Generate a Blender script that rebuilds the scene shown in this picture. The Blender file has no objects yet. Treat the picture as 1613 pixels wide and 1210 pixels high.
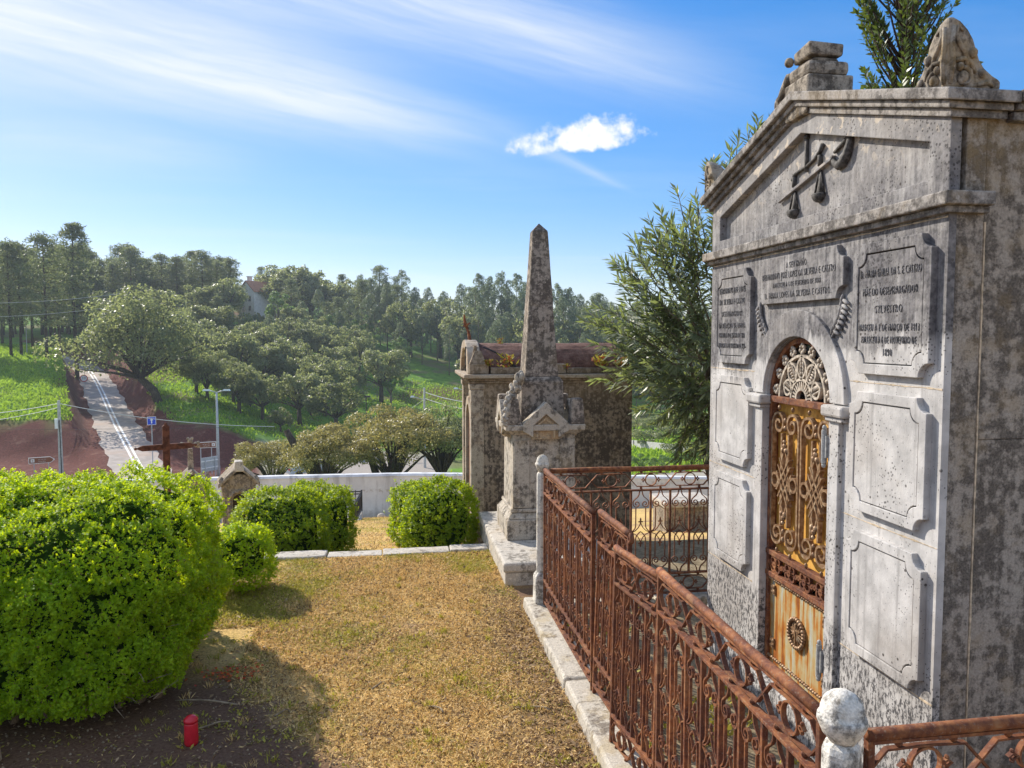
import bpy, bmesh, math, random
import numpy as np
from mathutils import Vector, Matrix
from mathutils import noise as mnoise

R = math.radians
PI = math.pi
scene = bpy.context.scene
col = scene.collection
random.seed(7)
rng = np.random.default_rng(7)

# ------------------------------------------------------------------ camera
cam_d = bpy.data.cameras.new('camera')
cam = bpy.data.objects.new('camera', cam_d)
col.objects.link(cam)
cam.location = (0, 0, 2.0)
cam.rotation_euler = (R(90 - 3.54), 0, R(-8.75))
cam_d.sensor_width = 36.0
cam_d.lens = 36.0 * 1211.0 / 1613.0
cam_d.clip_start = 0.05
cam_d.clip_end = 6000
scene.camera = cam

# ------------------------------------------------------------------ light and sky
SUN_AZ, SUN_EL = -35.0, 33.0            # azimuth from +Y towards +X, elevation
sun_d = bpy.data.lights.new('sun', 'SUN')
sun = bpy.data.objects.new('sun', sun_d)
col.objects.link(sun)
sun_d.energy = 3.9
sun_d.angle = R(0.53)
sun_d.color = (1.0, 0.93, 0.82)
sdir = Vector((math.sin(R(SUN_AZ)) * math.cos(R(SUN_EL)), math.cos(R(SUN_AZ)) * math.cos(R(SUN_EL)), math.sin(R(SUN_EL))))
sun.rotation_euler = (-sdir).to_track_quat('-Z', 'Y').to_euler()
sun.location = sdir * 60

scene.view_settings.view_transform = 'Standard'
scene.view_settings.look = 'None'
scene.view_settings.gamma = 1.0
scene.view_settings.use_curve_mapping = False
scene.view_settings.exposure = 0.75

world = bpy.data.worlds.new('World')
scene.world = world
world.use_nodes = True


class G:
    """small helper to write shader nodes as expressions"""
    def __init__(self, nt):
        self.nt = nt
        self.n = nt.nodes
        self.l = nt.links

    def node(self, t, **kw):
        nd = self.n.new(t)
        for k, v in kw.items():
            setattr(nd, k, v)
        return nd

    def put(self, sock, v):
        if v is None:
            return
        if isinstance(v, bpy.types.NodeSocket):
            self.l.new(v, sock)
        else:
            if isinstance(v, tuple) and len(v) == 3 and sock.type == 'RGBA':
                v = (*v, 1)
            sock.default_value = v

    def pos(self):
        return self.node('ShaderNodeNewGeometry').outputs['Position']

    def normal(self):
        return self.node('ShaderNodeNewGeometry').outputs['Normal']

    def obj(self):
        return self.node('ShaderNodeTexCoord').outputs['Object']

    def island(self):
        return self.node('ShaderNodeNewGeometry').outputs['Random Per Island']

    def orand(self):
        return self.node('ShaderNodeObjectInfo').outputs['Random']

    def attr(self, name):
        return self.node('ShaderNodeAttribute', attribute_name=name).outputs['Fac']

    def xyz(self, v):
        s = self.node('ShaderNodeSeparateXYZ')
        self.put(s.inputs[0], v)
        return s.outputs[0], s.outputs[1], s.outputs[2]

    def comb(self, x, y, z):
        s = self.node('ShaderNodeCombineXYZ')
        for i, v in enumerate((x, y, z)):
            self.put(s.inputs[i], v)
        return s.outputs[0]

    def sv(self, v, sc):
        m = self.node('ShaderNodeVectorMath', operation='MULTIPLY')
        self.put(m.inputs[0], v)
        m.inputs[1].default_value = sc
        return m.outputs[0]

    def dot(self, v, c):
        m = self.node('ShaderNodeVectorMath', operation='DOT_PRODUCT')
        self.put(m.inputs[0], v)
        m.inputs[1].default_value = c
        return m.outputs['Value']

    def noise(self, v, scale, detail=4.0, rough=0.55, dist=0.0):
        t = self.node('ShaderNodeTexNoise')
        self.put(t.inputs['Vector'], v)
        t.inputs['Scale'].default_value = scale
        t.inputs['Detail'].default_value = detail
        t.inputs['Roughness'].default_value = rough
        t.inputs['Distortion'].default_value = dist
        return t.outputs['Fac']

    def vor(self, v, scale, feature='F1', rnd=1.0, out='Distance'):
        t = self.node('ShaderNodeTexVoronoi', feature=feature)
        self.put(t.inputs['Vector'], v)
        t.inputs['Scale'].default_value = scale
        t.inputs['Randomness'].default_value = rnd
        return t.outputs[out]

    def m(self, op, a, b=None, c=None, clamp=False):
        t = self.node('ShaderNodeMath', operation=op, use_clamp=clamp)
        self.put(t.inputs[0], a)
        self.put(t.inputs[1], b)
        self.put(t.inputs[2], c)
        return t.outputs[0]

    def mr(self, v, a, b, c=0.0, d=1.0, smooth=True):
        t = self.node('ShaderNodeMapRange')
        t.interpolation_type = 'SMOOTHSTEP' if smooth else 'LINEAR'
        self.put(t.inputs[0], v)
        for i, x in enumerate((a, b, c, d)):
            self.put(t.inputs[i + 1], x)
        return t.outputs[0]

    def mix(self, f, a, b, blend='MIX'):
        t = self.node('ShaderNodeMix', data_type='RGBA', blend_type=blend)
        self.put(t.inputs[0], f)
        self.put(t.inputs[6], a)
        self.put(t.inputs[7], b)
        return t.outputs[2]

    def ramp(self, f, stops):
        t = self.node('ShaderNodeValToRGB')
        self.put(t.inputs[0], f)
        e = t.color_ramp.elements
        while len(e) < len(stops):
            e.new(0.5)
        for i, (p, c) in enumerate(stops):
            e[i].position = p
            e[i].color = (*c, 1)
        return t.outputs[0]

    def bump(self, h, strength=0.4, dist=0.01):
        b = self.node('ShaderNodeBump')
        b.inputs['Strength'].default_value = strength
        b.inputs['Distance'].default_value = dist
        self.put(b.inputs['Height'], h)
        return b.outputs[0]


def build_world():
    g = G(world.node_tree)
    g.n.clear()
    out = g.node('ShaderNodeOutputWorld')
    bg = g.node('ShaderNodeBackground')
    sky = g.node('ShaderNodeTexSky', sky_type='NISHITA')
    sky.sun_disc = False
    sky.sun_elevation = R(SUN_EL)
    sky.sun_rotation = R(SUN_AZ)
    sky.altitude = 200
    sky.air_density = 1.0
    sky.dust_density = 0.35
    sky.ozone_density = 3.0
    hs = g.node('ShaderNodeHueSaturation')
    hs.inputs['Saturation'].default_value = 1.85
    hs.inputs['Value'].default_value = 4.5
    gm_ = g.node('ShaderNodeGamma')
    g.put(gm_.inputs[0], g.mix(1.0, sky.outputs[0], (0.2, 0.2, 0.2), 'MULTIPLY'))
    gm_.inputs[1].default_value = 0.62
    g.put(hs.inputs['Color'], gm_.outputs[0])
    base = g.mix(1.0, hs.outputs[0], (0.90, 0.86, 1.04), 'MULTIPLY')
    d = g.node('ShaderNodeTexCoord').outputs['Generated']
    # a fixed frame on the sky dome: degrees east and up from one compass bearing
    yw = R(8.75)
    f = (math.sin(yw), math.cos(yw), 0.0)
    r = (math.cos(yw), -math.sin(yw), 0.0)
    den = g.m('MAXIMUM', g.dot(d, f), 0.02)
    a = g.m('DIVIDE', g.dot(d, r), den)           # tan of bearing
    b = g.m('DIVIDE', g.dot(d, (0, 0, 1)), den)   # tan of elevation along bearing
    front = g.mr(g.dot(d, f), 0.02, 0.3)

    def streak(a0, b0, a1, b1, w0, w1, tmax, seed, sc):
        L = math.hypot(a1 - a0, b1 - b0)
        ux, uy = (a1 - a0) / L, (b1 - b0) / L
        da, db = g.m('SUBTRACT', a, a0), g.m('SUBTRACT', b, b0)
        t = g.m('ADD', g.m('MULTIPLY', da, ux), g.m('MULTIPLY', db, uy))
        s = g.m('ADD', g.m('MULTIPLY', da, -uy), g.m('MULTIPLY', db, ux))
        nz = g.noise(g.comb(g.m('MULTIPLY', t, 1.6), g.m('MULTIPLY', s, 5.0), seed), 1.6, 3)
        s2 = g.m('ADD', s, g.m('MULTIPLY', g.m('SUBTRACT', nz, 0.5), 0.035))
        w = g.mr(t, 0.0, L, w0, w1, smooth=False)
        q = g.m('DIVIDE', s2, w)
        prof = g.m('EXPONENT', g.m('MULTIPLY', g.m('MULTIPLY', q, q), -1.0))
        fib = g.noise(g.comb(g.m('MULTIPLY', t, 2.0), g.m('MULTIPLY', s2, 30.0), seed + 3), sc, 6, 0.6)
        fib = g.mr(fib, 0.25, 0.75, 0.55, 1.12)
        fade = g.mr(t, tmax * 0.45, tmax, 1.0, 0.0)
        if tmax < 0.5:
            fade = g.m('MULTIPLY', fade, g.mr(t, -0.10, 0.06))
        return g.m('MULTIPLY', g.m('MULTIPLY', prof, fib), fade)

    k = 1.0 / 1211.0
    s1 = streak(-806 * k, 490 * k, 30 * k, 285 * k, 0.075, 0.030, 0.80, 1.0, 1.5)
    s2 = streak(-440 * k, 590 * k, 400 * k, 365 * k, 0.085, 0.03, 0.80, 4.0, 1.5)
    s3 = streak(40 * k, 290 * k, 180 * k, 225 * k, 0.008, 0.004, 0.15, 9.0, 2.0)
    s4 = streak(-806 * k, 300 * k, -400 * k, 275 * k, 0.03, 0.02, 0.4, 14.0, 2.0)
    s5 = streak(-260 * k, 98 * k, 10 * k, 80 * k, 0.005, 0.004, 0.2, 19.0, 2.0)
    cir = g.m('ADD', g.m('ADD', g.m('MULTIPLY', s1, 0.90), g.m('MULTIPLY', s2, 0.68)), g.m('MULTIPLY', s3, 0.3))
    cir = g.m('ADD', cir, g.m('ADD', g.m('MULTIPLY', s4, 0.28), g.m('MULTIPLY', s5, 0.22)))
    cir = g.m('MULTIPLY', g.m('MINIMUM', cir, 0.9), front)
    # thin veil in view; thicker cloud added over the unseen dome for fill light
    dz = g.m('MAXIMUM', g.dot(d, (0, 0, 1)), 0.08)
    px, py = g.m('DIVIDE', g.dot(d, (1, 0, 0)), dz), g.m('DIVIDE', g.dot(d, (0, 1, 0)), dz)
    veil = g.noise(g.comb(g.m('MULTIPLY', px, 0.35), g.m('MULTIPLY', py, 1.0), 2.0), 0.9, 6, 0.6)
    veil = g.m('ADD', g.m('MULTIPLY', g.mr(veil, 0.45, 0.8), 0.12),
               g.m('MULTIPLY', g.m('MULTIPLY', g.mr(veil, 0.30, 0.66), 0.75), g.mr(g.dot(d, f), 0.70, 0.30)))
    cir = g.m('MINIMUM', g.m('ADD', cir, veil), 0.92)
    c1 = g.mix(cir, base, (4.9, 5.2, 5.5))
    # one small cumulus
    ca, cb = 110 * k, 300 * k
    qa = g.m('SUBTRACT', a, ca)
    qb = g.m('SUBTRACT', b, g.m('ADD', cb, g.m('MULTIPLY', qa, 0.11)))
    cn = g.noise(g.comb(a, b, 0.0), 26.0, 8, 0.62)
    cn2 = g.noise(g.comb(a, b, 5.0), 70.0, 6, 0.6)
    ea = g.m('DIVIDE', qa, 0.088)
    up_ = g.mr(qb, -0.001, 0.001, 0.012, 0.028)
    eb = g.m('DIVIDE', qb, up_)
    rr = g.m('ADD', g.m('MULTIPLY', ea, ea), g.m('MULTIPLY', eb, eb))
    val = g.m('ADD', g.m('SUBTRACT', 1.25, rr), g.m('MULTIPLY', g.m('SUBTRACT', cn, 0.52), 4.2))
    val = g.m('ADD', val, g.m('MULTIPLY', g.m('SUBTRACT', cn2, 0.5), 0.9))
    cum = g.m('MULTIPLY', g.mr(val, -0.15, 1.0), front)
    c2 = g.mix(cum, c1, g.mix(g.mr(val, 0.2, 1.6), (4.6, 5.0, 5.6), (6.3, 6.3, 6.3)))
    g.put(bg.inputs['Color'], c2)
    bg.inputs['Strength'].default_value = 0.112
    g.l.new(bg.outputs[0], out.inputs[0])


build_world()

# ------------------------------------------------------------------ materials


def M(name, fn, rough=0.85, spec=0.3):
    mat = bpy.data.materials.new(name)
    mat.use_nodes = True
    g = G(mat.node_tree)
    p = g.n['Principled BSDF']
    p.inputs['Roughness'].default_value = rough
    p.inputs['Specular IOR Level'].default_value = spec
    r = fn(g, p)
    if r is not None:
        g.put(p.inputs['Base Color'], r)
    return mat


def flat(c, var=0.25, scale=12.0):
    def fn(g, p):
        n = g.noise(g.obj(), scale, 5)
        lo = tuple(x * (1 - var) for x in c)
        hi = tuple(min(1, x * (1 + var)) for x in c)
        g.put(p.inputs['Normal'], g.bump(n, 0.2, 0.01))
        return g.mix(g.mr(n, 0.3, 0.7), lo, hi)
    return fn


def m_facade(g, p):
    P = g.pos()
    x, y, z = g.xyz(P)
    n1 = g.noise(P, 2.2, 5)
    n2 = g.noise(P, 9.0, 6, 0.6)
    n3 = g.noise(P, 55.0, 4)
    base = g.mix(g.mr(n2, 0.3, 0.7), (0.40, 0.385, 0.37), (0.62, 0.595, 0.57))
    base = g.mix(g.m('MULTIPLY', g.mr(n1, 0.42, 0.66), 0.35), base, (0.52, 0.46, 0.40))
    # black crust on the upper stones, with an uneven lower edge and drips
    drip = g.noise(g.sv(P, (1, 11, 0.8)), 2.6, 6, 0.65)
    blot = g.noise(P, 5.5, 6, 0.68)
    edge = g.m('ADD', g.m('ADD', z, g.m('MULTIPLY', g.m('SUBTRACT', n1, 0.5), 0.5)),
               g.m('ADD', g.m('MULTIPLY', g.m('SUBTRACT', drip, 0.5), 0.35), g.m('MULTIPLY', g.m('SUBTRACT', y, 3.5), 0.10)))
    up = g.mr(edge, 1.85, 1.93)
    up = g.m('MULTIPLY', up, g.mr(z, 2.95, 2.4, 0.62, 1.0))
    k = g.m('MULTIPLY', up, g.mr(g.m('ADD', g.m('MULTIPLY', drip, 0.55), g.m('MULTIPLY', blot, 0.6)), 0.50, 0.76, 1.0, 0.28))
    dark = g.mix(g.mr(n3, 0.35, 0.65), (0.065, 0.062, 0.066), (0.17, 0.16, 0.165))
    c = g.mix(g.m('MULTIPLY', k, 0.97), base, dark)
    # grey weathering in patches and runs below the ledges
    run = g.noise(g.sv(P, (1, 14, 0.55)), 1.9, 6, 0.7)
    c = g.mix(g.m('MULTIPLY', g.mr(run, 0.50, 0.70), 0.55), c, (0.24, 0.225, 0.215))
    wz = g.noise(P, 1.1, 6, 0.7)
    c = g.mix(g.m('MULTIPLY', g.mr(wz, 0.50, 0.64), 0.42), c, (0.30, 0.275, 0.255))
    # creamy flaked patches high up
    fl = g.m('MULTIPLY', g.mr(g.noise(P, 13.0, 3, 0.5, 1.2), 0.57, 0.63), g.mr(z, 2.62, 2.95))
    c = g.mix(g.m('MULTIPLY', fl, 0.8), c, (0.62, 0.53, 0.42))
    # pinhead black lichen everywhere, dense near the base
    sp = g.vor(g.m('ADD', 0, 0) if False else P, 62.0)
    spn = g.noise(P, 3.0, 3)
    low = g.mr(g.m('ADD', z, g.m('MULTIPLY', g.m('SUBTRACT', n2, 0.5), 0.25)), 0.72, 0.58)
    th = g.m('ADD', g.m('MULTIPLY', g.mr(spn, 0.42, 0.7), 0.22), 0.085)
    spots = g.mr(g.m('SUBTRACT', sp, th), 0.05, 0.0)
    c = g.mix(g.m('MULTIPLY', spots, 0.75), c, (0.05, 0.045, 0.045))
    grit = g.noise(g.sv(P, (1, 1.4, 0.7)), 46.0, 6, 0.75)
    c = g.mix(g.m('MULTIPLY', g.m('MULTIPLY', g.mr(grit, 0.47, 0.56), low), 0.9), c, (0.055, 0.052, 0.055))
    p2 = g.vor(P, 21.0)
    c = g.mix(g.m('MULTIPLY', g.mr(p2, 0.16, 0.10), g.mr(g.noise(P, 4.0, 2), 0.45, 0.6)), c, (0.07, 0.06, 0.055))
    h = g.m('ADD', g.m('MULTIPLY', n3, 0.5), g.m('MULTIPLY', grit, 0.7))
    g.put(p.inputs['Normal'], g.bump(h, 0.35, 0.006))
    return c


def weathered(light, dark, ochre=(0.32, 0.22, 0.10), amt=0.5, och=0.25, spots=0.5, sc=1.0, zoch=None):
    def fn(g, p):
        P = g.pos()
        x, y, z = g.xyz(P)
        n1 = g.noise(P, 2.4 * sc, 6, 0.62)
        n2 = g.noise(P, 11.0 * sc, 7, 0.68)
        n3 = g.noise(P, 60.0 * sc, 4)
        drip = g.noise(g.sv(P, (6, 6, 0.6)), 2.4 * sc, 5, 0.6)
        c = g.mix(g.mr(n3, 0.3, 0.7), tuple(v * 0.82 for v in light), tuple(v * 1.15 for v in light))
        kk = g.m('ADD', g.m('MULTIPLY', n2, 0.6), g.m('ADD', g.m('MULTIPLY', n1, 0.35), g.m('MULTIPLY', drip, 0.25)))
        k = g.mr(kk, 0.60 - 0.10 * (amt - 0.5) * 2 - 0.05, 0.60 - 0.10 * (amt - 0.5) * 2 + 0.07)
        c = g.mix(g.m('MULTIPLY', k, 0.88), c, g.mix(g.mr(n3, 0.3, 0.7), tuple(v * 0.7 for v in dark), tuple(v * 1.5 for v in dark)))
        o = g.mr(g.noise(P, 3.1 * sc, 5, 0.6), 0.52, 0.66)
        if zoch:
            o = g.m('ADD', g.m('MULTIPLY', o, 0.5), g.m('MULTIPLY', g.mr(z, zoch[0], zoch[1]), g.mr(n2, 0.35, 0.6)), clamp=True)
        c = g.mix(g.m('MULTIPLY', o, och), c, ochre)
        v1 = g.vor(P, 15.0 * sc)
        rosette = g.m('MULTIPLY', g.mr(v1, 0.26, 0.18), g.mr(g.noise(P, 5.0 * sc, 3), 0.5, 0.62))
        c = g.mix(g.m('MULTIPLY', rosette, spots), c, tuple(min(1, v * 1.45) for v in light))
        v2 = g.vor(P, 48.0 * sc)
        c = g.mix(g.m('MULTIPLY', g.m('MULTIPLY', g.mr(v2, 0.2, 0.12), g.mr(n2, 0.4, 0.6)), 0.7), c, (0.03, 0.028, 0.025))
        hh = g.m('ADD', g.m('MULTIPLY', n2, 0.9), g.m('MULTIPLY', n3, 0.35))
        g.put(p.inputs['Normal'], g.bump(hh, 0.5, 0.012))
        return c
    return fn


def m_rust(g, p):
    P = g.pos()
    n = g.noise(P, 26.0, 6, 0.65)
    n2 = g.noise(P, 5.0, 5, 0.7)
    n3 = g.noise(P, 120.0, 3)
    c = g.ramp(g.m('ADD', g.m('MULTIPLY', n, 0.7), g.m('MULTIPLY', n2, 0.3)),
               [(0.28, (0.050, 0.020, 0.014)), (0.45, (0.15, 0.050, 0.026)), (0.57, (0.31, 0.115, 0.042)), (0.74, (0.46, 0.26, 0.12))])
    c = g.mix(g.m('MULTIPLY', g.mr(n3, 0.55, 0.7), 0.45), c, (0.34, 0.27, 0.20))
    c = g.mix(g.m('MULTIPLY', g.orand(), 0.55), c, (0.075, 0.032, 0.022))
    c = g.mix(g.m('MULTIPLY', g.mr(g.noise(P, 9.0, 5, 0.7), 0.56, 0.66), 0.45), c, (0.42, 0.22, 0.10))
    g.put(p.inputs['Normal'], g.bump(g.m('ADD', n, n3), 0.35, 0.003))
    return c


def m_doorsheet(g, p):
    P = g.pos()
    n = g.noise(g.sv(P, (1, 9, 0.9)), 3.0, 5)
    n2 = g.noise(P, 18.0, 5)
    c = g.mix(g.mr(n, 0.35, 0.65), (0.58, 0.29, 0.05), (0.74, 0.42, 0.09))
    return g.mix(g.m('MULTIPLY', g.mr(n2, 0.55, 0.7), 0.5), c, (0.20, 0.08, 0.02))


def m_rustpanel(g, p):
    P = g.pos()
    x, y, z = g.xyz(P)
    st = g.noise(g.sv(P, (1, 16, 1.1)), 1.5, 5, 0.6)
    n2 = g.noise(P, 16.0, 5)
    k = g.m('ADD', g.m('MULTIPLY', st, 0.85), g.m('MULTIPLY', n2, 0.15))
    return g.ramp(k, [(0.39, (0.43, 0.45, 0.40)), (0.47, (0.45, 0.36, 0.18)), (0.54, (0.44, 0.17, 0.025)), (0.61, (0.27, 0.08, 0.015)), (0.76, (0.10, 0.035, 0.015))])


def m_brass(g, p):
    P = g.pos()
    n = g.noise(P, 40.0, 5)
    p.inputs['Metallic'].default_value = 0.25
    p.inputs['Roughness'].default_value = 0.5
    return g.ramp(n, [(0.3, (0.12, 0.06, 0.03)), (0.5, (0.30, 0.175, 0.09)), (0.7, (0.48, 0.35, 0.22))])


def leafmat(name, dark, light, trans, tfac=0.45, rough=0.45, spec=0.35, dead=None, deadp=0.0, wide=0.0):
    mat = bpy.data.materials.new(name)
    mat.use_nodes = True
    g = G(mat.node_tree)
    p = g.n['Principled BSDF']
    p.inputs['Roughness'].default_value = rough
    p.inputs['Specular IOR Level'].default_value = spec
    r = g.island()
    c = g.mix(r, dark, light)
    t = g.mix(r, tuple(v * 0.7 for v in trans), trans)
    if wide:
        o = g.orand()
        c = g.mix(g.m('MULTIPLY', o, wide), c, tuple(v * 0.6 for v in dark))
        hs = g.node('ShaderNodeHueSaturation')
        g.put(hs.inputs['Hue'], g.mr(o, 0, 1, 0.5 - 0.035 * wide, 0.5 + 0.03 * wide, smooth=False))
        g.put(hs.inputs['Color'], c)
        c = hs.outputs[0]
    if dead:
        kk = g.m('GREATER_THAN', g.m('FRACT', g.m('MULTIPLY', r, 37.3)), 1 - deadp)
        c = g.mix(kk, c, dead)
        t = g.mix(kk, t, dead)
    g.put(p.inputs['Base Color'], c)
    tr = g.node('ShaderNodeBsdfTranslucent')
    g.put(tr.inputs['Color'], t)
    ms = g.node('ShaderNodeMixShader')
    ms.inputs[0].default_value = tfac
    g.l.new(p.outputs[0], ms.inputs[1])
    g.l.new(tr.outputs[0], ms.inputs[2])
    g.l.new(ms.outputs[0], g.n['Material Output'].inputs['Surface'])
    return mat


def m_bark(c):
    def fn(g, p):
        P = g.obj()
        n = g.noise(g.sv(P, (4, 4, 0.8)), 3.0, 6, 0.65)
        g.put(p.inputs['Normal'], g.bump(n, 0.7, 0.05))
        return g.mix(g.mr(n, 0.35, 0.65), tuple(v * 0.45 for v in c), tuple(v * 1.3 for v in c))
    return fn


def m_ground(g, p):
    P = g.pos()
    x, y, z = g.xyz(P)
    earth, lot, lawn = g.attr('earth'), g.attr('lot'), g.attr('lawn')
    nb = g.noise(P, 0.16, 5, 0.6)
    nm = g.noise(P, 0.9, 5, 0.65)
    ns = g.noise(P, 7.0, 5, 0.65)
    nf = g.noise(P, 60.0, 5, 0.7)
    # hillside grass
    gr = g.mix(g.mr(nm, 0.3, 0.7), (0.075, 0.18, 0.016), (0.16, 0.30, 0.035))
    gr = g.mix(g.m('MULTIPLY', g.mr(nb, 0.5, 0.62), 0.75), gr, (0.17, 0.145, 0.075))
    gr = g.mix(g.m('MULTIPLY', g.mr(ns, 0.5, 0.7), 0.35), gr, (0.04, 0.075, 0.02))
    # red clay
    er = g.mix(g.mr(ns, 0.3, 0.7), (0.080, 0.024, 0.019), (0.16, 0.050, 0.038))
    er = g.mix(g.m('MULTIPLY', g.mr(nm, 0.52, 0.7), 0.5), er, (0.26, 0.14, 0.10))
    lt = g.mix(g.mr(ns, 0.3, 0.7), (0.30, 0.26, 0.22), (0.42, 0.37, 0.32))
    # near lawn: dry moss, straw and bare soil
    so = g.mix(g.mr(nf, 0.3, 0.7), (0.19, 0.12, 0.075), (0.38, 0.25, 0.155))
    st = g.mix(g.mr(nf, 0.35, 0.65), (0.44, 0.295, 0.105), (0.78, 0.53, 0.215))
    st = g.mix(g.m('MULTIPLY', g.mr(g.noise(P, 1.7, 5, 0.6), 0.5, 0.68), 0.6), st, (0.42, 0.36, 0.07))
    bare = g.mr(g.m('ADD', g.m('MULTIPLY', g.noise(P, 1.1, 6, 0.68), 0.7), g.m('MULTIPLY', ns, 0.3)), 0.39, 0.50)
    lw = g.mix(bare, so, st)
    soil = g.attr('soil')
    lw = g.mix(soil, lw, g.mix(g.mr(nf, 0.3, 0.7), (0.10, 0.055, 0.035), (0.20, 0.12, 0.075)))  # dark soil tone, also deepening the ground inside the hedge's shadow
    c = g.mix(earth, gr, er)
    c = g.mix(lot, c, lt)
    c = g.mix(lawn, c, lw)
    h = g.m('ADD', g.m('MULTIPLY', ns, 1.0), g.m('MULTIPLY', nf, 0.4))
    g.put(p.inputs['Normal'], g.bump(h, 0.6, 0.03))
    return c


def m_sandyplot(g, p):
    P = g.pos()
    n = g.noise(P, 9, 6, 0.65)
    n2 = g.noise(P, 70, 4)
    g.put(p.inputs['Normal'], g.bump(g.m('ADD', n, n2), 0.5, 0.01))
    return g.mix(g.mr(g.m('ADD', g.m('MULTIPLY', n, .6), g.m('MULTIPLY', n2, .4)), 0.35, 0.65), (0.15, 0.115, 0.07), (0.36, 0.29, 0.19))


def m_road(g, p):
    P = g.pos()
    n = g.noise(P, 1.2, 5)
    n2 = g.noise(P, 0.25, 4)
    c = g.mix(g.mr(n, 0.3, 0.7), (0.30, 0.255, 0.225), (0.42, 0.355, 0.31))
    return g.mix(g.m('MULTIPLY', g.mr(n2, 0.5, 0.65), 0.5), c, (0.42, 0.29, 0.22))


def m_whitewall(g, p):
    P = g.pos()
    x, y, z = g.xyz(P)
    n = g.noise(g.sv(P, (2.2, 2.2, 0.35)), 1.2, 6, 0.65)
    n2 = g.noise(P, 1.0, 5, 0.65)
    n3 = g.noise(P, 7.0, 5, 0.7)
    c = g.mix(g.mr(n2, 0.3, 0.7), (0.62, 0.62, 0.64), (0.82, 0.82, 0.82))
    c = g.mix(g.m('MULTIPLY', g.mr(n, 0.47, 0.68), 0.65), c, (0.27, 0.26, 0.26))
    c = g.mix(g.m('MULTIPLY', g.mr(g.m('ADD', z, g.m('MULTIPLY', n3, 0.7)), -3.15, -3.65), 0.7), c, (0.34, 0.30, 0.25))
    band = g.m('MULTIPLY', g.mr(g.m('ADD', z, g.m('MULTIPLY', n, 0.3)), -2.95, -2.88), g.mr(g.m('ADD', z, g.m('MULTIPLY', n, 0.3)), -2.78, -2.85))
    c = g.mix(g.m('MULTIPLY', band, g.mr(n3, 0.45, 0.6, 0, 0.5)), c, (0.30, 0.24, 0.18))
    return c


def m_rooftile(g, p):
    P = g.pos()
    n = g.noise(P, 7, 6, 0.7)
    n2 = g.noise(P, 60, 4)
    c = g.ramp(n, [(0.3, (0.055, 0.035, 0.03)), (0.48, (0.16, 0.085, 0.065)), (0.62, (0.24, 0.14, 0.11)), (0.75, (0.16, 0.15, 0.10))])
    g.put(p.inputs['Normal'], g.bump(g.m('ADD', n, n2), 0.6, 0.012))
    return g.mix(g.m('MULTIPLY', g.mr(n2, 0.5, 0.65), 0.4), c, (0.05, 0.035, 0.03))


MAT = {}
MAT['facade'] = M('grey_limestone', m_facade, 0.9, 0.25)
MAT['side'] = M('dark_side_stone', weathered((0.37, 0.325, 0.275), (0.10, 0.086, 0.073), (0.36, 0.25, 0.11), 0.56, 0.40, 0.3, 2.0, (2.45, 2.8)), 0.95, 0.15)
MAT['trim'] = M('cornice_stone', weathered((0.36, 0.33, 0.30), (0.10, 0.09, 0.082), (0.30, 0.21, 0.10), 0.55, 0.28, 0.6, 1.6), 0.92, 0.2)
MAT['carved'] = M('carved_stone', weathered((0.36, 0.31, 0.25), (0.075, 0.062, 0.05), (0.34, 0.23, 0.09), 0.6, 0.45, 0.6, 1.8), 0.95, 0.2)
MAT['obelisk'] = M('obelisk_stone', weathered((0.38, 0.32, 0.26), (0.085, 0.07, 0.058), (0.30, 0.22, 0.12), 0.60, 0.25, 0.75, 2.3), 0.95, 0.2)
MAT['pedestal'] = M('pedestal_stone', weathered((0.50, 0.44, 0.36), (0.11, 0.095, 0.08), (0.42, 0.31, 0.17), 0.38, 0.30, 0.6, 1.8), 0.95, 0.2)
MAT['ochre_stone'] = M('ochre_niche_stone', weathered((0.50, 0.38, 0.24), (0.20, 0.15, 0.11), (0.50, 0.30, 0.14), 0.25, 0.5, 0.3, 2.0), 0.95, 0.2)
MAT['slab'] = M('slab_stone', weathered((0.55, 0.50, 0.43), (0.17, 0.15, 0.125), (0.42, 0.31, 0.18), 0.30, 0.30, 0.5, 1.5), 0.95, 0.2)
MAT['kerb'] = M('kerb_stone', weathered((0.54, 0.49, 0.41), (0.17, 0.14, 0.11), (0.46, 0.35, 0.17), 0.32, 0.45, 0.5, 1.5), 0.95, 0.2)
MAT['post'] = M('post_stone', weathered((0.70, 0.66, 0.59), (0.17, 0.155, 0.135), (0.50, 0.39, 0.22), 0.32, 0.25, 0.5, 2.6), 0.9, 0.2)
MAT['mauso'] = M('mausoleum_render', weathered((0.33, 0.265, 0.20), (0.060, 0.049, 0.042), (0.40, 0.29, 0.17), 0.60, 0.35, 0.6, 2.0, (1.1, 1.5)), 0.95, 0.15)
MAT['mauso_front'] = M('mausoleum_front_render', weathered((0.44, 0.37, 0.29), (0.14, 0.11, 0.085), (0.42, 0.29, 0.18), 0.4, 0.5, 0.3, 1.5), 0.95, 0.15)
MAT['rough_stone'] = M('rubble_shrine_stone', weathered((0.38, 0.32, 0.25), (0.13, 0.11, 0.09), (0.36, 0.26, 0.12), 0.55, 0.4, 0.7, 3.0), 0.95, 0.15)
MAT['rust'] = M('rusted_iron', m_rust, 0.8, 0.3)
MAT['rust_dark'] = M('dark_rusted_iron', flat((0.12, 0.045, 0.028), 0.45, 25), 0.85, 0.25)
MAT['doorsheet'] = M('ochre_door_sheet', m_doorsheet, 0.6, 0.3)
MAT['rustpanel'] = M('rust_streaked_sheet', m_rustpanel, 0.6, 0.3)
MAT['brass'] = M('tarnished_metal', m_brass, 0.5, 0.4)
MAT['fan'] = M('pale_fanlight_iron', flat((0.46, 0.39, 0.31), 0.45, 45), 0.7, 0.3)
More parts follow.
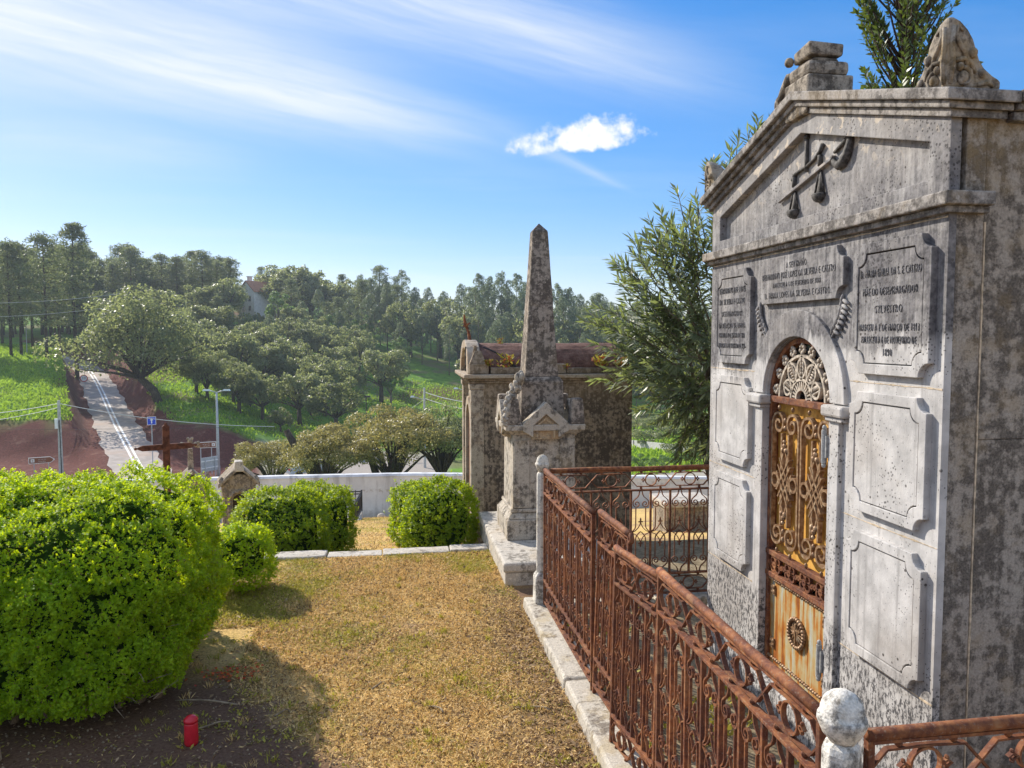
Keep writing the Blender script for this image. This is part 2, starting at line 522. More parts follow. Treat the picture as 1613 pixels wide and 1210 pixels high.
MAT['steel'] = M('grey_steel', flat((0.36, 0.36, 0.35), 0.3, 60), 0.5, 0.5)
MAT['glassdark'] = M('dark_fanlight', flat((0.012, 0.012, 0.022), 0.3, 20), 0.25, 0.5)
MAT['letter'] = M('letter_paint', flat((0.165, 0.158, 0.158), 0.8, 60), 0.9, 0.1)
MAT['joint'] = M('cream_mortar', flat((0.56, 0.45, 0.32), 0.35, 40), 0.95, 0.1)
MAT['relief'] = M('relief_iron', flat((0.085, 0.078, 0.072), 0.6, 60), 0.8, 0.3)
MAT['rooftile'] = M('brown_vault_roof', m_rooftile, 0.95, 0.15)
MAT['ground'] = M('ground_cover', m_ground, 0.98, 0.1)
MAT['plot'] = M('sandy_plot_soil', m_sandyplot, 0.98, 0.1)
MAT['road'] = M('pale_asphalt', m_road, 0.85, 0.3)
MAT['line'] = M('road_paint', flat((0.78, 0.78, 0.76), 0.15, 3), 0.7, 0.3)
MAT['wall'] = M('whitewash', m_whitewall, 0.9, 0.2)
MAT['white'] = M('white_render', flat((0.76, 0.76, 0.75), 0.1, 2), 0.85, 0.2)
MAT['terracotta'] = M('terracotta', flat((0.42, 0.20, 0.12), 0.3, 4), 0.9, 0.2)
MAT['galv'] = M('galvanised_steel', flat((0.42, 0.44, 0.47), 0.15, 8), 0.45, 0.5)
MAT['concrete'] = M('pole_concrete', flat((0.48, 0.47, 0.46), 0.2, 6), 0.85, 0.2)
MAT['black'] = M('black_cable', flat((0.03, 0.03, 0.03), 0.2, 6), 0.6, 0.3)
MAT['wire'] = M('overhead_wire', flat((0.55, 0.55, 0.56), 0.1, 6), 0.5, 0.4)
MAT['blue'] = M('blue_sign', flat((0.01, 0.06, 0.62), 0.05, 6), 0.4, 0.4)
MAT['signwhite'] = M('sign_white', flat((0.82, 0.82, 0.82), 0.05, 6), 0.5, 0.4)
MAT['brown'] = M('brown_sign', flat((0.22, 0.065, 0.022), 0.08, 6), 0.5, 0.4)
MAT['red'] = M('red_ring', flat((0.50, 0.03, 0.03), 0.08, 6), 0.5, 0.4)
MAT['candle'] = M('red_candle', flat((0.62, 0.02, 0.035), 0.1, 30), 0.25, 0.5)
MAT['lampglass'] = M('lamp_glass', flat((0.62, 0.68, 0.70), 0.05, 6), 0.2, 0.5)
MAT['carpaint'] = M('silver_car_paint', flat((0.45, 0.50, 0.56), 0.05, 3), 0.3, 0.5)
MAT['carglass'] = M('car_glass', flat((0.02, 0.025, 0.03), 0.1, 3), 0.1, 0.6)
MAT['rubber'] = M('rubber', flat((0.02, 0.02, 0.02), 0.2, 3), 0.8, 0.2)
MAT['bark_oak'] = M('cork_bark', m_bark((0.085, 0.066, 0.052)), 0.95, 0.1)
MAT['bark_pale'] = M('pale_bark', m_bark((0.22, 0.18, 0.14)), 0.95, 0.1)
MAT['bark_pine'] = M('pine_bark', m_bark((0.085, 0.060, 0.048)), 0.95, 0.1)
MAT['stem'] = M('box_stem', m_bark((0.24, 0.155, 0.085)), 0.95, 0.1)
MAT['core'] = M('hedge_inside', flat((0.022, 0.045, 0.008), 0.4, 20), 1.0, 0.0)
MAT['twig'] = M('dry_twig', flat((0.30, 0.23, 0.15), 0.4, 30), 0.95, 0.1)
MAT['hedge'] = leafmat('box_leaf', (0.12, 0.25, 0.010), (0.35, 0.54, 0.022), (0.82, 0.95, 0.010), 0.56, 0.5, 0.28, dead=(0.34, 0.24, 0.07), deadp=0.015)
MAT['hedge2'] = leafmat('box_leaf_dark', (0.07, 0.15, 0.012), (0.16, 0.28, 0.020), (0.72, 0.85, 0.012), 0.48, 0.5, 0.28)
MAT['oak'] = leafmat('oak_leaf', (0.045, 0.060, 0.028), (0.31, 0.34, 0.19), (0.55, 0.61, 0.21), 0.42, 0.45, 0.4, wide=1.0)
MAT['oak_warm'] = leafmat('oak_leaf_warm', (0.10, 0.09, 0.030), (0.36, 0.31, 0.12), (0.58, 0.50, 0.15), 0.42, 0.45, 0.4, wide=0.2)
MAT['lime'] = leafmat('young_leaf', (0.10, 0.18, 0.05), (0.20, 0.30, 0.10), (0.30, 0.45, 0.10), 0.40, 0.5, 0.3, wide=0.3)
MAT['pine'] = leafmat('pine_needles', (0.035, 0.058, 0.036), (0.18, 0.22, 0.13), (0.36, 0.42, 0.15), 0.42, 0.5, 0.3, wide=0.6)
MAT['euc'] = leafmat('eucalyptus_leaf', (0.045, 0.072, 0.05), (0.18, 0.225, 0.15), (0.36, 0.44, 0.20), 0.42, 0.42, 0.4, wide=0.5)
MAT['laurel'] = leafmat('oleander_leaf', (0.060, 0.085, 0.045), (0.21, 0.24, 0.145), (0.40, 0.48, 0.13), 0.36, 0.42, 0.4)
MAT['bay'] = leafmat('bay_leaf', (0.030, 0.065, 0.016), (0.09, 0.13, 0.03), (0.22, 0.30, 0.04), 0.30, 0.32, 0.6)
MAT['blade'] = leafmat('dry_grass', (0.58, 0.38, 0.12), (0.95, 0.70, 0.33), (0.90, 0.62, 0.22), 0.30, 0.7, 0.2, dead=(0.16, 0.09, 0.045), deadp=0.18)
MAT['moss'] = leafmat('green_grass', (0.24, 0.22, 0.035), (0.52, 0.46, 0.08), (0.62, 0.56, 0.07), 0.35, 0.6, 0.25)
MAT['deadleaf'] = leafmat('dead_leaf', (0.16, 0.09, 0.04), (0.52, 0.36, 0.20), (0.30, 0.18, 0.07), 0.2, 0.7, 0.25)
MAT['weed'] = leafmat('wall_weed', (0.20, 0.19, 0.03), (0.42, 0.34, 0.05), (0.5, 0.42, 0.06), 0.4, 0.6, 0.2, dead=(0.45, 0.12, 0.05), deadp=0.25)
MAT['petal'] = leafmat('red_petal', (0.55, 0.05, 0.03), (0.75, 0.20, 0.05), (0.7, 0.15, 0.04), 0.3, 0.6, 0.2)
MAT['hillgrass'] = leafmat('hill_grass', (0.08, 0.18, 0.015), (0.19, 0.32, 0.04), (0.42, 0.62, 0.05), 0.5, 0.7, 0.15)
#==MAT END==

# ------------------------------------------------------------------ mesh helpers


class MB:
    def __init__(self):
        self.v, self.f = [], []

    def add(self, vs, fs):
        o = len(self.v)
        self.v += [tuple(v) for v in vs]
        self.f += [tuple(i + o for i in q) for q in fs]
        return self

    def box(self, x0, x1, y0, y1, z0, z1):
        return self.frustum(x0, x1, y0, y1, z0, x0, x1, y0, y1, z1)

    def frustum(self, x0, x1, y0, y1, z0, X0, X1, Y0, Y1, z1):
        vs = [(x0, y0, z0), (x1, y0, z0), (x1, y1, z0), (x0, y1, z0), (X0, Y0, z1), (X1, Y0, z1), (X1, Y1, z1), (X0, Y1, z1)]
        return self.add(vs, [(0, 3, 2, 1), (4, 5, 6, 7), (0, 1, 5, 4), (1, 2, 6, 5), (2, 3, 7, 6), (3, 0, 4, 7)])

    def prism(self, poly, ax, a0, a1):
        """poly in the two other axes (in xyz order), extruded along ax"""
        n = len(poly)

        def mk(p, a):
            q = list(p)
            q.insert(ax, a)
            return q
        vs = [mk(p, a0) for p in poly] + [mk(p, a1) for p in poly]
        fs = [tuple(range(n)), tuple(range(2 * n - 1, n - 1, -1))]
        fs += [(i, (i + 1) % n, n + (i + 1) % n, n + i) for i in range(n)]
        return self.add(vs, fs)

    def ring(self, outer, inner, ax, a0, a1, closed=True):
        n = len(outer)

        def mk(p, a):
            q = list(p)
            q.insert(ax, a)
            return q
        vs = [mk(p, a0) for p in outer] + [mk(p, a0) for p in inner] + [mk(p, a1) for p in outer] + [mk(p, a1) for p in inner]
        fs = []
        for i in range(n if closed else n - 1):
            j = (i + 1) % n
            fs += [(i, j, n + j, n + i), (2 * n + i, 3 * n + i, 3 * n + j, 2 * n + j), (i, 2 * n + i, 2 * n + j, j), (n + i, n + j, 3 * n + j, 3 * n + i)]
        if not closed:
            fs += [(0, n, 3 * n, 2 * n), (n - 1, 3 * n - 1, 4 * n - 1, 2 * n - 1)]
        return self.add(vs, fs)

    def tube(self, pts, r, n=6, cap=True):
        pts = [Vector(p) for p in pts]
        k = len(pts)
        rs = r if isinstance(r, (list, tuple)) else [r] * k
        vs, fs = [], []
        t = (pts[1] - pts[0]).normalized()
        u = t.orthogonal().normalized()
        for i in range(k):
            t = (pts[min(i + 1, k - 1)] - pts[max(i - 1, 0)])
            if t.length < 1e-9:
                t = Vector((0, 0, 1))
            t.normalize()
            u = (u - t * u.dot(t))
            if u.length < 1e-6:
                u = t.orthogonal()
            u.normalize()
            w = t.cross(u)
            for j in range(n):
                a = 2 * PI * j / n
                vs.append(pts[i] + (u * math.cos(a) + w * math.sin(a)) * rs[i])
        for i in range(k - 1):
            for j in range(n):
                j2 = (j + 1) % n
                fs.append((i * n + j, i * n + j2, (i + 1) * n + j2, (i + 1) * n + j))
        if cap:
            fs += [tuple(range(n - 1, -1, -1)), tuple((k - 1) * n + j for j in range(n))]
        return self.add(vs, fs)

    def strip(self, pts, th, dep, closed=False):
        """flat bar bent in the local xz plane: th in plane, dep along y"""
        k = len(pts)
        P = [Vector((p[0], p[1])) for p in pts]
        vs, fs = [], []
        for i in range(k):
            if closed:
                t = P[(i + 1) % k] - P[i - 1]
            else:
                t = P[min(i + 1, k - 1)] - P[max(i - 1, 0)]
            t.normalize()
            nn = Vector((-t.y, t.x)) * (th / 2)
            for a, b in ((nn, -dep / 2), (-nn, -dep / 2), (-nn, dep / 2), (nn, dep / 2)):
                vs.append((P[i].x + a.x, b, P[i].y + a.y))
        for i in range(k if closed else k - 1):
            i2 = (i + 1) % k
            for j in range(4):
                j2 = (j + 1) % 4
                fs.append((i * 4 + j, i2 * 4 + j, i2 * 4 + j2, i * 4 + j2))
        if not closed:
            fs += [(0, 1, 2, 3), ((k - 1) * 4 + 3, (k - 1) * 4 + 2, (k - 1) * 4 + 1, (k - 1) * 4)]
        return self.add(vs, fs)

    def lathe(self, prof, cx, cy, n=16, sq=None):
        vs, fs = [], []
        for (r, z) in prof:
            for j in range(n):
                a = 2 * PI * j / n + (PI / n if n <= 8 else 0)
                vs.append((cx + r * math.cos(a), cy + r * math.sin(a), z))
        k = len(prof)
        for i in range(k - 1):
            for j in range(n):
                j2 = (j + 1) % n
                fs.append((i * n + j, i * n + j2, (i + 1) * n + j2, (i + 1) * n + j))
        fs += [tuple(range(n - 1, -1, -1)), tuple((k - 1) * n + j for j in range(n))]
        return self.add(vs, fs)

    def ball(self, c, rx, ry=None, rz=None, n=8, m=6):
        ry = rx if ry is None else ry
        rz = rx if rz is None else rz
        vs, fs = [(c[0], c[1], c[2] - rz)], []
        for i in range(1, m):
            a = -PI / 2 + PI * i / m
            for j in range(n):
                b = 2 * PI * j / n
                vs.append((c[0] + rx * math.cos(a) * math.cos(b), c[1] + ry * math.cos(a) * math.sin(b), c[2] + rz * math.sin(a)))
        vs.append((c[0], c[1], c[2] + rz))
        for j in range(n):
            fs.append((0, 1 + (j + 1) % n, 1 + j))
            fs.append((len(vs) - 1, 1 + (m - 2) * n + j, 1 + (m - 2) * n + (j + 1) % n))
        for i in range(m - 2):
            for j in range(n):
                j2 = (j + 1) % n
                fs.append((1 + i * n + j, 1 + i * n + j2, 1 + (i + 1) * n + j2, 1 + (i + 1) * n + j))
        return self.add(vs, fs)

    def xf(self, mat):
        self.v = [tuple(mat @ Vector(v)) for v in self.v]
        return self

    def mesh(self, name, mat=None, smooth=False):
        me = bpy.data.meshes.new(name)
        me.from_pydata(self.v, [], self.f)
        bm = bmesh.new()
        bm.from_mesh(me)
        bmesh.ops.recalc_face_normals(bm, faces=bm.faces)
        bm.to_mesh(me)
        bm.free()
        if mat:
            me.materials.append(MAT[mat])
        if smooth:
            me.polygons.foreach_set('use_smooth', [True] * len(me.polygons))
        return me


def root_loc(o):
    v = Vector((0, 0, 0))
    while o is not None:
        v += Vector(o.location)
        o = o.parent
    return v


def link(name, me, parent=None, world=True):
    """world: the mesh is in world coordinates; it is shifted so that the parent's base is its origin"""
    o = bpy.data.objects.new(name, me)
    col.objects.link(o)
    if parent is not None:
        o.parent = parent
        if world:
            me.transform(Matrix.Translation(-root_loc(parent)))
    return o


def part(mb, name, mat, parent, bevel=0.0, smooth=False, world=True, label=None):
    o = link(name, mb.mesh(name, mat, smooth), parent, world)
    if bevel:
        b = o.modifiers.new('bevel', 'BEVEL')
        b.width = bevel
        b.segments = 2
        b.limit_method = 'ANGLE'
        b.angle_limit = R(40)
    if label:
        o['label'] = label
    return o


def rough(o, amt=0.004, scale=9.0, cuts=0):
    """break up a stone's clean outline with small uneven offsets"""
    me = o.data
    if cuts:
        bm = bmesh.new()
        bm.from_mesh(me)
        bmesh.ops.subdivide_edges(bm, edges=[e for e in bm.edges if e.calc_length() > 0.08], cuts=cuts, use_grid_fill=True)
        bm.to_mesh(me)
        bm.free()
    for v in me.vertices:
        v.co += mnoise.noise_vector(v.co * scale + Vector((3, 5, 7))) * amt
    return o


def thing(name, label, cat, loc=(0, 0, 0), rotz=0.0, group=None):
    o = bpy.data.objects.new(name, None)
    o.empty_display_size = 0.1
    col.objects.link(o)
    o.location = loc
    o.rotation_euler = (0, 0, rotz)
    tag(o, label, cat, group)
    return o


def tag(o, label, cat, group=None):
    o['label'] = label
    o['category'] = cat
    if group:
        o['group'] = group
    return o


def struct(o, kind='structure'):
    o['kind'] = kind
    return o


def dup(o, parent=None, name=None):
    c = o.copy()
    col.objects.link(c)
    if parent is not None:
        c.parent = parent
    return c


def np_mesh(name, V, F, mat, smooth=False):
    V = np.asarray(V, np.float32)
    F = np.asarray(F, np.int32)
    me = bpy.data.meshes.new(name)
    me.vertices.add(len(V))
    me.vertices.foreach_set('co', V.ravel())
    k = F.shape[1]
    me.loops.add(F.size)
    me.loops.foreach_set('vertex_index', F.ravel())
    me.polygons.add(len(F))
    me.polygons.foreach_set('loop_start', np.arange(0, F.size, k, dtype=np.int32))
    me.polygons.foreach_set('loop_total', np.full(len(F), k, np.int32))
    if smooth:
        me.polygons.foreach_set('use_smooth', np.ones(len(F), bool))
    me.update(calc_edges=True)
    me.materials.append(MAT[mat])
    return me


def unit(v):
    return v / np.maximum(np.linalg.norm(v, axis=-1, keepdims=True), 1e-9)


def leaves(C, T, N, L, W, fold=0.0):
    """rhombus leaves: base C, direction T, facing N, length L, width W"""
    T = unit(T)
    S = unit(np.cross(T, N))
    N2 = np.cross(S, T)
    L = np.broadcast_to(np.asarray(L, float), (len(C),))[:, None]
    W = np.broadcast_to(np.asarray(W, float), (len(C),))[:, None]
    a = C
    b = C + T * L * 0.45 + S * W * 0.5 + N2 * L * fold
    c = C + T * L
    d = C + T * L * 0.45 - S * W * 0.5 + N2 * L * fold
    V = np.stack([a, b, c, d], 1).reshape(-1, 3)
    F = np.arange(len(V)).reshape(-1, 4)
    return V, F


def rand_dirs(n):
    return unit(rng.normal(size=(n, 3)))


def spiral(cx, cz, r0, r1, a0, turns, n=14):
    return [(cx + (r0 + (r1 - r0) * i / n) * math.cos(a0 + turns * 2 * PI * i / n), cz + (r0 + (r1 - r0) * i / n) * math.sin(a0 + turns * 2 * PI * i / n)) for i in range(n + 1)]


def arc(cx, cz, r, a0, a1, n=12):
    return [(cx + r * math.cos(a0 + (a1 - a0) * i / n), cz + r * math.sin(a0 + (a1 - a0) * i / n)) for i in range(n + 1)]


# ------------------------------------------------------------------ where things stand
FPX = 1211.0


def bearing(u):
    return math.atan((u - 806.5) / FPX) + R(8.75)


def at(u, d):
    """ground point at view depth d along the bearing of photo column u"""
    a = bearing(u)
    dd = d / math.cos(a - R(8.75))
    return dd * math.sin(a), dd * math.cos(a)


def height(v, d):
    """height seen at photo row v at view depth d"""
    t = math.tan(math.atan((605 - v) / FPX) - R(3.54))
    return 2.0 + t * d


UC = np.array([-600, 0, 150, 230, 330, 420, 520, 640, 740, 860, 1000, 1120, 1700, 2200], float)
DC = np.array([24, 34, 45, 58, 66, 75, 79, 90, 105, 125, 150, 180, 220, 280, 360, 500], float)
ZT = {
    -600: [-4.2, -6.0, -7.9, -9.9, -10.2, -10.1, -6.9, -5.0, -2.6, -0.3, 1.6, 4.0, 8.5, 14, 18, 20],
    0:    [-4.2, -6.0, -7.9, -9.9, -10.3, -10.1, -6.9, -5.1, -2.6, -0.2, 1.6, 3.8, 8.0, 13, 17, 18],
    150:  [-4.2, -6.0, -7.9, -9.9, -10.4, -10.2, -7.0, -5.1, -2.8, -0.6, 1.4, 4.0, 8.5, 14, 18, 18],
    230:  [-4.2, -6.0, -7.9, -9.9, -10.5, -10.4, -7.3, -6.6, -5.0, -2.2, 1.2, 5.0, 10, 16, 18, 18],
    330:  [-4.2, -6.0, -7.9, -9.9, -10.5, -10.5, -7.5, -6.9, -5.6, -2.6, 1.6, 6.0, 12, 18, 20, 20],
    420:  [-4.2, -6.0, -7.9, -9.9, -10.5, -10.5, -9.9, -9.3, -8.0, -5.2, -0.8, 4.6, 11, 17, 19, 19],
    520:  [-4.3, -6.0, -7.9, -9.9, -10.5, -10.6, -10.6, -10.6, -10.4, -8.2, -4.4, 0.8, 7.5, 13, 15, 15],
    640:  [-4.4, -6.1, -8.0, -9.9, -10.6, -10.7, -10.8, -10.9, -11.0, -9.6, -6.4, -2.2, 4.5, 10, 12, 12],
    740:  [-4.5, -6.2, -8.0, -9.9, -10.6, -10.8, -11.0, -11.2, -11.4, -10.8, -8.0, -4.0, 2.2, 8, 10, 10],
    860:  [-4.5, -6.2, -8.0, -9.6, -10.4, -10.8, -11.0, -11.4, -11.8, -11.5, -9.5, -6.0, 0.0, 6.5, 9, 9],
    1000: [-4.5, -6.0, -7.4, -8.4, -9.0, -9.4, -9.8, -10.4, -11.4, -12, -11.5, -9.0, -3.0, 4, 8, 8],
    1120: [-4.5, -6.0, -7.2, -8.0, -8.4, -8.8, -9.3, -10, -11, -12, -12, -10, -4.0, 3, 8, 8],
    1700: [-4.5, -6.0, -7.2, -8.0, -8.4, -8.8, -9.3, -10, -11, -12, -12, -10, -4.0, 3, 8, 8],
    2200: [-4.5, -6.0, -7.2, -8.0, -8.4, -8.8, -9.3, -10, -11, -12, -12, -10, -4.0, 3, 8, 8],
}
ZA = np.array([ZT[int(u)] for u in UC])
# the lane that climbs the far hill: (photo column, depth)
LANE = [(232, 64), (214, 70), (196, 78), (181, 87), (170, 97), (160, 109), (151, 122), (140, 135), (118, 146), (84, 152)]
LANE_XY = np.array([at(u, d) for u, d in LANE])
LANE_Z = np.array([-10.3, -10.0, -9.1, -8.2, -7.3, -6.2, -5.2, -4.0, -2.6, -1.4])


def lane_near(x, y):
    best = np.full(x.shape, 1e9)
    zz = np.zeros(x.shape)
    for i in range(len(LANE_XY) - 1):
        a, b = LANE_XY[i], LANE_XY[i + 1]
        ab = b - a
        t = np.clip(((x - a[0]) * ab[0] + (y - a[1]) * ab[1]) / (ab @ ab), 0, 1)
        dx, dy = x - (a[0] + t * ab[0]), y - (a[1] + t * ab[1])
        d = np.hypot(dx, dy)
        z = LANE_Z[i] + t * (LANE_Z[i + 1] - LANE_Z[i])
        k = d < best
        best = np.where(k, d, best)
        zz = np.where(k, z, zz)
    return best, zz


def sstep(a, b, x):
    t = np.clip((x - a) / (b - a), 0, 1)
    return t * t * (3 - 2 * t)


def wave(x, y, s, seed=0.0):
    return np.sin(x * s + 1.3 * np.sin(y * s * 0.7 + seed) + seed) * np.cos(y * s * 0.9 + 1.1 * np.sin(x * s * 0.6 + 2 * seed))


def ground_z(x, y, full=False):
    x = np.asarray(x, float)
    y = np.asarray(y, float)
    az = np.arctan2(x, np.maximum(y, 1e-3))
    u = np.clip(806.5 + FPX * np.tan(np.clip(az - R(8.75), -1.0, 1.0)), -600, 2200)
    d = np.hypot(x, y) * np.cos(np.clip(az - R(8.75), -1.0, 1.0))
    ci = np.clip(np.searchsorted(UC, u, 'right') - 1, 0, len(UC) - 2)
    tu = (u - UC[ci]) / (UC[ci + 1] - UC[ci])
    di = np.clip(np.searchsorted(DC, d, 'right') - 1, 0, len(DC) - 2)
    td = np.clip((d - DC[di]) / (DC[di + 1] - DC[di]), 0, 1)
    z0 = ZA[ci, di] * (1 - td) + ZA[ci, di + 1] * td
    z1 = ZA[ci + 1, di] * (1 - td) + ZA[ci + 1, di + 1] * td
    far = z0 * (1 - tu) + z1 * tu
    far = far + 0.35 * wave(x, y, 0.13, 1.0) * sstep(80, 110, d) + 0.12 * wave(x, y, 0.45, 2.0) * sstep(70, 90, d)
    ln, lz = lane_near(x, y)
    k = sstep(2.9, 4.8, ln)
    far2 = np.where(d > 58, lz * (1 - k) + far * k, far)
    terr = -0.16 - 0.205 * (np.clip(y, 7.2, 60) - 7.2)
    w = sstep(23, 27, y)
    z = np.where(y < 7.12, 0.0, terr * (1 - w) + far2 * w)
    return (z, ln, d, u) if full else z


def gz(x, y):
    return float(ground_z(np.array([x]), np.array([y]))[0])


# ------------------------------------------------------------------ ground sheet
def build_ground():
    rings = [0.0] + list(1.0 * 1.032 ** np.arange(0, 232))
    rings = np.array(rings)
    angs = np.concatenate([np.linspace(-180, -62, 14)[:-1], np.linspace(-62, -34, 20)[:-1], np.linspace(-34, 46, 300)[:-1], np.linspace(46, 75, 20)[:-1], np.linspace(75, 180, 13)[:-1]])
    A = np.radians(angs)
    RR, AA = np.meshgrid(rings, A, indexing='ij')
    x, y = RR * np.sin(AA), RR * np.cos(AA)
    z, ln, d, u = ground_z(x, y, True)
    n, m = RR.shape
    V = np.stack([x, y, z], -1).reshape(-1, 3)
    i = np.arange(n - 1)[:, None]
    j = np.arange(m)[None, :]
    j2 = (j + 1) % m
    F = np.stack([i * m + j, (i + 1) * m + j, (i + 1) * m + j2, i * m + j2], -1).reshape(-1, 4)
    me = np_mesh('ground', V, F, 'ground', True)
    uf, df, lf = u, d, ln
    wob = 1.5 * wave(x, y, 0.5, 3.0) + 0.8 * wave(x, y, 1.4, 5.0)
    earth = (sstep(63, 65, df) * (1 - sstep(0.0, 2.0, df + wob * 0.7 - 79.5 - 1.5 * sstep(195, 235, uf))) * (1 - sstep(400, 425, uf)))
    earth = np.maximum(earth, (1 - sstep(4.6, 6.0, lf + wob * 0.5)) * sstep(60, 64, df) * (1 - sstep(150, 160, df)))
    earth = np.maximum(earth, sstep(0.55, 0.8, wave(x, y, 0.09, 7.0)) * sstep(100, 110, df) * 0.7)
    lot = sstep(52, 60, df) * (1 - sstep(82, 86, df + wob)) * sstep(395, 425, uf) * (1 - sstep(690, 715, uf))
    lot = np.maximum(lot, sstep(40, 44, df) * (1 - sstep(62, 66, df + wob)) * sstep(700, 900, uf) * 0.9)
    lot = np.maximum(lot, sstep(56, 60, df) * (1 - sstep(63.5, 65, df + 0.3 * wob)) * (1 - sstep(400, 430, uf)))
    lawn = 1 - sstep(24, 26, y)
    soil = (1 - sstep(-0.42, -0.05, x + 0.22 * wave(x, y, 4, 1) + 0.42 * (y - 3.6))) * (1 - sstep(4.4, 5.0, y))  # hedge-foot soil, its dark brown painted out over the hedge's cast shadow too
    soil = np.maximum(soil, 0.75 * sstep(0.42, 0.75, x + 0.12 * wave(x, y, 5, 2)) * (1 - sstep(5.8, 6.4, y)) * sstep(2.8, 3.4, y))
    for nm, a in (('earth', earth), ('lot', lot), ('lawn', lawn), ('soil', soil)):
        at_ = me.attributes.new(nm, 'FLOAT', 'POINT')
        at_.data.foreach_set('value', np.ascontiguousarray(a.reshape(-1), np.float32))
    struct(link('ground', me))


build_ground()


def ribbon(name, pts, zs, w, mat, off=0.0, lift=0.03):
    pts = [np.array(p, float) for p in pts]
    fine, fz = [], []
    for i in range(len(pts) - 1):
        for t in np.linspace(0, 1, 7)[:-1]:
            fine.append(pts[i] * (1 - t) + pts[i + 1] * t)
            fz.append(zs[i] * (1 - t) + zs[i + 1] * t)
    fine.append(pts[-1])
    fz.append(zs[-1])
    V, F = [], []
    for i, p in enumerate(fine):
        t = fine[min(i + 1, len(fine) - 1)] - fine[max(i - 1, 0)]
        t = t / np.linalg.norm(t)
        nn = np.array([t[1], -t[0]])
        for s in (-1, 1):
            q = p + nn * (off + s * w / 2 + (s * 0.28 * math.sin(i * 1.7 + s) * math.sin(i * 0.6) if w > 2 else 0))
            V.append((q[0], q[1], fz[i] + lift))
    for i in range(len(fine) - 1):
        F.append((2 * i, 2 * i + 1, 2 * i + 3, 2 * i + 2))
    return link(name, np_mesh(name, V, F, mat, True))


struct(ribbon('lane', LANE_XY, LANE_Z, 4.5, 'road', 0, 0.05))
mk1 = ribbon('lane_marking', LANE_XY, LANE_Z, 0.20, 'line', 0.22, 0.06)
mk2 = ribbon('lane_marking', LANE_XY, LANE_Z, 0.20, 'line', -0.22, 0.06)
struct(mk1)
struct(mk2)

# soil sheet inside the railed plot
mb = MB()
mb.add([(1.08, 1.6, 0.012), (4.6, 1.6, 0.012), (4.6, 5.42, 0.012), (1.08, 5.42, 0.012)], [(0, 1, 2, 3)])
struct(part(mb, 'plot_ground', 'plot', None))
mb = MB()
mb.add([(1.9, 5.6, 0.006), (4.6, 5.6, 0.006), (4.6, 7.1, 0.006), (1.9, 7.1, 0.006)], [(0, 1, 2, 3)])
struct(part(mb, 'path_soil', 'plot', None))
#==GROUND END==

# ------------------------------------------------------------------ the crypt with the iron door
FX = 1.96                      # facade plane, facing -X; the row of tombs runs along Y
YC = 3.53                      # its middle


def notched(y0, y1, z0, z1, r, n=5):
    pts = []
    for (cy, cz, a0) in ((y0, z0, PI / 2), (y1, z0, PI), (y1, z1, 3 * PI / 2), (y0, z1, 2 * PI)):
        for i in range(n + 1):
            a = a0 - (PI / 2) * i / n
            pts.append((cy + r * math.cos(a), cz + r * math.sin(a)))
    return pts


def text_mesh(body, size, extrude=0.001, spacing=1.0, narrow=0.75, line=1.0):
    cu = bpy.data.curves.new('txt', 'FONT')
    cu.body = body
    cu.size = size
    cu.extrude = extrude
    cu.align_x = 'CENTER'
    cu.align_y = 'CENTER'
    cu.space_character = spacing * 1.12
    cu.space_line = line
    cu.resolution_u = 2
    cu.offset = -size * 0.012
    o = bpy.data.objects.new('txt', cu)
    col.objects.link(o)
    dg = bpy.context.evaluated_depsgraph_get()
    me = bpy.data.meshes.new_from_object(o.evaluated_get(dg))
    bpy.data.objects.remove(o)
    bpy.data.curves.remove(cu)
    me.materials.clear()
    me.transform(Matrix.Diagonal((narrow, 1, 1, 1)))
    return me


TOX = Matrix(((0, 0, -1, 0), (-1, 0, 0, 0), (0, 1, 0, 0), (0, 0, 0, 1)))   # text x -> -Y, y -> Z, facing -X


def xf_facade(me, d, y, z):
    me.transform(Matrix.Translation((FX - d, y, z)) @ TOX)
    return me


def fac(pts):
    """facade local (s to the right of the middle, z) -> (y, z)"""
    return [(YC - s, z) for s, z in pts]


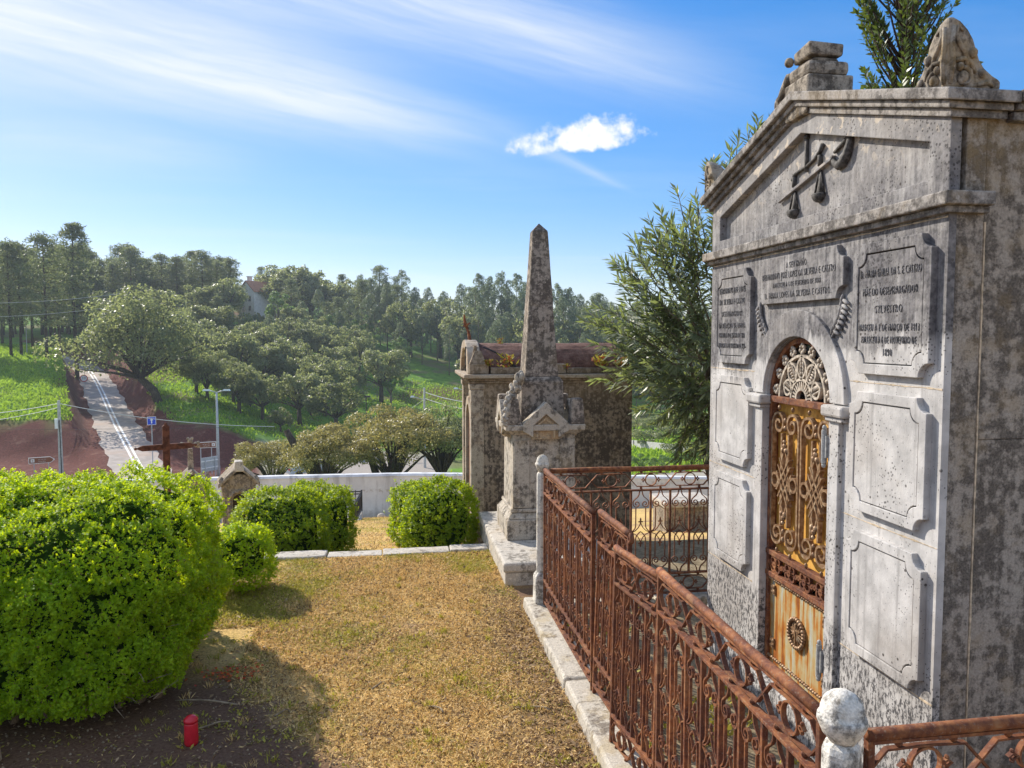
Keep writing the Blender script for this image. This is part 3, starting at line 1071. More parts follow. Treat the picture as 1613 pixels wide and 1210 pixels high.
def build_crypt():
    T = thing('burial_crypt', 'grey stone gabled crypt with rusty arched iron door and carved panels behind the railing', 'crypt', (3.1, YC, 0))
    # walls
    arch = [(3.2, 0.0), (3.2, 1.68)] + [(3.515 - 0.315 * math.cos(PI * i / 16), 1.68 + 0.315 * math.sin(PI * i / 16)) for i in range(1, 16)] + [(3.83, 1.68), (3.83, 0.0)]
    poly = [(2.5, 0.0)] + arch + [(4.56, 0.0), (4.56, 2.47), (2.5, 2.47)]
    mb = MB().prism(poly, 0, FX, FX + 0.03)
    W = part(mb, 'front_wall', 'facade', T)
    part(MB().box(FX + 0.031, FX + 0.14, 2.501, 3.199, 0, 2.46), 'corner_pilaster', 'side', T, 0.004)
    part(MB().box(FX + 0.031, FX + 0.14, 3.831, 4.559, 0, 2.46), 'corner_pilaster', 'side', T, 0.004)
    part(MB().box(FX + 0.031, FX + 0.14, 3.199, 3.831, 1.996, 2.46), 'lintel', 'side', T)
    # side wall of big blocks, seen in shade on the near side
    gap = 0.0012
    courses = [(0.0, 0.56), (0.56, 1.62), (1.62, 2.80)]
    for k, (z0, z1) in enumerate(courses):
        xs = [2.108, 3.5, 4.3] if k % 2 else [2.108, 3.1, 4.3]
        for i in range(len(xs) - 1):
            mb = MB().box(xs[i] + (gap if i else 0), xs[i + 1], 2.512 + 0.003 * ((k + i) % 2), 2.66, z0 + gap, z1)
            o = part(mb, 'side_stone', 'side', T, 0.003)
    part(MB().box(2.106, 4.29, 2.535, 2.655, 0, 2.8), 'mortar', 'side', T)
    part(MB().box(2.1, 4.3, 4.40, 4.55, 0, 2.8), 'side_wall', 'side', T)
    part(MB().box(4.15, 4.295, 2.66, 4.40, 0, 2.8), 'back_wall', 'side', T)
    part(MB().box(1.90, 2.06, 3.16, 3.87, 0.0, 0.2), 'door_step', 'facade', T, 0.008)
    # frieze that runs under the gable and turns the corner
    part(MB().box(FX - 0.05, FX + 0.145, 2.452, 4.608, 2.463, 2.512), 'string_course', 'trim', T, 0.006)
    part(MB().box(FX - 0.026, FX + 0.142, 2.476, 4.584, 2.438, 2.4625), 'string_moulding', 'trim', T, 0.004)
    # gable
    gab = [(2.5, 2.513), (2.5, 2.775), (YC, 3.075), (4.56, 2.775), (4.56, 2.513)]
    inn = [(2.612, 2.575), (2.612, 2.715), (YC, 2.982), (4.448, 2.715), (4.448, 2.575)]
    part(MB().ring(gab, inn, 0, FX - 0.004, FX + 0.04), 'gable_frame', 'facade', T, 0.004)
    part(MB().prism(gab, 0, FX + 0.06, FX + 0.14), 'gable_core', 'side', T, 0.004)
    part(MB().prism([(2.55, 2.55), (2.55, 2.73), (YC, 3.01), (4.51, 2.73), (4.51, 2.55)], 0, FX + 0.038, FX + 0.059), 'gable_panel', 'facade', T)

    def chevron(e, z_low, z_apex, th):
        return [(2.5 - e, z_low), (YC, z_apex), (4.56 + e, z_low), (4.56 + e, z_low + th), (YC, z_apex + th), (2.5 - e, z_low + th)]
    part(MB().prism(chevron(0.022, 2.768, 3.0757, 0.030), 0, FX - 0.024, FX + 0.2), 'cornice_moulding', 'trim', T, 0.004)
    part(MB().prism(chevron(0.04, 2.793, 3.106, 0.028), 0, FX - 0.044, FX + 0.21), 'cornice_moulding', 'trim', T, 0.006)
    part(MB().prism(chevron(0.062, 2.815, 3.134, 0.042), 0, FX - 0.066, FX + 0.22), 'cornice', 'trim', T, 0.006)
    for sgn, ye in ((-1, 2.5), (1, 4.56)):
        for e, z0, z1 in ((0.024, 2.765, 2.798), (0.042, 2.798, 2.822), (0.064, 2.822, 2.864)):
            y0, y1 = (ye - e, ye + 0.1) if sgn < 0 else (ye - 0.1, ye + e)
            part(MB().box(FX + 0.222, 4.36, y0, y1, z0, z1 - 0.001), 'side_cornice', 'trim', T, 0.005)
    part(MB().prism([(2.47, 2.865), (YC, 3.172), (4.59, 2.865), (4.59, 2.83), (YC, 3.13), (2.47, 2.83)], 0, FX + 0.222, 4.36), 'roof', 'side', T)

    # corner acroteria: a bell-shaped block whose two faces meet at the corner
    def acroterion(yc, sg, w, h, z0, xdir=1):
        prof = [(1.0, 0.0), (1.0, 0.14), (0.86, 0.2), (0.70, 0.30), (0.60, 0.42), (0.54, 0.56), (0.48, 0.70), (0.38, 0.83), (0.24, 0.94), (0.08, 1.0)]
        V, F = [], []
        x0 = FX - 0.045
        for a, b in prof:
            s = w * a
            for dx, dy in ((0, 0), (s, 0), (s, s), (0, s)):
                V.append((x0 + dx, yc + sg * dy, z0 + h * b))
        n = len(prof)
        for i in range(n - 1):
            for j in range(4):
                j2 = (j + 1) % 4
                F.append((i * 4 + j, i * 4 + j2, (i + 1) * 4 + j2, (i + 1) * 4 + j))
        F += [(3, 2, 1, 0), tuple((n - 1) * 4 + j for j in range(4))]
        A = part(MB().add(V, F), 'corner_acroterion', 'carved', T, 0.012)
        # carved scrolls and leaves standing out of both faces
        for face in (0, 1):
            mb = MB()
            curves = [spiral(0.30 * w, 0.16 * h, 0.16 * w, 0.03 * w, PI * 0.6, -1.4, 16),
                      [(0.36 * w, 0.30 * h), (0.30 * w, 0.50 * h), (0.20 * w, 0.62 * h), (0.13 * w, 0.74 * h), (0.17 * w, 0.86 * h), (0.26 * w, 0.80 * h)],
                      [(0.06 * w, 0.06 * h), (0.10 * w, 0.34 * h), (0.07 * w, 0.60 * h), (0.09 * w, 0.86 * h)],
                      [(0.55 * w, 0.06 * h), (0.74 * w, 0.10 * h), (0.84 * w, 0.05 * h)],
                      [(0.14 * w, 0.38 * h), (0.30 * w, 0.42 * h), (0.42 * w, 0.36 * h), (0.50 * w, 0.22 * h)]]
            for cv in curves:
                pts = []
                for s, zz in cv:
                    if face == 0:
                        pts.append((x0 - 0.002, yc + sg * s, z0 + zz))
                    else:
                        pts.append((x0 + s, yc - sg * 0.002, z0 + zz))
                mb.tube(pts, [0.034 * w + 0.010 * w * math.sin(i) for i in range(len(pts))], 6)
            for (s, zz, rr) in ((0.28, 0.16, 0.07), (0.45, 0.50, 0.06), (0.22, 0.30, 0.05), (0.62, 0.22, 0.05)):
                s, zz = s * w, zz * h
                c = (x0 - 0.002, yc + sg * s, z0 + zz) if face == 0 else (x0 + s, yc - sg * 0.002, z0 + zz)
                mb.ball(c, rr * w * 1.2, rr * w * 1.2, rr * w * 1.5, 7, 5)
            c = link('carved_scroll', mb.mesh('carved_scroll', 'carved', True), A, False)
            c.data.transform(Matrix.Translation(-root_loc(T)))
        return A
    acroterion(2.478, 1, 0.215, 0.245, 2.866)
    acroterion(4.585, -1, 0.19, 0.21, 2.866)
    # block on the ridge with a scroll and a broken cross foot
    rough(part(MB().box(1.925, 2.16, 3.42, 3.64, 3.05, 3.232), 'ridge_block', 'carved', T, 0.012), 0.004, 14, 2)
    rough(part(MB().box(1.935, 2.145, 3.43, 3.63, 3.2325, 3.300), 'ridge_cushion', 'carved', T, 0.022), 0.004, 14, 2)
    mb = MB().frustum(1.965, 2.105, 3.455, 3.60, 3.3005, 1.98, 2.09, 3.465, 3.59, 3.325)
    mb.frustum(1.955, 2.11, 3.445, 3.61, 3.3255, 1.945, 2.115, 3.44, 3.615, 3.385)
    rough(part(mb, 'broken_cross_foot', 'carved', T, 0.012), 0.012, 14)
    mb = MB()
    mb.tube([(1.955, 3.63 + 0.013 * i, 3.275 - 0.006 * i - 0.0006 * i * i) for i in range(9)], [0.030 - 0.0012 * i for i in range(9)], 8)
    mb.tube([(1.955, p, q) for p, q in spiral(3.735, 3.175, 0.036, 0.010, PI / 2, -1.4, 16)], 0.015, 6)
    mb.ball((1.94, 3.625, 3.345), 0.024, 0.024, 0.024)
    part(mb, 'ridge_scroll', 'carved', T, smooth=True)
    part(MB().prism([(3.64, 3.05), (3.64, 3.19), (3.80, 3.145), (3.80, 3.05)], 0, 1.93, 2.14), 'ridge_saddle', 'carved', T, 0.008)

    # panels
    def panel(y0, y1, z0, z1, inner=True):
        r = 0.055
        d = 0.026
        if inner:
            o_ = notched(y0, y1, z0, z1, r)
            i_ = notched(y0 + 0.040, y1 - 0.040, z0 + 0.042, z1 - 0.042, 0.052)
            Pn = part(MB().ring(o_, i_, 0, FX - d, FX + 0.01), 'panel', 'facade', T, 0.003)
            pl = MB().prism(notched(y0 + 0.0455, y1 - 0.0455, z0 + 0.0475, z1 - 0.0475, 0.052), 0, FX - d + 0.003, FX + 0.01)
            q = link('panel_face', pl.mesh('panel_face', 'facade'), Pn, False)
            q.data.transform(Matrix.Translation(-root_loc(T)))
        else:
            Pn = part(MB().prism(notched(y0, y1, z0, z1, r), 0, FX - d, FX + 0.01), 'panel', 'facade', T, 0.003)
        return Pn

    def inscribe(Pn, lines, y, narrow=0.62, d=0.0245):
        for (txt, z, size, width) in lines:
            me = text_mesh(txt, size, 0.0012, 1.08, narrow)
            xs = [v.co.x for v in me.vertices]
            wd = max(xs) - min(xs)
            if width and wd > width:
                me.transform(Matrix.Diagonal((width / wd, 1, 1, 1)))
            me.materials.append(MAT['letter'])
            xf_facade(me, d, y, z)
            o = link('inscription', me, Pn, False)
            me.transform(Matrix.Translation(-root_loc(T)))

    pu = panel(2.550, 3.035, 1.845, 2.382)
    inscribe(pu, [('D. MARIA EMILIA DA S. E CASTRO', 2.255, 0.046, 0.375), ('MÃE DO DESEMBARGADOR', 2.180, 0.046, 0.34), ('SYLVESTRO', 2.108, 0.046, 0.17),
                  ('NASCEU A 2 DE MARÇO DE 1813', 2.035, 0.042, 0.37), ('FALLECEU A 6 DE NOVEMBRO DE', 1.985, 0.042, 0.34), ('1890', 1.935, 0.042, 0.07)], 2.7925)
    pf = panel(3.985, 4.455, 1.845, 2.382)
    inscribe(pf, [('BERNARDINO JOSÉ LOPES', 2.265, 0.050, 0.34), ('DA SILVEIRA E CASTRO', 2.200, 0.050, 0.33), ('DESEMBARGADOR', 2.130, 0.046, 0.29),
                  ('DA RELAÇÃO DE LISBOA', 2.062, 0.046, 0.35), ('NASCEU A 28 DE JUNHO DE 1812', 2.005, 0.042, 0.34), ('FALLECEU A 6 DE FEVEREIRO DE 1889', 1.945, 0.042, 0.35)], 4.22)
    pc = panel(3.105, 3.905, 2.168, 2.403, False)
    inscribe(pc, [('A SEU IRMÃO', 2.352, 0.044, 0.34), ('BERNARDINO JOSÉ LOPES DA SILVEIRA E CASTRO', 2.305, 0.048, 0.68), ('FALLECEU A 6 DE FEVEREIRO DE 1889', 2.258, 0.036, 0.55),
                  ('D. MARIA LOPES DA SILVEIRA E CASTRO.', 2.208, 0.046, 0.68)], 3.505, d=0.0272)
    panel(2.550, 3.035, 1.265, 1.770)
    panel(3.985, 4.455, 1.265, 1.770)
    panel(2.550, 3.035, 0.650, 1.178)
    panel(3.985, 4.455, 0.670, 1.190)

    # arch surround, jambs and imposts
    n = 20
    o_ = [(3.515 - 0.432 * math.cos(PI * i / n), 1.70 + 0.432 * math.sin(PI * i / n)) for i in range(n + 1)]
    i_ = [(3.515 - 0.317 * math.cos(PI * i / n), 1.70 + 0.300 * math.sin(PI * i / n)) for i in range(n + 1)]
    part(MB().ring(o_, i_, 0, FX - 0.020, FX + 0.029, closed=False), 'arch_surround', 'facade', T, 0.004)
    for y0, y1 in ((3.118, 3.199), (3.831, 3.912)):
        part(MB().box(FX - 0.020, FX + 0.029, y0, y1, 0.201, 1.636), 'door_jamb', 'facade', T, 0.004)
    for y0, y1 in ((3.055, 3.225), (3.805, 3.975)):
        part(MB().box(FX - 0.050, FX + 0.029, y0, y1, 1.642, 1.694), 'impost', 'facade', T, 0.012)
        part(MB().box(FX - 0.036, FX + 0.028, y0 + 0.02, y1 - 0.02, 1.622, 1.6395), 'impost_fillet', 'facade', T, 0.004)
    # cream mortar showing in the joints between the facing slabs
    for (y0, y1, z) in ((2.503, 3.075, 1.808), (2.503, 3.11, 1.222), (2.503, 3.11, 0.632), (3.92, 4.557, 1.808), (3.92, 4.557, 1.222), (3.92, 4.557, 0.640), (2.503, 4.557, 2.428)):
        n = int((y1 - y0) / 0.018)
        V, F = [], []
        for i in range(n + 1):
            y = y0 + (y1 - y0) * i / n
            hh = 0.0012 + 0.0045 * max(0, mnoise.noise(Vector((y * 23, z * 7, 0))) + 0.12)
            zz = z + 0.002 * mnoise.noise(Vector((y * 9, z, 3)))
            V += [(FX + 0.002, y, zz - hh), (FX - 0.0015, y, zz - hh), (FX - 0.0015, y, zz + hh), (FX + 0.002, y, zz + hh)]
        for i in range(n):
            for j in range(4):
                F.append((i * 4 + j, i * 4 + (j + 1) % 4, i * 4 + 4 + (j + 1) % 4, i * 4 + 4 + j))
        part(MB().add(V, F), 'mortar_joint', 'joint', T)
    n = 60
    V, F = [], []
    for i in range(n + 1):
        z = 0.05 + 2.36 * i / n
        hh = 0.002 + 0.006 * max(0, mnoise.noise(Vector((z * 19, 5, 0))) + 0.1)
        xx = FX + 0.144 + 0.002 * mnoise.noise(Vector((z * 9, 4, 3)))
        V += [(xx - hh, 2.515, z), (xx - hh, 2.500, z), (xx + hh, 2.500, z), (xx + hh, 2.515, z)]
    for i in range(n):
        for j in range(4):
            F.append((i * 4 + j, i * 4 + (j + 1) % 4, i * 4 + 4 + (j + 1) % 4, i * 4 + 4 + j))
    part(MB().add(V, F), 'mortar_joint', 'joint', T)
    # laurel sprigs
    for sg in (-1, 1):
        C, D, L = [], [], []
        mb = MB()
        pts = []
        for i in range(8):
            t = i / 7
            s = sg * (0.30 + 0.085 * t + 0.02 * math.sin(3 * t))
            zz = 1.985 + 0.155 * t
            pts.append((FX - 0.012, 3.515 - s, zz))
        mb.tube(pts, 0.005, 5)
        for i, p in enumerate(pts[1:]):
            for k in (-1, 1):
                a = PI / 2 - sg * 0.35 + k * 0.75
                y, z = p[1] - math.cos(a) * 0.024, p[2] + math.sin(a) * 0.024
                m_ = Matrix.Translation((FX - 0.010, y, z)) @ Matrix.Rotation(a - PI / 2, 4, 'X')
                b = MB().ball((0, 0, 0), 0.010, 0.0095, 0.026, 6, 4).xf(m_)
                mb.add(b.v, b.f)
        part(mb, 'laurel_sprig', 'facade', T, smooth=True)

    # scales, sword and horn in relief on the gable panel
    gx = FX + 0.030

    def rel(pts, r):
        return MB().tube([(gx, y, z) for y, z in pts], r, 6)
    mb = rel([(3.532, 2.965), (3.53, 2.86), (3.528, 2.80)], 0.010)
    mb.add(*(lambda b: (b.v, b.f))(MB().ball((gx, 3.532, 2.965), 0.014, 0.018, 0.014)))
    part(mb, 'scale_hanger', 'relief', T, smooth=True)
    part(rel([(3.665, 2.782), (3.64, 2.805), (3.60, 2.815), (3.53, 2.822), (3.46, 2.842), (3.41, 2.868), (3.385, 2.895)], [0.008, 0.011, 0.008, 0.009, 0.008, 0.011, 0.013]), 'scale_beam', 'relief', T, smooth=True)
    for yy, zt, zb in ((3.642, 2.795, 2.632), (3.408, 2.850, 2.672)):
        mb = rel([(yy, zt), (yy - 0.002, zt - 0.05)], 0.013)
        for s in (-0.040, 0.040):
            b = rel([(yy, zt - 0.045), (yy + s, zb)], 0.0055)
            mb.add(b.v, b.f)
        b = MB().prism([(yy - 0.022, zb + 0.005), (yy, zt - 0.05), (yy + 0.010, zb + 0.005)], 0, gx - 0.003, gx + 0.008)
        mb.add(b.v, b.f)
        b = MB().ball((gx - 0.002, yy, zb - 0.004), 0.03, 0.046, 0.038, 10, 8)
        b.v = [(x, y, min(z, zb)) for x, y, z in b.v]
        mb.add(b.v, b.f)
        part(mb, 'scale_pan', 'relief', T, smooth=True)
    part(MB().prism([(3.79, 2.690), (3.64, 2.722), (3.30, 2.802), (3.285, 2.822), (3.62, 2.742)], 0, gx - 0.014, gx + 0.008), 'sword_blade', 'facade', T, 0.003)
    hp = [(3.31, 2.822), (3.285, 2.785), (3.25, 2.768), (3.215, 2.775), (3.185, 2.802), (3.165, 2.85), (3.162, 2.885)]
    mb = rel(hp, [0.008, 0.016, 0.022, 0.026, 0.024, 0.020, 0.014])
    b = rel([(3.162, 2.888), (3.22, 2.862), (3.29, 2.835)], [0.014, 0.010, 0.008])
    mb.add(b.v, b.f)
    part(mb, 'sword_hilt', 'relief', T, smooth=True)

    # ---------------- the door
    dx = FX + 0.030               # plane of the ironwork

    def front(mb):
        """strip made in local xz (x to the right) -> facade plane"""
        m_ = Matrix(((0, 1, 0, dx), (-1, 0, 0, 3.515), (0, 0, 1, 0), (0, 0, 0, 1)))
        return mb.xf(m_)
    fr_o = [(3.2, 0.2)] + [(3.2, 1.66)] + [(3.515 - 0.315 * math.cos(PI * i / 16), 1.68 + 0.315 * math.sin(PI * i / 16)) for i in range(0, 17)] + [(3.83, 1.66), (3.83, 0.2)]
    fr_i = [(3.225, 0.225)] + [(3.225, 1.66)] + [(3.515 - 0.288 * math.cos(PI * i / 16), 1.68 + 0.288 * math.sin(PI * i / 16)) for i in range(0, 17)] + [(3.805, 1.66), (3.805, 0.225)]
    D = part(MB().ring(fr_o, fr_i, 0, dx - 0.012, dx + 0.05), 'door', 'rust', T, 0.003, label='rusty ochre iron door with scrollwork and arched fanlight')

    def sub(mb, name, mat, bevel=0.0, smooth=False):
        o = link(name, mb.mesh(name, mat, smooth), D, False)
        o.data.transform(Matrix.Translation(-root_loc(T)))
        if bevel:
            b = o.modifiers.new('bevel', 'BEVEL')
            b.width = bevel
            b.segments = 2
        return o
    sub(MB().box(dx + 0.03, dx + 0.04, 3.2, 3.83, 0.76, 1.67), 'backing_sheet', 'doorsheet')
    half = [(3.815, 1.672)] + [(3.515 + 0.3 * math.cos(PI * i / 16), 1.68 + 0.3 * math.sin(PI * i / 16)) for i in range(17)] + [(3.215, 1.672)]
    sub(MB().prism(half, 0, dx + 0.03, dx + 0.04), 'fanlight_glass', 'glassdark')
    sub(MB().box(dx - 0.02, dx + 0.02, 3.2, 3.83, 1.655, 1.69), 'transom_bar', 'rust', 0.004)
    sub(MB().box(dx - 0.018, dx + 0.02, 3.2, 3.83, 0.838, 0.866), 'door_rail', 'rust', 0.004)
    sub(MB().box(dx - 0.018, dx + 0.02, 3.2, 3.83, 0.722, 0.750), 'door_rail', 'rust', 0.004)
    sub(MB().box(dx + 0.004, dx + 0.02, 3.222, 3.808, 0.21, 0.72), 'kick_panel', 'rustpanel')
    # rope borders round the kick panel
    for z in (0.708, 0.285):
        mb = MB()
        for i in range(30):
            y = 3.23 + 0.57 * i / 29
            mb.ball((dx - 0.001, y, z + 0.002 * (i % 2)), 0.010, 0.012, 0.008, 6, 4)
        sub(mb, 'rope_border', 'brass', smooth=True)
    mb = MB()
    for i in range(24):
        mb.ball((dx - 0.001, 3.236, 0.30 + 0.40 * i / 23), 0.009, 0.007, 0.010, 6, 4)
    sub(mb, 'rope_border', 'brass', smooth=True)
    # oval wreath with rays and a cross
    mb = MB()
    for i in range(26):
        a = 2 * PI * i / 26
        mb.ball((dx - 0.006, 3.515 + 0.072 * math.cos(a), 0.51 + 0.072 * math.sin(a)), 0.013, 0.013, 0.011, 6, 5)
    mb.prism([(3.515 + 0.062 * math.cos(2 * PI * i / 20), 0.51 + 0.062 * math.sin(2 * PI * i / 20)) for i in range(20)], 0, dx - 0.002, dx + 0.006)
    wr = sub(mb, 'wreath_medallion', 'brass', smooth=True)
    mb = MB()
    for i in range(16):
        a = 2 * PI * i / 16
        mb.tube([(dx - 0.008, 3.515 + 0.012 * math.cos(a), 0.51 + 0.012 * math.sin(a)), (dx - 0.004, 3.515 + 0.055 * math.cos(a), 0.51 + 0.055 * math.sin(a))], [0.005, 0.002], 5)
    mb.box(dx - 0.014, dx - 0.004, 3.511, 3.519, 0.46, 0.56)
    mb.box(dx - 0.0135, dx - 0.0045, 3.475, 3.555, 0.525, 0.533)
    sub(mb, 'ray_cross', 'brass')
    stud = None
    for y in (3.265, 3.765):
        for z in (0.655, 0.365):
            mb = MB().box(-0.008, 0.006, -0.020, 0.020, -0.026, 0.026)
            for a in (-1, 1):
                for b_ in (-1, 1):
                    mb.ball((-0.008, a * 0.010, b_ * 0.013), 0.006, 0.008, 0.010, 6, 4)
            mb.xf(Matrix.Translation((dx + 0.004, y, z)))
            sub(mb, 'corner_stud', 'brass')
    # row of pierced quatrefoils
    for i in range(4):
        c = -0.222 + 0.148 * i
        mb = MB()
        for k in range(4):
            a = PI / 4 + k * PI / 2
            mb.strip(arc(c + 0.033 * math.cos(a), 0.795 + 0.026 * math.sin(a), 0.021, 0, 2 * PI, 10), 0.010, 0.018)
            mb.strip(spiral(c + 0.060 * math.cos(k * PI / 2), 0.795 + 0.036 * math.sin(k * PI / 2), 0.014, 0.004, k * PI / 2 + PI, 1.2, 8), 0.008, 0.016)
        mb.strip(arc(c, 0.795, 0.012, 0, 2 * PI, 8), 0.014, 0.03)
        sub(front(mb), 'quatrefoil', 'rust')
    # scroll bars in two fields
    for cx in (-0.146, 0.146):
        for sg in (-1, 1):
            for top in (1, -1):
                zc, ze = (1.548, 1.25) if top > 0 else (0.972, 1.25)
                c = cx + sg * 0.068
                # big volute with a straight tail running along the outer side
                a0 = PI if sg < 0 else 0
                dirn = -1 if (sg < 0) == (top > 0) else 1
                sp = spiral(c, zc, 0.064, 0.014, a0, dirn * 1.45, 20)
                tail = [(c + sg * 0.064, ze), (c + sg * 0.064, zc - top * 0.10), (c + sg * 0.066, zc - top * 0.04)]
                sub(front(MB().strip(tail + sp, 0.013, 0.024)), 'scroll_bar', 'brass')
            inner = [(cx + sg * 0.034, 1.50), (cx + sg * 0.034, 1.02)]
            sub(front(MB().strip(inner, 0.013, 0.022)), 'upright_bar', 'brass')
        for top in (1, -1):
            zc = 1.612 if top > 0 else 0.898
            for sg in (-1, 1):
                m_ = MB().ball((0, 0, 0), 0.010, 0.010, 0.014, 6, 5)
                m_.xf(Matrix.Translation((dx - 0.006, 3.515 - (cx + sg * 0.068), zc + top * 0.018)))
                sub(m_, 'rivet', 'brass', smooth=True)
            m_ = MB()
            for q in (-0.02, 0.02):
                m_.ball((dx - 0.008, 3.515 - cx, (1.548 if top > 0 else 0.972) + q), 0.012, 0.012, 0.016, 6, 5)
            sub(m_, 'collar', 'brass', smooth=True)
        # woven knot: crossing bars, side rings and two finials
        mb = MB()
        for k in (-1, 0, 1):
            o_ = k * 0.036
            mb.strip([(cx - 0.06 + o_ * 0.4, 1.25 + 0.085 + o_), (cx + 0.06 + o_ * 0.4, 1.25 - 0.085 + o_)], 0.010, 0.030)
        sub(front(mb), 'knot_strand', 'brass')
        mb = MB()
        for k in (-1, 0, 1):
            o_ = k * 0.036
            mb.strip([(cx - 0.06 - o_ * 0.4, 1.25 - 0.085 + o_), (cx + 0.06 - o_ * 0.4, 1.25 + 0.085 + o_)], 0.010, 0.028)
        sub(front(mb), 'knot_strand', 'brass')
        for sg in (-1, 1):
            mb = MB().strip(arc(cx + sg * 0.092, 1.25, 0.034, 0, 2 * PI, 16), 0.013, 0.028)
            sub(front(mb), 'knot_ring', 'brass')
            zf = 1.25 + sg * 0.165
            mb = MB().strip([(cx - 0.016, zf - sg * 0.085), (cx - 0.026, zf - sg * 0.045), (cx - 0.012, zf - sg * 0.012), (cx, zf), (cx + 0.012, zf - sg * 0.012), (cx + 0.026, zf - sg * 0.045), (cx + 0.016, zf - sg * 0.085)], 0.010, 0.024)
            front(mb)
            for (a, b_, r_) in ((-0.016, 0.0, 0.015), (0.016, 0.0, 0.015), (0, 0.022, 0.016), (0, 0.045, 0.010)):
                mb.ball((dx - 0.010, 3.515 - (cx + a), zf + sg * b_), 0.012, r_, r_, 7, 5)
            sub(mb, 'finial', 'brass')
    # fanlight tracery: rings, almond leaves and a fringe of palmettes
    fan = 1.69
    for r_ in (0.215, 0.098):
        sub(front(MB().strip(arc(0, fan, r_, 0, PI, 24), 0.013, 0.022)), 'fanlight_ring', 'fan')
    sub(front(MB().strip(arc(0, fan, 0.05, 0, PI, 14), 0.012, 0.02)), 'fanlight_ring', 'fan')
    mb = MB()
    for i in range(13):
        a = PI * (i + 0.5) / 13
        mb.strip([(0.056 * math.cos(a), fan + 0.056 * math.sin(a)), (0.09 * math.cos(a), fan + 0.09 * math.sin(a))], 0.008, 0.016)
    sub(front(mb), 'fanlight_spokes', 'fan')
    for a in (PI * 0.12, PI * 0.31, PI / 2, PI * 0.69, PI * 0.88):
        ca, sa = math.cos(a), math.sin(a)
        big = 1.0 if abs(a - PI / 2) < 1.1 else 0.72
        lo = []
        for i in range(17):
            t = i / 16
            if t <= 0.5:
                rr, ww = 0.10 + 0.112 * big * (t * 2), 0.040 * math.sin(PI * (t * 2)) ** 0.8
            else:
                rr, ww = 0.10 + 0.112 * big * (2 - t * 2), -0.040 * math.sin(PI * (2 - t * 2)) ** 0.8
            lo.append((rr * ca - ww * sa, fan + rr * sa + ww * ca))
        sub(front(MB().strip(lo, 0.011, 0.022)), 'almond_loop', 'fan')
        mb = MB()
        for i in range(5):
            rr = 0.125 + 0.016 * i * big
            for k in (-1, 1):
                y = rr * ca - k * 0.012 * sa
                z = fan + rr * sa + k * 0.012 * ca
                m_ = Matrix.Translation((dx - 0.006, 3.515 - y, z)) @ Matrix.Rotation(-(a - PI / 2 + k * 0.5) * -1, 4, 'X')
                b = MB().ball((0, 0, 0), 0.007, 0.006, 0.014, 6, 4).xf(m_)
                mb.add(b.v, b.f)
        sub(mb, 'palm_leaf', 'fan', smooth=True)
    for i in range(9):
        a = PI * (0.045 + 0.91 * i / 8)
        ca, sa = math.cos(a), math.sin(a)
        mb = MB()
        for (rr, ww, q) in ((0.232, 0, 0.013), (0.245, 0.017, 0.012), (0.245, -0.017, 0.012), (0.262, 0.014, 0.011), (0.262, -0.014, 0.011), (0.274, 0.0, 0.012)):
            mb.ball((dx - 0.006, 3.515 - (rr * ca - ww * sa), fan + 0.985 * rr * sa + ww * ca), 0.010, q, q, 6, 5)
        sub(mb, 'palmette', 'fan', smooth=True)
    # hinges on the jamb
    for z in (1.50, 0.50):
        mb = MB()
        mb.tube([(dx - 0.055, 3.222, z - 0.075), (dx - 0.055, 3.222, z + 0.075)], 0.013, 10)
        mb.ball((dx - 0.055, 3.222, z + 0.085), 0.011, 0.011, 0.014)
        mb.ball((dx - 0.055, 3.222, z - 0.085), 0.011, 0.011, 0.014)
        mb.box(dx - 0.06, dx - 0.02, 3.20, 3.226, z - 0.05, z + 0.05)
        sub(mb, 'hinge', 'steel')
    return T


build_crypt()
#==CRYPT END==

# ------------------------------------------------------------------ wrought-iron railings
BW = 0.152                       # bay width
Z1, Z2, Z3, Z4 = 0.088, 0.235, 0.868, 1.02


def mirror(pts):
    return [(-x, z) for x, z in pts]


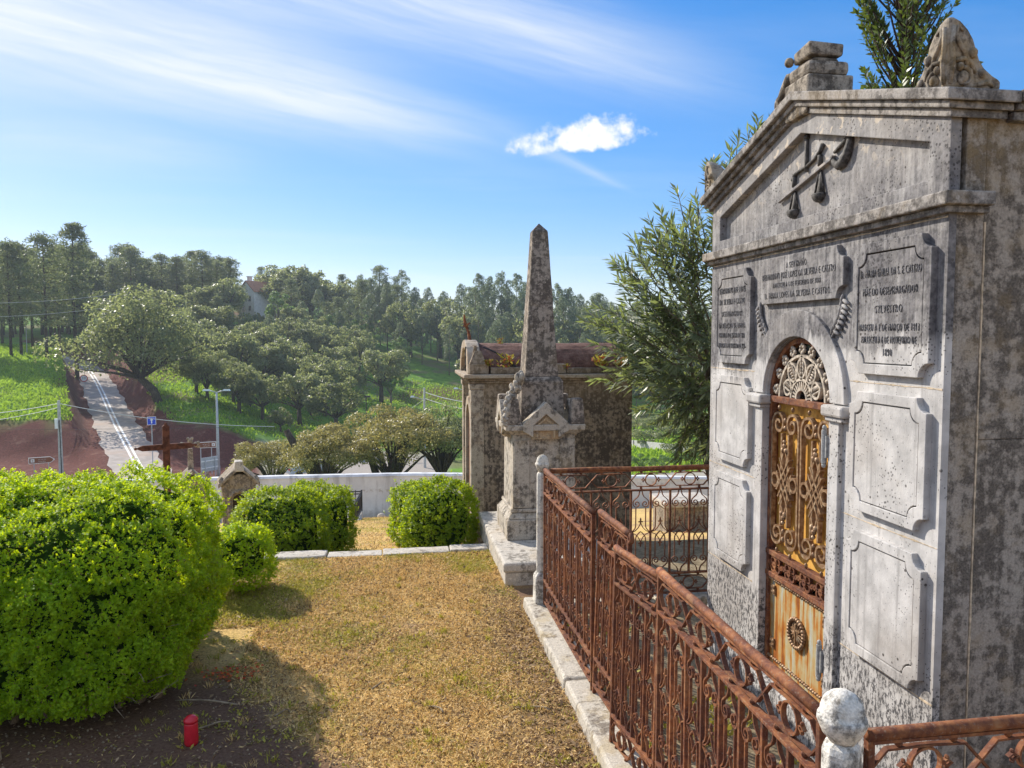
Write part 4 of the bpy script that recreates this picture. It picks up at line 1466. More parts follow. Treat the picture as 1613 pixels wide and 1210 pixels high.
def bay_meshes():
    """one set of pieces for a bay centred on x = 0, shared by every railing"""
    out = {}
    h = BW / 2
    out['bar'] = MB().strip([(-h, Z2 + 0.001), (-h, Z3 - 0.001)], 0.013, 0.018).mesh('bar', 'rust')
    sc = {}
    for nm, sg in (('top', 1), ('bot', -1)):
        def zz(dz):
            return (Z3 - dz) if sg > 0 else (Z2 + dz)
        cz = 0.102
        cv = [(0.006, zz(0.004)), (0.012, zz(0.018)), (0.014, zz(0.032)), (0.024, zz(0.050)), (0.044, zz(0.066)), (0.056, zz(0.078)), (0.0605, zz(0.092))]
        a0 = 0.3 if sg > 0 else -0.3
        sp = spiral(0.0325, zz(cz), 0.0285, 0.006, a0, -1.35 * sg, 16)
        for s in (1, -1):
            pts = cv + sp
            if s < 0:
                pts = mirror(pts)
            out['scroll_%s%d' % (nm, s)] = MB().strip(pts, 0.0055, 0.013).mesh('scroll', 'rust')
    zm = (Z2 + Z3) / 2
    for s in (1, -1):
        up = [(0.038, Z3 - 0.132), (0.038, zm + 0.045), (0.044, zm + 0.03), (0.060, zm + 0.012), (h - 0.006, zm + 0.003)]
        dn = [(0.038, Z2 + 0.132), (0.038, zm - 0.045), (0.034, zm - 0.03), (0.014, zm - 0.004), (0.0, zm + 0.006)]
        for nm, p in (('rod_u', up), ('rod_d', dn)):
            pts = p if s > 0 else mirror(p)
            out['%s%d' % (nm, s)] = MB().strip(pts, 0.006, 0.011).mesh('rod', 'rust')
    mb = MB()
    for s in (1, -1):
        for sg in (1, -1):
            pts = [(0.0, zm + sg * 0.078), (s * 0.005, zm + sg * 0.060), (s * 0.018, zm + sg * 0.036), (s * 0.040, zm + sg * 0.014), (s * (h - 0.007), zm + sg * 0.001)]
            mb.strip(pts, 0.005, 0.010)
    for sg in (1, -1):
        mb.ball((0, 0, zm + sg * 0.094), 0.007, 0.007, 0.017, 6, 5)
        for s in (1, -1):
            mb.ball((s * 0.011, 0, zm + sg * 0.080), 0.008, 0.006, 0.006, 6, 4)
    out['lozenge'] = mb.mesh('lozenge', 'rust')
    # frieze piece for a double bay centred on a ring
    for nm, za, zb in (('low', Z1, Z2), ('high', Z3, Z4)):
        zc = (za + zb) / 2
        mb = MB().strip(arc(0, zc, 0.043, 0, 2 * PI, 20)[:-1], 0.006, 0.016, closed=True)
        out['ring_' + nm] = mb.mesh('frieze_ring', 'rust')
        for s in (1, -1):
            mb = MB()
            mb.strip([(s * 0.046, zc), (s * 0.060, zc + 0.008), (s * 0.072, zc), (s * 0.060, zc - 0.008), (s * 0.046, zc)], 0.006, 0.013)
            mb.ball((s * 0.060, 0, zc + 0.013), 0.006, 0.007, 0.006, 6, 4)
            mb.ball((s * 0.060, 0, zc - 0.013), 0.006, 0.007, 0.006, 6, 4)
            out['arrow_%s%d' % (nm, s)] = mb.mesh('frieze_arrow', 'rust')
        for sg in (1, -1):
            mb = MB().strip([(-BW, zc), (-0.108, zc + sg * 0.047), (-0.02, zc + sg * 0.050), (0.02, zc + sg * 0.050), (0.108, zc + sg * 0.047), (BW, zc)], 0.006, 0.016)
            for s in (-0.075, 0.075):
                mb.ball((s, 0, zc + sg * 0.061), 0.011, 0.011, 0.010, 7, 5)
            out['link_%s%d' % (nm, sg)] = mb.mesh('frieze_link', 'rust')
    return out


BAY = bay_meshes()
BAYNAME = {'bar': 'bar', 'lozenge': 'lozenge'}


def railing(name, label, p0, p1, ndouble, stiles=(True, True), round_rail=True, group=None, zlift=0.0, cat='railing', curl=False, tilt=0.0):
    p0, p1 = Vector(p0), Vector(p1)
    L = (p1 - p0).length
    ang = math.atan2(p1.y - p0.y, p1.x - p0.x)
    T = thing(name, label, cat, (p0.x, p0.y, zlift), ang, group)
    T.rotation_euler = (tilt, 0, ang)
    n = ndouble * 2
    bw = (L - 0.02) / n
    sx = bw / BW

    def put(key, nm, x):
        o = bpy.data.objects.new(nm, BAY[key])
        col.objects.link(o)
        o.parent = T
        o.location = (x, 0, 0)
        o.scale = (sx, 1, 1)
    for i in range(n):
        x = 0.01 + bw * (i + 0.5)
        if i:
            put('bar', 'bar', x)
        for k in ('scroll_top1', 'scroll_top-1', 'scroll_bot1', 'scroll_bot-1'):
            put(k, 'scroll', x)
        for k in ('rod_u1', 'rod_u-1', 'rod_d1', 'rod_d-1'):
            put(k, 'rod', x)
        put('lozenge', 'lozenge', x)
    for i in range(ndouble):
        x = 0.01 + bw * (2 * i + 1)
        for lv in ('low', 'high'):
            put('ring_' + lv, 'frieze_ring', x)
            put('arrow_%s1' % lv, 'frieze_arrow', x)
            put('arrow_%s-1' % lv, 'frieze_arrow', x)
            for sg in (1, -1):
                put('link_%s%d' % (lv, sg), 'frieze_link', x)

    def own(mb, nm, bevel=0.0, smooth=False):
        return part(mb, nm, 'rust', T, bevel, smooth, world=False)
    for z in (Z1, Z2, Z3):
        own(MB().box(0.012, L - 0.012, -0.016, 0.016, z - 0.006, z + 0.006), 'rail', 0.002)
    e0, e1 = 0.0, L
    own(MB().box(0.012, L - 0.012, -0.012, 0.012, Z4 - 0.010, Z4 - 0.002), 'rail')
    mb = MB().tube([(e0 + (e1 - e0) * i / 6, 0, Z4 + 0.010 + 0.003 * math.sin(i * 2.1)) for i in range(7)], 0.0165, 10)
    if curl:
        mb.tube([(e1 + x, 0, Z4 + 0.01 + z) for x, z in [(-0.02, 0), (0.0, 0.0)] + spiral(0.0, -0.022, 0.022, 0.006, PI / 2, -1.1, 10)], 0.013, 8)
    own(mb, 'handrail', 0, True)
    for f, x in zip(stiles, (0.009, L - 0.009)):
        if f:
            own(MB().box(x - 0.009, x + 0.009, -0.011, 0.011, 0.035, Z4 - 0.001), 'stile', 0.002)
    return T


RX = 1.06
rg = 'rusty wrought iron railings round the crypt plot'
railing('iron_railing', 'long rusty scrollwork railing section between the gate and the nearest ball-topped post', (RX, 1.735), (RX, 2.945), 4, group=rg, zlift=0.02)
railing('iron_gate_leaf', 'rusty gate leaf swung slightly outward, next to the longer nearby railing section', (RX - 0.004, 2.965), (RX - 0.055, 3.44), 2, group='two leaves of the plot gate', zlift=-0.02, cat='gate', tilt=0.02)
railing('iron_gate_leaf', 'rusty gate leaf with curled handrail end, joined to the reddish far railing section', (RX, 3.965), (RX + 0.015, 3.475), 2, group='two leaves of the plot gate', zlift=0.03, cat='gate', curl=True, tilt=-0.03)
railing('iron_railing', 'reddish rusty railing section running from the gate to the slim far post', (RX, 3.985), (RX, 5.345), 4, group=rg, zlift=0.02)
railing('iron_railing', 'rusty railing crossing from the slim far post to behind the crypt corner', (1.105, 5.405), (3.24, 5.405), 7, group=rg, zlift=0.0)
railing('iron_railing', 'rusty railing with orange handrail leading from the nearest post along the crypt side wall', (1.13, 1.665), (3.565, 1.665), 8, group=rg, zlift=0.0)


def post(x, y, z0, s, label):
    T = thing('railing_post', label, 'stone post', (x, y, z0), 0, 'white stone posts with ball tops')
    b = 0.063 * s
    mb = MB().frustum(-b, b, -b, b, 0, -b * 0.97, b * 0.97, -b * 0.97, b * 0.97, 0.19)
    rough(part(mb, 'base', 'post', T, 0.008, world=False), 0.003, 20)
    mb = MB().frustum(-b * 0.97, b * 0.97, -b * 0.97, b * 0.97, 0.1905, -b * 0.66, b * 0.66, -b * 0.66, b * 0.66, 0.222)
    part(mb, 'base_moulding', 'post', T, 0.006, world=False)
    r = 0.046 * s
    mb = MB().lathe([(r, 0.2225), (r, 0.93), (r * 0.9, 0.945), (r * 0.62, 0.955)], 0, 0, 8)
    rough(part(mb, 'shaft', 'post', T, 0.004, world=False), 0.002, 20)
    mb = MB().lathe([(0.030 * s, 0.9552), (0.034 * s, 0.962), (0.044 * s, 0.974), (0.052 * s, 0.992), (0.057 * s, 1.008), (0.056 * s, 1.018), (0.0505 * s, 1.021), (0.049 * s, 1.034), (0.042 * s, 1.055), (0.028 * s, 1.072), (0.010 * s, 1.080)], 0, 0, 18)
    o = part(mb, 'ball', 'post', T, 0, True, world=False)
    rough(o, 0.004 * s, 25)
    return T


post(1.053, 5.405, 0.07, 0.92, 'slim white stone post with ball top at the far corner of the railing')
post(1.062, 1.660, 0.07, 1.02, 'thick worn white stone post with lumpy ball top nearest the viewer')

# kerb under the railing
K = thing('plot_kerb', 'pale worn stone kerb carrying the front railing along the lawn', 'kerb', (1.02, 3.5, 0))
for k, (y0, y1) in enumerate(((0.9, 1.62), (1.626, 2.70), (2.708, 3.84), (3.852, 4.13), (4.142, 5.52))):
    mb = MB().frustum(0.925 + 0.004 * (k % 2), 1.13, y0, y1, -0.1, 0.935 + 0.004 * (k % 2), 1.125, y0, y1, 0.066 + 0.006 * (k % 3))
    o = part(mb, 'kerb_stone', 'kerb', K, 0.014)
    rough(o, 0.004, 12, 4)
K = thing('plot_kerb', 'low kerb stones carrying the cross railing beyond the crypt', 'kerb', (2.2, 5.4, 0))
for k, (x0, x1) in enumerate(((1.135, 1.9), (1.905, 2.7), (2.705, 3.4))):
    rough(part(MB().box(x0, x1, 5.33, 5.49, -0.1, 0.055 + 0.004 * (k % 2)), 'kerb_stone', 'kerb', K, 0.012), 0.003, 12, 3)
K = thing('plot_kerb', 'low kerb stones carrying the railing below the crypt side wall', 'kerb', (2.2, 1.66, 0))
for k, (x0, x1) in enumerate(((1.135, 2.0), (2.005, 2.8), (2.805, 3.7))):
    rough(part(MB().box(x0, x1, 1.58, 1.74, -0.1, 0.055 + 0.004 * (k % 2)), 'kerb_stone', 'kerb', K, 0.012), 0.003, 12, 3)
# step between the two lawns
K = thing('lawn_kerb', 'pale flat kerb stones crossing the lawn in front of the rounded bushes', 'kerb', (-0.4, 7.1, 0))
xs = [-3.2, -2.3, -1.45, -0.62, -0.12, 0.50, 0.86]
for k in range(len(xs) - 1):
    o = part(MB().box(xs[k] + 0.004, xs[k + 1] - 0.004, 7.0 + 0.02 * (k % 2), 7.20, -0.32, 0.008 + 0.010 * ((k * 7) % 3)), 'kerb_stone', 'slab', K, 0.012)
    rough(o, 0.008, 6, 3)

# ------------------------------------------------------------------ obelisk monument
def build_obelisk():
    T = thing('obelisk_tomb', 'weathered stone obelisk on a gabled pedestal and broad slab with a carved garland', 'monument', (1.32, 6.9, 0))
    o = part(MB().box(0.865, 1.78, 5.99, 7.82, -0.05, 0.105), 'slab_base', 'slab', T, 0.01)
    rough(o, 0.006, 6, 3)
    o = part(MB().box(0.852, 1.79, 5.975, 7.835, 0.106, 0.19), 'slab', 'slab', T, 0.028)
    rough(o, 0.004, 6, 3)
    cx, cy = 1.325, 6.99

    def sq(w0, w1, z0, z1, d0=None, d1=None):
        d0 = w0 if d0 is None else d0
        d1 = w1 if d1 is None else d1
        return MB().frustum(cx - w0, cx + w0, cy - d0, cy + d0, z0, cx - w1, cx + w1, cy - d1, cy + d1, z1)
    w = 0.285
    part(sq(w + 0.06, w + 0.06, 0.19, 0.375), 'plinth', 'pedestal', T, 0.01)
    part(sq(w + 0.055, w + 0.012, 0.376, 0.43), 'base_moulding', 'pedestal', T, 0.014)
    part(sq(w + 0.022, w + 0.018, 0.431, 0.462), 'base_moulding', 'pedestal', T, 0.008)
    part(sq(w, w - 0.004, 0.463, 1.125), 'die', 'pedestal', T, 0.006)
    # shallow corner strips leave a recessed field on the near face
    for s in (-1, 1):
        part(MB().box(cx + s * 0.205 - 0.068, cx + s * 0.205 + 0.068, cy - w - 0.014, cy - w + 0.004, 0.47, 1.08), 'corner_strip', 'pedestal', T, 0.004)
    part(sq(w + 0.012, w + 0.045, 1.126, 1.165), 'cornice_moulding', 'pedestal', T, 0.008)
    part(sq(w + 0.072, w + 0.076, 1.166, 1.222), 'cornice', 'pedestal', T, 0.010)
    # gablets on the four sides
    for k in range(4):
        Rm = Matrix.Translation((cx, cy, 0)) @ Matrix.Rotation(k * PI / 2, 4, 'Z')
        yo = -(w + 0.085)
        o_ = [(-0.205, 1.165), (-0.205, 1.235), (0, 1.425), (0.205, 1.235), (0.205, 1.165)]
        i_ = [(-0.115, 1.110), (-0.115, 1.215), (0, 1.315), (0.115, 1.215), (0.115, 1.110)]
        mb = MB().ring(o_, i_, 1, yo, yo + 0.10, closed=False).xf(Rm)
        part(mb, 'gablet', 'pedestal', T, 0.006)
        mb = MB().prism([(-0.118, 1.09), (-0.118, 1.22), (0, 1.325), (0.118, 1.22), (0.118, 1.09)], 1, yo + 0.035, yo + 0.15).xf(Rm)
        part(mb, 'gablet_niche', 'ochre_stone', T)
        # little pointed arch inside
        mb = MB().ring([(-0.085, 1.10), (-0.085, 1.215), (0, 1.285), (0.085, 1.215), (0.085, 1.10)], [(-0.068, 1.10), (-0.068, 1.21), (0, 1.262), (0.068, 1.21), (0.068, 1.10)], 1, yo + 0.018, yo + 0.036, closed=False).xf(Rm)
        part(mb, 'gablet_arch', 'ochre_stone', T)
    for sx in (-1, 1):
        for sy in (-1, 1):
            x, y = cx + sx * (w + 0.005), cy + sy * (w + 0.005)
            part(MB().frustum(x - 0.066, x + 0.066, y - 0.066, y + 0.066, 1.2225, x - 0.048, x + 0.048, y - 0.048, y + 0.048, 1.45), 'corner_acroterion', 'obelisk', T, 0.012)
    part(sq(0.195, 0.192, 1.2225, 1.60), 'obelisk_foot', 'obelisk', T, 0.008)
    part(sq(0.190, 0.158, 1.601, 1.636), 'foot_moulding', 'obelisk', T, 0.006)
    o = part(sq(0.152, 0.070, 1.6365, 2.955), 'shaft', 'obelisk', T, 0.008)
    rough(o, 0.004, 7, 6)
    part(sq(0.070, 0.003, 2.9555, 3.03), 'tip', 'obelisk', T, 0.004)
    # stone garland hanging down the left side
    mb = MB()
    for i in range(46):
        t = i / 45
        x = cx - 0.20 - 0.165 * math.sin(t * PI * 0.5) ** 1.2
        y = cy - 0.26 - 0.10 * t
        z = 1.655 - 0.43 * t ** 1.15
        for q in range(4):
            rr = (0.024 - 0.006 * t) * rng.uniform(0.6, 1.25)
            jit = rng.normal(size=3) * (0.018 - 0.006 * t)
            mb.ball((x + jit[0], y + jit[1], z + jit[2]), rr, rr, rr * rng.uniform(0.8, 1.6), 6, 4)
    part(mb, 'garland', 'pedestal', T, 0, True)
    return T


build_obelisk()

# ------------------------------------------------------------------ vaulted mausoleum behind
def build_mausoleum():
    x0, x1, y0, y1 = 0.855, 2.74, 8.6, 9.72
    zb = -0.6
    T = thing('vaulted_mausoleum', 'small blackened mausoleum with brown barrel roof and cracked gable behind the obelisk', 'mausoleum', ((x0 + x1) / 2, (y0 + y1) / 2, zb))
    yc = (y0 + y1) / 2
    part(MB().box(x0 + 0.03, x1, y0, y0 + 0.16, zb, 1.47), 'side_wall', 'mauso', T, 0.01)
    part(MB().box(x0 + 0.03, x1, y1 - 0.16, y1, zb, 1.47), 'side_wall', 'mauso', T, 0.01)
    part(MB().box(x1 - 0.16, x1 - 0.001, y0 + 0.161, y1 - 0.161, zb, 1.47), 'back_wall', 'mauso', T)
    # front: pilasters, arched doorway moulding, dark door
    part(MB().box(x0 + 0.06, x0 + 0.2, y0 + 0.161, y1 - 0.161, zb, 1.47), 'front_wall', 'mauso_front', T)
    for ya in (y0 - 0.008, y1 - 0.172):
        part(MB().box(x0, x0 + 0.15, ya, ya + 0.18, zb + 0.15, 1.40), 'pilaster', 'mauso_front', T, 0.012)
        part(MB().box(x0 - 0.02, x0 + 0.17, ya - 0.012, ya + 0.192, zb, zb + 0.149), 'pilaster_base', 'mauso_front', T, 0.012)
        part(MB().box(x0 - 0.015, x0 + 0.16, ya - 0.01, ya + 0.19, 1.401, 1.465), 'capital', 'mauso_front', T, 0.012)
    n = 12
    o_ = [(yc - 0.34, zb)] + [(yc - 0.34 * math.cos(PI * i / n), 0.95 + 0.34 * math.sin(PI * i / n)) for i in range(n + 1)] + [(yc + 0.34, zb)]
    i_ = [(yc - 0.24, zb)] + [(yc - 0.24 * math.cos(PI * i / n), 0.95 + 0.24 * math.sin(PI * i / n)) for i in range(n + 1)] + [(yc + 0.24, zb)]
    part(MB().ring(o_, i_, 0, x0 + 0.015, x0 + 0.07, closed=False), 'door_moulding', 'mauso_front', T, 0.006)
    part(MB().prism(i_, 0, x0 + 0.05, x0 + 0.058), 'door', 'rust', T)
    # cornice in steps
    for e, z0, z1 in ((0.02, 1.47, 1.50), (0.045, 1.5005, 1.53), (0.085, 1.5305, 1.575)):
        o = part(MB().box(x0 - e, x1 + e * 0.5, y0 - e, y1 + e, z0, z1), 'cornice', 'mauso_front' if e > 0.08 else 'mauso', T, 0.01)
        rough(o, 0.006, 5, 3)
    # parapet blocks and barrel vault
    for ya in (y0 - 0.02, y1 - 0.12):
        xs = [x0 + 0.22, x0 + 0.62, x0 + 1.1, x0 + 1.52, x1 + 0.02]
        for k in range(4):
            zt = 1.65 + 0.02 * ((k * 5) % 3) - (0.03 if k == 2 else 0)
            o = part(MB().box(xs[k] + 0.004, xs[k + 1] - 0.004, ya, ya + 0.14, 1.576, zt), 'parapet_stone', 'mauso', T, 0.012)
            rough(o, 0.008, 8, 2)
    n = 14
    a_o = [(yc - 0.50 * math.cos(PI * i / n), 1.585 + 0.335 * math.sin(PI * i / n)) for i in range(n + 1)]
    o = part(MB().prism(a_o, 0, x0 + 0.13, x1 - 0.02), 'barrel_roof', 'rooftile', T)
    bm = bmesh.new()
    bm.from_mesh(o.data)
    bmesh.ops.subdivide_edges(bm, edges=[e for e in bm.edges if e.calc_length() > 1.0], cuts=10)
    bm.to_mesh(o.data)
    bm.free()
    rough(o, 0.010, 6)
    # front gable arch with its crack, scrolls and corner stones
    a1 = [(yc - 0.52 * math.cos(PI * i / n), 1.576 + 0.385 * math.sin(PI * i / n)) for i in range(n + 1)]
    i1 = [(yc - 0.40 * math.cos(PI * i / n), 1.576 + 0.29 * math.sin(PI * i / n)) for i in range(n + 1)]
    gf = part(MB().ring(a1, i1, 0, x0 - 0.03, x0 + 0.125, closed=False), 'gable_arch', 'mauso_front', T, 0.012)
    part(MB().prism(i1, 0, x0 + 0.02, x0 + 0.10), 'gable_field', 'mauso_front', T)
    for ya, sg in ((y0 - 0.03, 1), (y1 + 0.03, -1)):
        mb = MB().box(x0 - 0.02, x0 + 0.20, min(ya, ya + sg * 0.16), max(ya, ya + sg * 0.16), 1.5765, 1.70)
        rough(part(mb, 'corner_block', 'mauso', T, 0.015), 0.008, 9, 2)
        mb = MB()
        mb.tube([(x0 + 0.06, ya + sg * (0.12 + 0.10 * (1 - t)), 1.70 + 0.20 * t ** 1.3) for t in [i / 8 for i in range(9)]], [0.05 - 0.035 * i / 8 for i in range(9)], 7)
        mb.frustum(x0 - 0.01, x0 + 0.17, min(ya + sg * 0.01, ya + sg * 0.15), max(ya + sg * 0.01, ya + sg * 0.15), 1.7005, x0 + 0.05, x0 + 0.12, min(ya + sg * 0.06, ya + sg * 0.10), max(ya + sg * 0.06, ya + sg * 0.10), 1.84)
        part(mb, 'corner_scroll', 'mauso', T, 0, False)
    # loose seam of the crack and fallen joint on the vault
    part(MB().tube([(x0 - 0.034, yc - 0.30 + 0.02 * math.sin(i * 2.2), 1.60 + 0.035 * i) for i in range(9)], 0.008, 5), 'crack', 'black', T)
    part(MB().tube([(x0 + 0.18 + 0.06 * i, y0 + 0.30 - 0.045 * i - 0.01 * math.sin(i * 3), 1.87 - 0.018 * i - 0.0035 * i * i) for i in range(8)], 0.012, 5), 'crack', 'black', T)
    # bent rusty stump of the cross
    mb = MB().tube([(x0 + 0.05, yc, 1.93), (x0 + 0.03, yc + 0.01, 2.06), (x0 - 0.01, yc + 0.01, 2.16), (x0 - 0.02, yc, 2.26)], [0.022, 0.018, 0.022, 0.008], 6)
    mb.tube([(x0 - 0.03, yc, 2.12), (x0 + 0.05, yc, 2.16)], 0.012, 6)
    part(mb, 'cross_stump', 'rust', T)
    return T, (x0, x1, y0, y1)


_, MB_ = build_mausoleum()


def weed_tuft(x, y, z, h, n, label, mat='weed'):
    ph = rng.uniform(0, 2 * PI, n)
    C = np.stack([x + rng.normal(0, h * 0.22, n), y + rng.normal(0, h * 0.15, n), z + rng.uniform(0, h * 0.7, n)], 1)
    T_ = np.stack([np.cos(ph) * 0.8, np.sin(ph) * 0.8, rng.uniform(0.1, 1.2, n)], 1)
    V, F = leaves(C, T_, rand_dirs(n), rng.uniform(0.2, 0.45, n) * h, rng.uniform(0.08, 0.16, n) * h, 0.05)
    o = link('roof_weed', np_mesh('roof_weed', V, F, mat))
    return tag(o, label, 'weed', 'weeds rooted on the mausoleum roof')


weed_tuft(1.27, 8.60, 1.64, 0.20, 60, 'tall yellow weed on the mausoleum roof edge just left of the obelisk')
weed_tuft(1.05, 8.58, 1.66, 0.10, 120, 'flat yellow moss cushion on the mausoleum roof edge near its left corner')
weed_tuft(2.36, 8.60, 1.64, 0.19, 90, 'yellow and red weed on the mausoleum roof edge well right of the obelisk')
weed_tuft(1.95, 8.59, 1.62, 0.10, 50, 'low orange weed on the mausoleum roof edge just right of the obelisk')
weed_tuft(2.62, 8.62, 1.64, 0.16, 90, 'bushy weed on the right end of the mausoleum roof')
weed_tuft(1.25, 9.1, 1.90, 0.10, 50, 'small red weed on top of the mausoleum vault')
#==TOMB END==

# ------------------------------------------------------------------ clipped box bushes
def box_bush(name, label, lumps, leaf, n_per_m2, mat, noise_amp=0.06, stems=(), group=None, loc=None, cat='hedge', z_floor=0.0, sprig=6, keep=None):
    """lumps: list of (cx,cy,cz, rx,ry,rz, power) rounded blocks"""
    loc = loc or (lumps[0][0], lumps[0][1], z_floor)
    T = thing(name, label, cat, loc, 0, group)
    V_all, F_all = [], []
    off = 0
    core = MB()
    for (cx, cy, cz, rx, ry, rz, pw) in lumps:
        area = 4 * PI * (((rx * ry) ** 1.6 + (rx * rz) ** 1.6 + (ry * rz) ** 1.6) / 3) ** (1 / 1.6) * 1.25
        n = int(area * n_per_m2)
        # sample a box-like rounded solid: points on a cube pushed to the superellipsoid
        d = rng.normal(size=(n * 3, 3))
        d = d / np.abs(d).max(1, keepdims=True)
        r = (np.abs(d) ** pw).sum(1) ** (-1 / pw)
        P = d * r[:, None]
        N = np.sign(P) * np.abs(P) ** (pw - 1) / np.array([rx, ry, rz])
        N = unit(N)
        P = P * np.array([rx, ry, rz])
        lumpn = np.array([mnoise.noise(Vector((p[0] * 3.2 + cx, p[1] * 3.2 + cy, p[2] * 3.2))) for p in P])
        fine = np.array([mnoise.noise(Vector((p[0] * 11 + cx, p[1] * 11 + cy, p[2] * 11))) for p in P])
        k = (rng.random(len(P)) < np.clip(0.66 + 1.0 * fine + 0.4 * lumpn, 0.22, 1.0))
        P, N, lumpn, fine = P[k][:n], N[k][:n], lumpn[k][:n], fine[k][:n]
        P = P + N * (lumpn * noise_amp + fine * noise_amp * 0.75 + leaf * 1.3 * np.abs(rng.normal(0, 1, len(P))) - leaf * 0.5)[:, None]
        P = P + np.array([cx, cy, cz])
        ok = P[:, 2] > z_floor + 0.03 + 0.05 * np.sin(P[:, 0] * 9) + 0.04 * np.sin(P[:, 0] * 23)
        if keep is not None:
            ok &= keep(P)
        # drop points buried in another lump
        for (bx, by, bz, sx, sy, sz, p2) in lumps:
            if (bx, by, bz) != (cx, cy, cz):
                q = np.abs((P - np.array([bx, by, bz])) / (np.array([sx, sy, sz]) * 0.93))
                ok &= (q ** p2).sum(1) > 1
        P, N = P[ok], N[ok]
        m = len(P)
        ax = unit(N + rng.normal(0, 0.4, (m, 3)) + np.array([0, 0, 0.6]))
        for q in range(sprig):
            a = q * 2.4 + rng.uniform(0, 0.6, m)
            u = unit(np.cross(ax, rand_dirs(m)))
            w = np.cross(ax, u)
            rad = u * np.cos(a)[:, None] + w * np.sin(a)[:, None]
            tilt = 0.25 + 0.75 * rng.random(m)
            Td = rad * 1.0 + ax * tilt[:, None]
            C = P + ax * (q / sprig - 0.6)[..., None] * leaf * 0.9 if False else P + ax * ((q / sprig - 0.6) * leaf * 1.2)
            L = leaf * rng.uniform(0.6, 1.45, m)
            v, f = leaves(C, Td, ax, L, L * 0.58, 0.06)
            V_all.append(v)
            F_all.append(f + off)
            off += len(v)
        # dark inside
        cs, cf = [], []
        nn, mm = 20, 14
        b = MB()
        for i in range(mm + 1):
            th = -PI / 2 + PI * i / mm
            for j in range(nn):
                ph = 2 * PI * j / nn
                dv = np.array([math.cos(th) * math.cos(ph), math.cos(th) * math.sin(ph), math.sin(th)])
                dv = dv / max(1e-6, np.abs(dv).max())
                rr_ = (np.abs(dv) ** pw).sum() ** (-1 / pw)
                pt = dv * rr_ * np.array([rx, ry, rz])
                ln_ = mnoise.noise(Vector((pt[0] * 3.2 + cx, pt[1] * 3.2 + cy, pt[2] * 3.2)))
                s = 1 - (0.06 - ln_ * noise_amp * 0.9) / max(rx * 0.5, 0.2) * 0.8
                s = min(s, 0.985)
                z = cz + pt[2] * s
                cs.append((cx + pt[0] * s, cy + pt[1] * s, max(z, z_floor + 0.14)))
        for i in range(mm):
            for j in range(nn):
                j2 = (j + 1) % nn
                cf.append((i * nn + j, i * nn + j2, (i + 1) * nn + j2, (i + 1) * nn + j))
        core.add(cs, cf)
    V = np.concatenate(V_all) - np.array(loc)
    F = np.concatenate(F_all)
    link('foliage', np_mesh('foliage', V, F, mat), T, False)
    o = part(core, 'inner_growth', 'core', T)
    for (sx, sy, dx_, dy_, r_, h) in stems:
        mb = MB()
        pts = [(sx + dx_ * t + 0.03 * math.sin(5 * t + sx * 9), sy + dy_ * t + 0.02 * math.sin(4 * t), z_floor - 0.05 + (h + 0.05) * t) for t in [i / 6 for i in range(7)]]
        mb.tube(pts, [r_ * (1.25 - 0.5 * i / 6) for i in range(7)], 7)
        part(mb, 'stem', 'stem', T, 0, True)
    return T


HSTEMS = [(-1.42, 4.35, 0.10, 0.05, 0.020, 0.34), (-1.47, 4.30, -0.08, 0.05, 0.016, 0.30), (-1.36, 4.39, 0.20, 0.03, 0.016, 0.36), (-1.75, 4.25, 0.02, 0.1, 0.016, 0.30), (-1.80, 4.23, -0.06, 0.1, 0.014, 0.28),
          (-2.00, 4.20, 0.05, 0.1, 0.018, 0.30), (-2.25, 4.17, -0.05, 0.1, 0.016, 0.30), (-1.60, 4.55, 0.05, 0.1, 0.02, 0.34)]
HB = box_bush('box_hedge', 'big bright green box hedge with rounded top and bare stems filling the lawn corner', [(-2.06, 4.85, 0.565, 0.90, 0.80, 0.52, 4.2), (-1.80, 4.58, 0.44, 0.60, 0.62, 0.40, 3.4)],
         0.0150, 5600, 'hedge', 0.10, HSTEMS, loc=(-1.9, 4.6, 0))
mb = MB()
rt = random.Random(3)
for i in range(46):
    # dry bare twigs sticking out of the thin lower corner
    x, y, z = rt.uniform(-1.75, -1.22), rt.uniform(4.02, 4.3), rt.uniform(0.10, 0.42)
    dx_, dy_, dz_ = rt.uniform(-0.12, 0.16), rt.uniform(-0.16, -0.04), rt.uniform(-0.06, 0.12)
    mb.tube([(x, y + 0.1, z), (x + dx_ * 0.5 + rt.uniform(-0.02, 0.02), y + 0.1 + dy_ * 0.6, z + dz_ * 0.5 + 0.01), (x + dx_, y + 0.1 + dy_, z + dz_)], [0.0035, 0.0025, 0.001], 4)
struct(part(mb, 'dry_twigs', 'twig', HB), 'stuff')
box_bush('box_bush', 'small yellow-green ball bush tucked against the right end of the big hedge', [(-1.22, 6.25, 0.22, 0.24, 0.24, 0.26, 2.2)], 0.020, 2600, 'hedge', 0.03, group='small clipped box bushes', cat='bush')
zt = -0.32
box_bush('box_bush', 'broad rounded box bush in front of the shell-covered shrine, its top lit yellow', [(-1.15, 8.0, 0.02, 0.45, 0.46, 0.40, 2.6)], 0.022, 2000, 'hedge2', 0.05, group='rounded bushes below the lawn kerb', cat='bush', z_floor=zt)
box_bush('box_bush', 'upright narrow box bush at the right end of the left bush clump', [(-0.64, 8.5, -0.08, 0.17, 0.30, 0.40, 2.3)], 0.022, 1900, 'hedge2', 0.05, group='rounded bushes below the lawn kerb', cat='bush', z_floor=-0.42)
box_bush('box_bush', 'dark box bush behind the broad one, seen against the white wall', [(-1.08, 9.9, -0.26, 0.34, 0.4, 0.40, 2.4)], 0.024, 1500, 'hedge2', 0.05, group='rounded bushes below the lawn kerb', cat='bush', z_floor=-0.7)
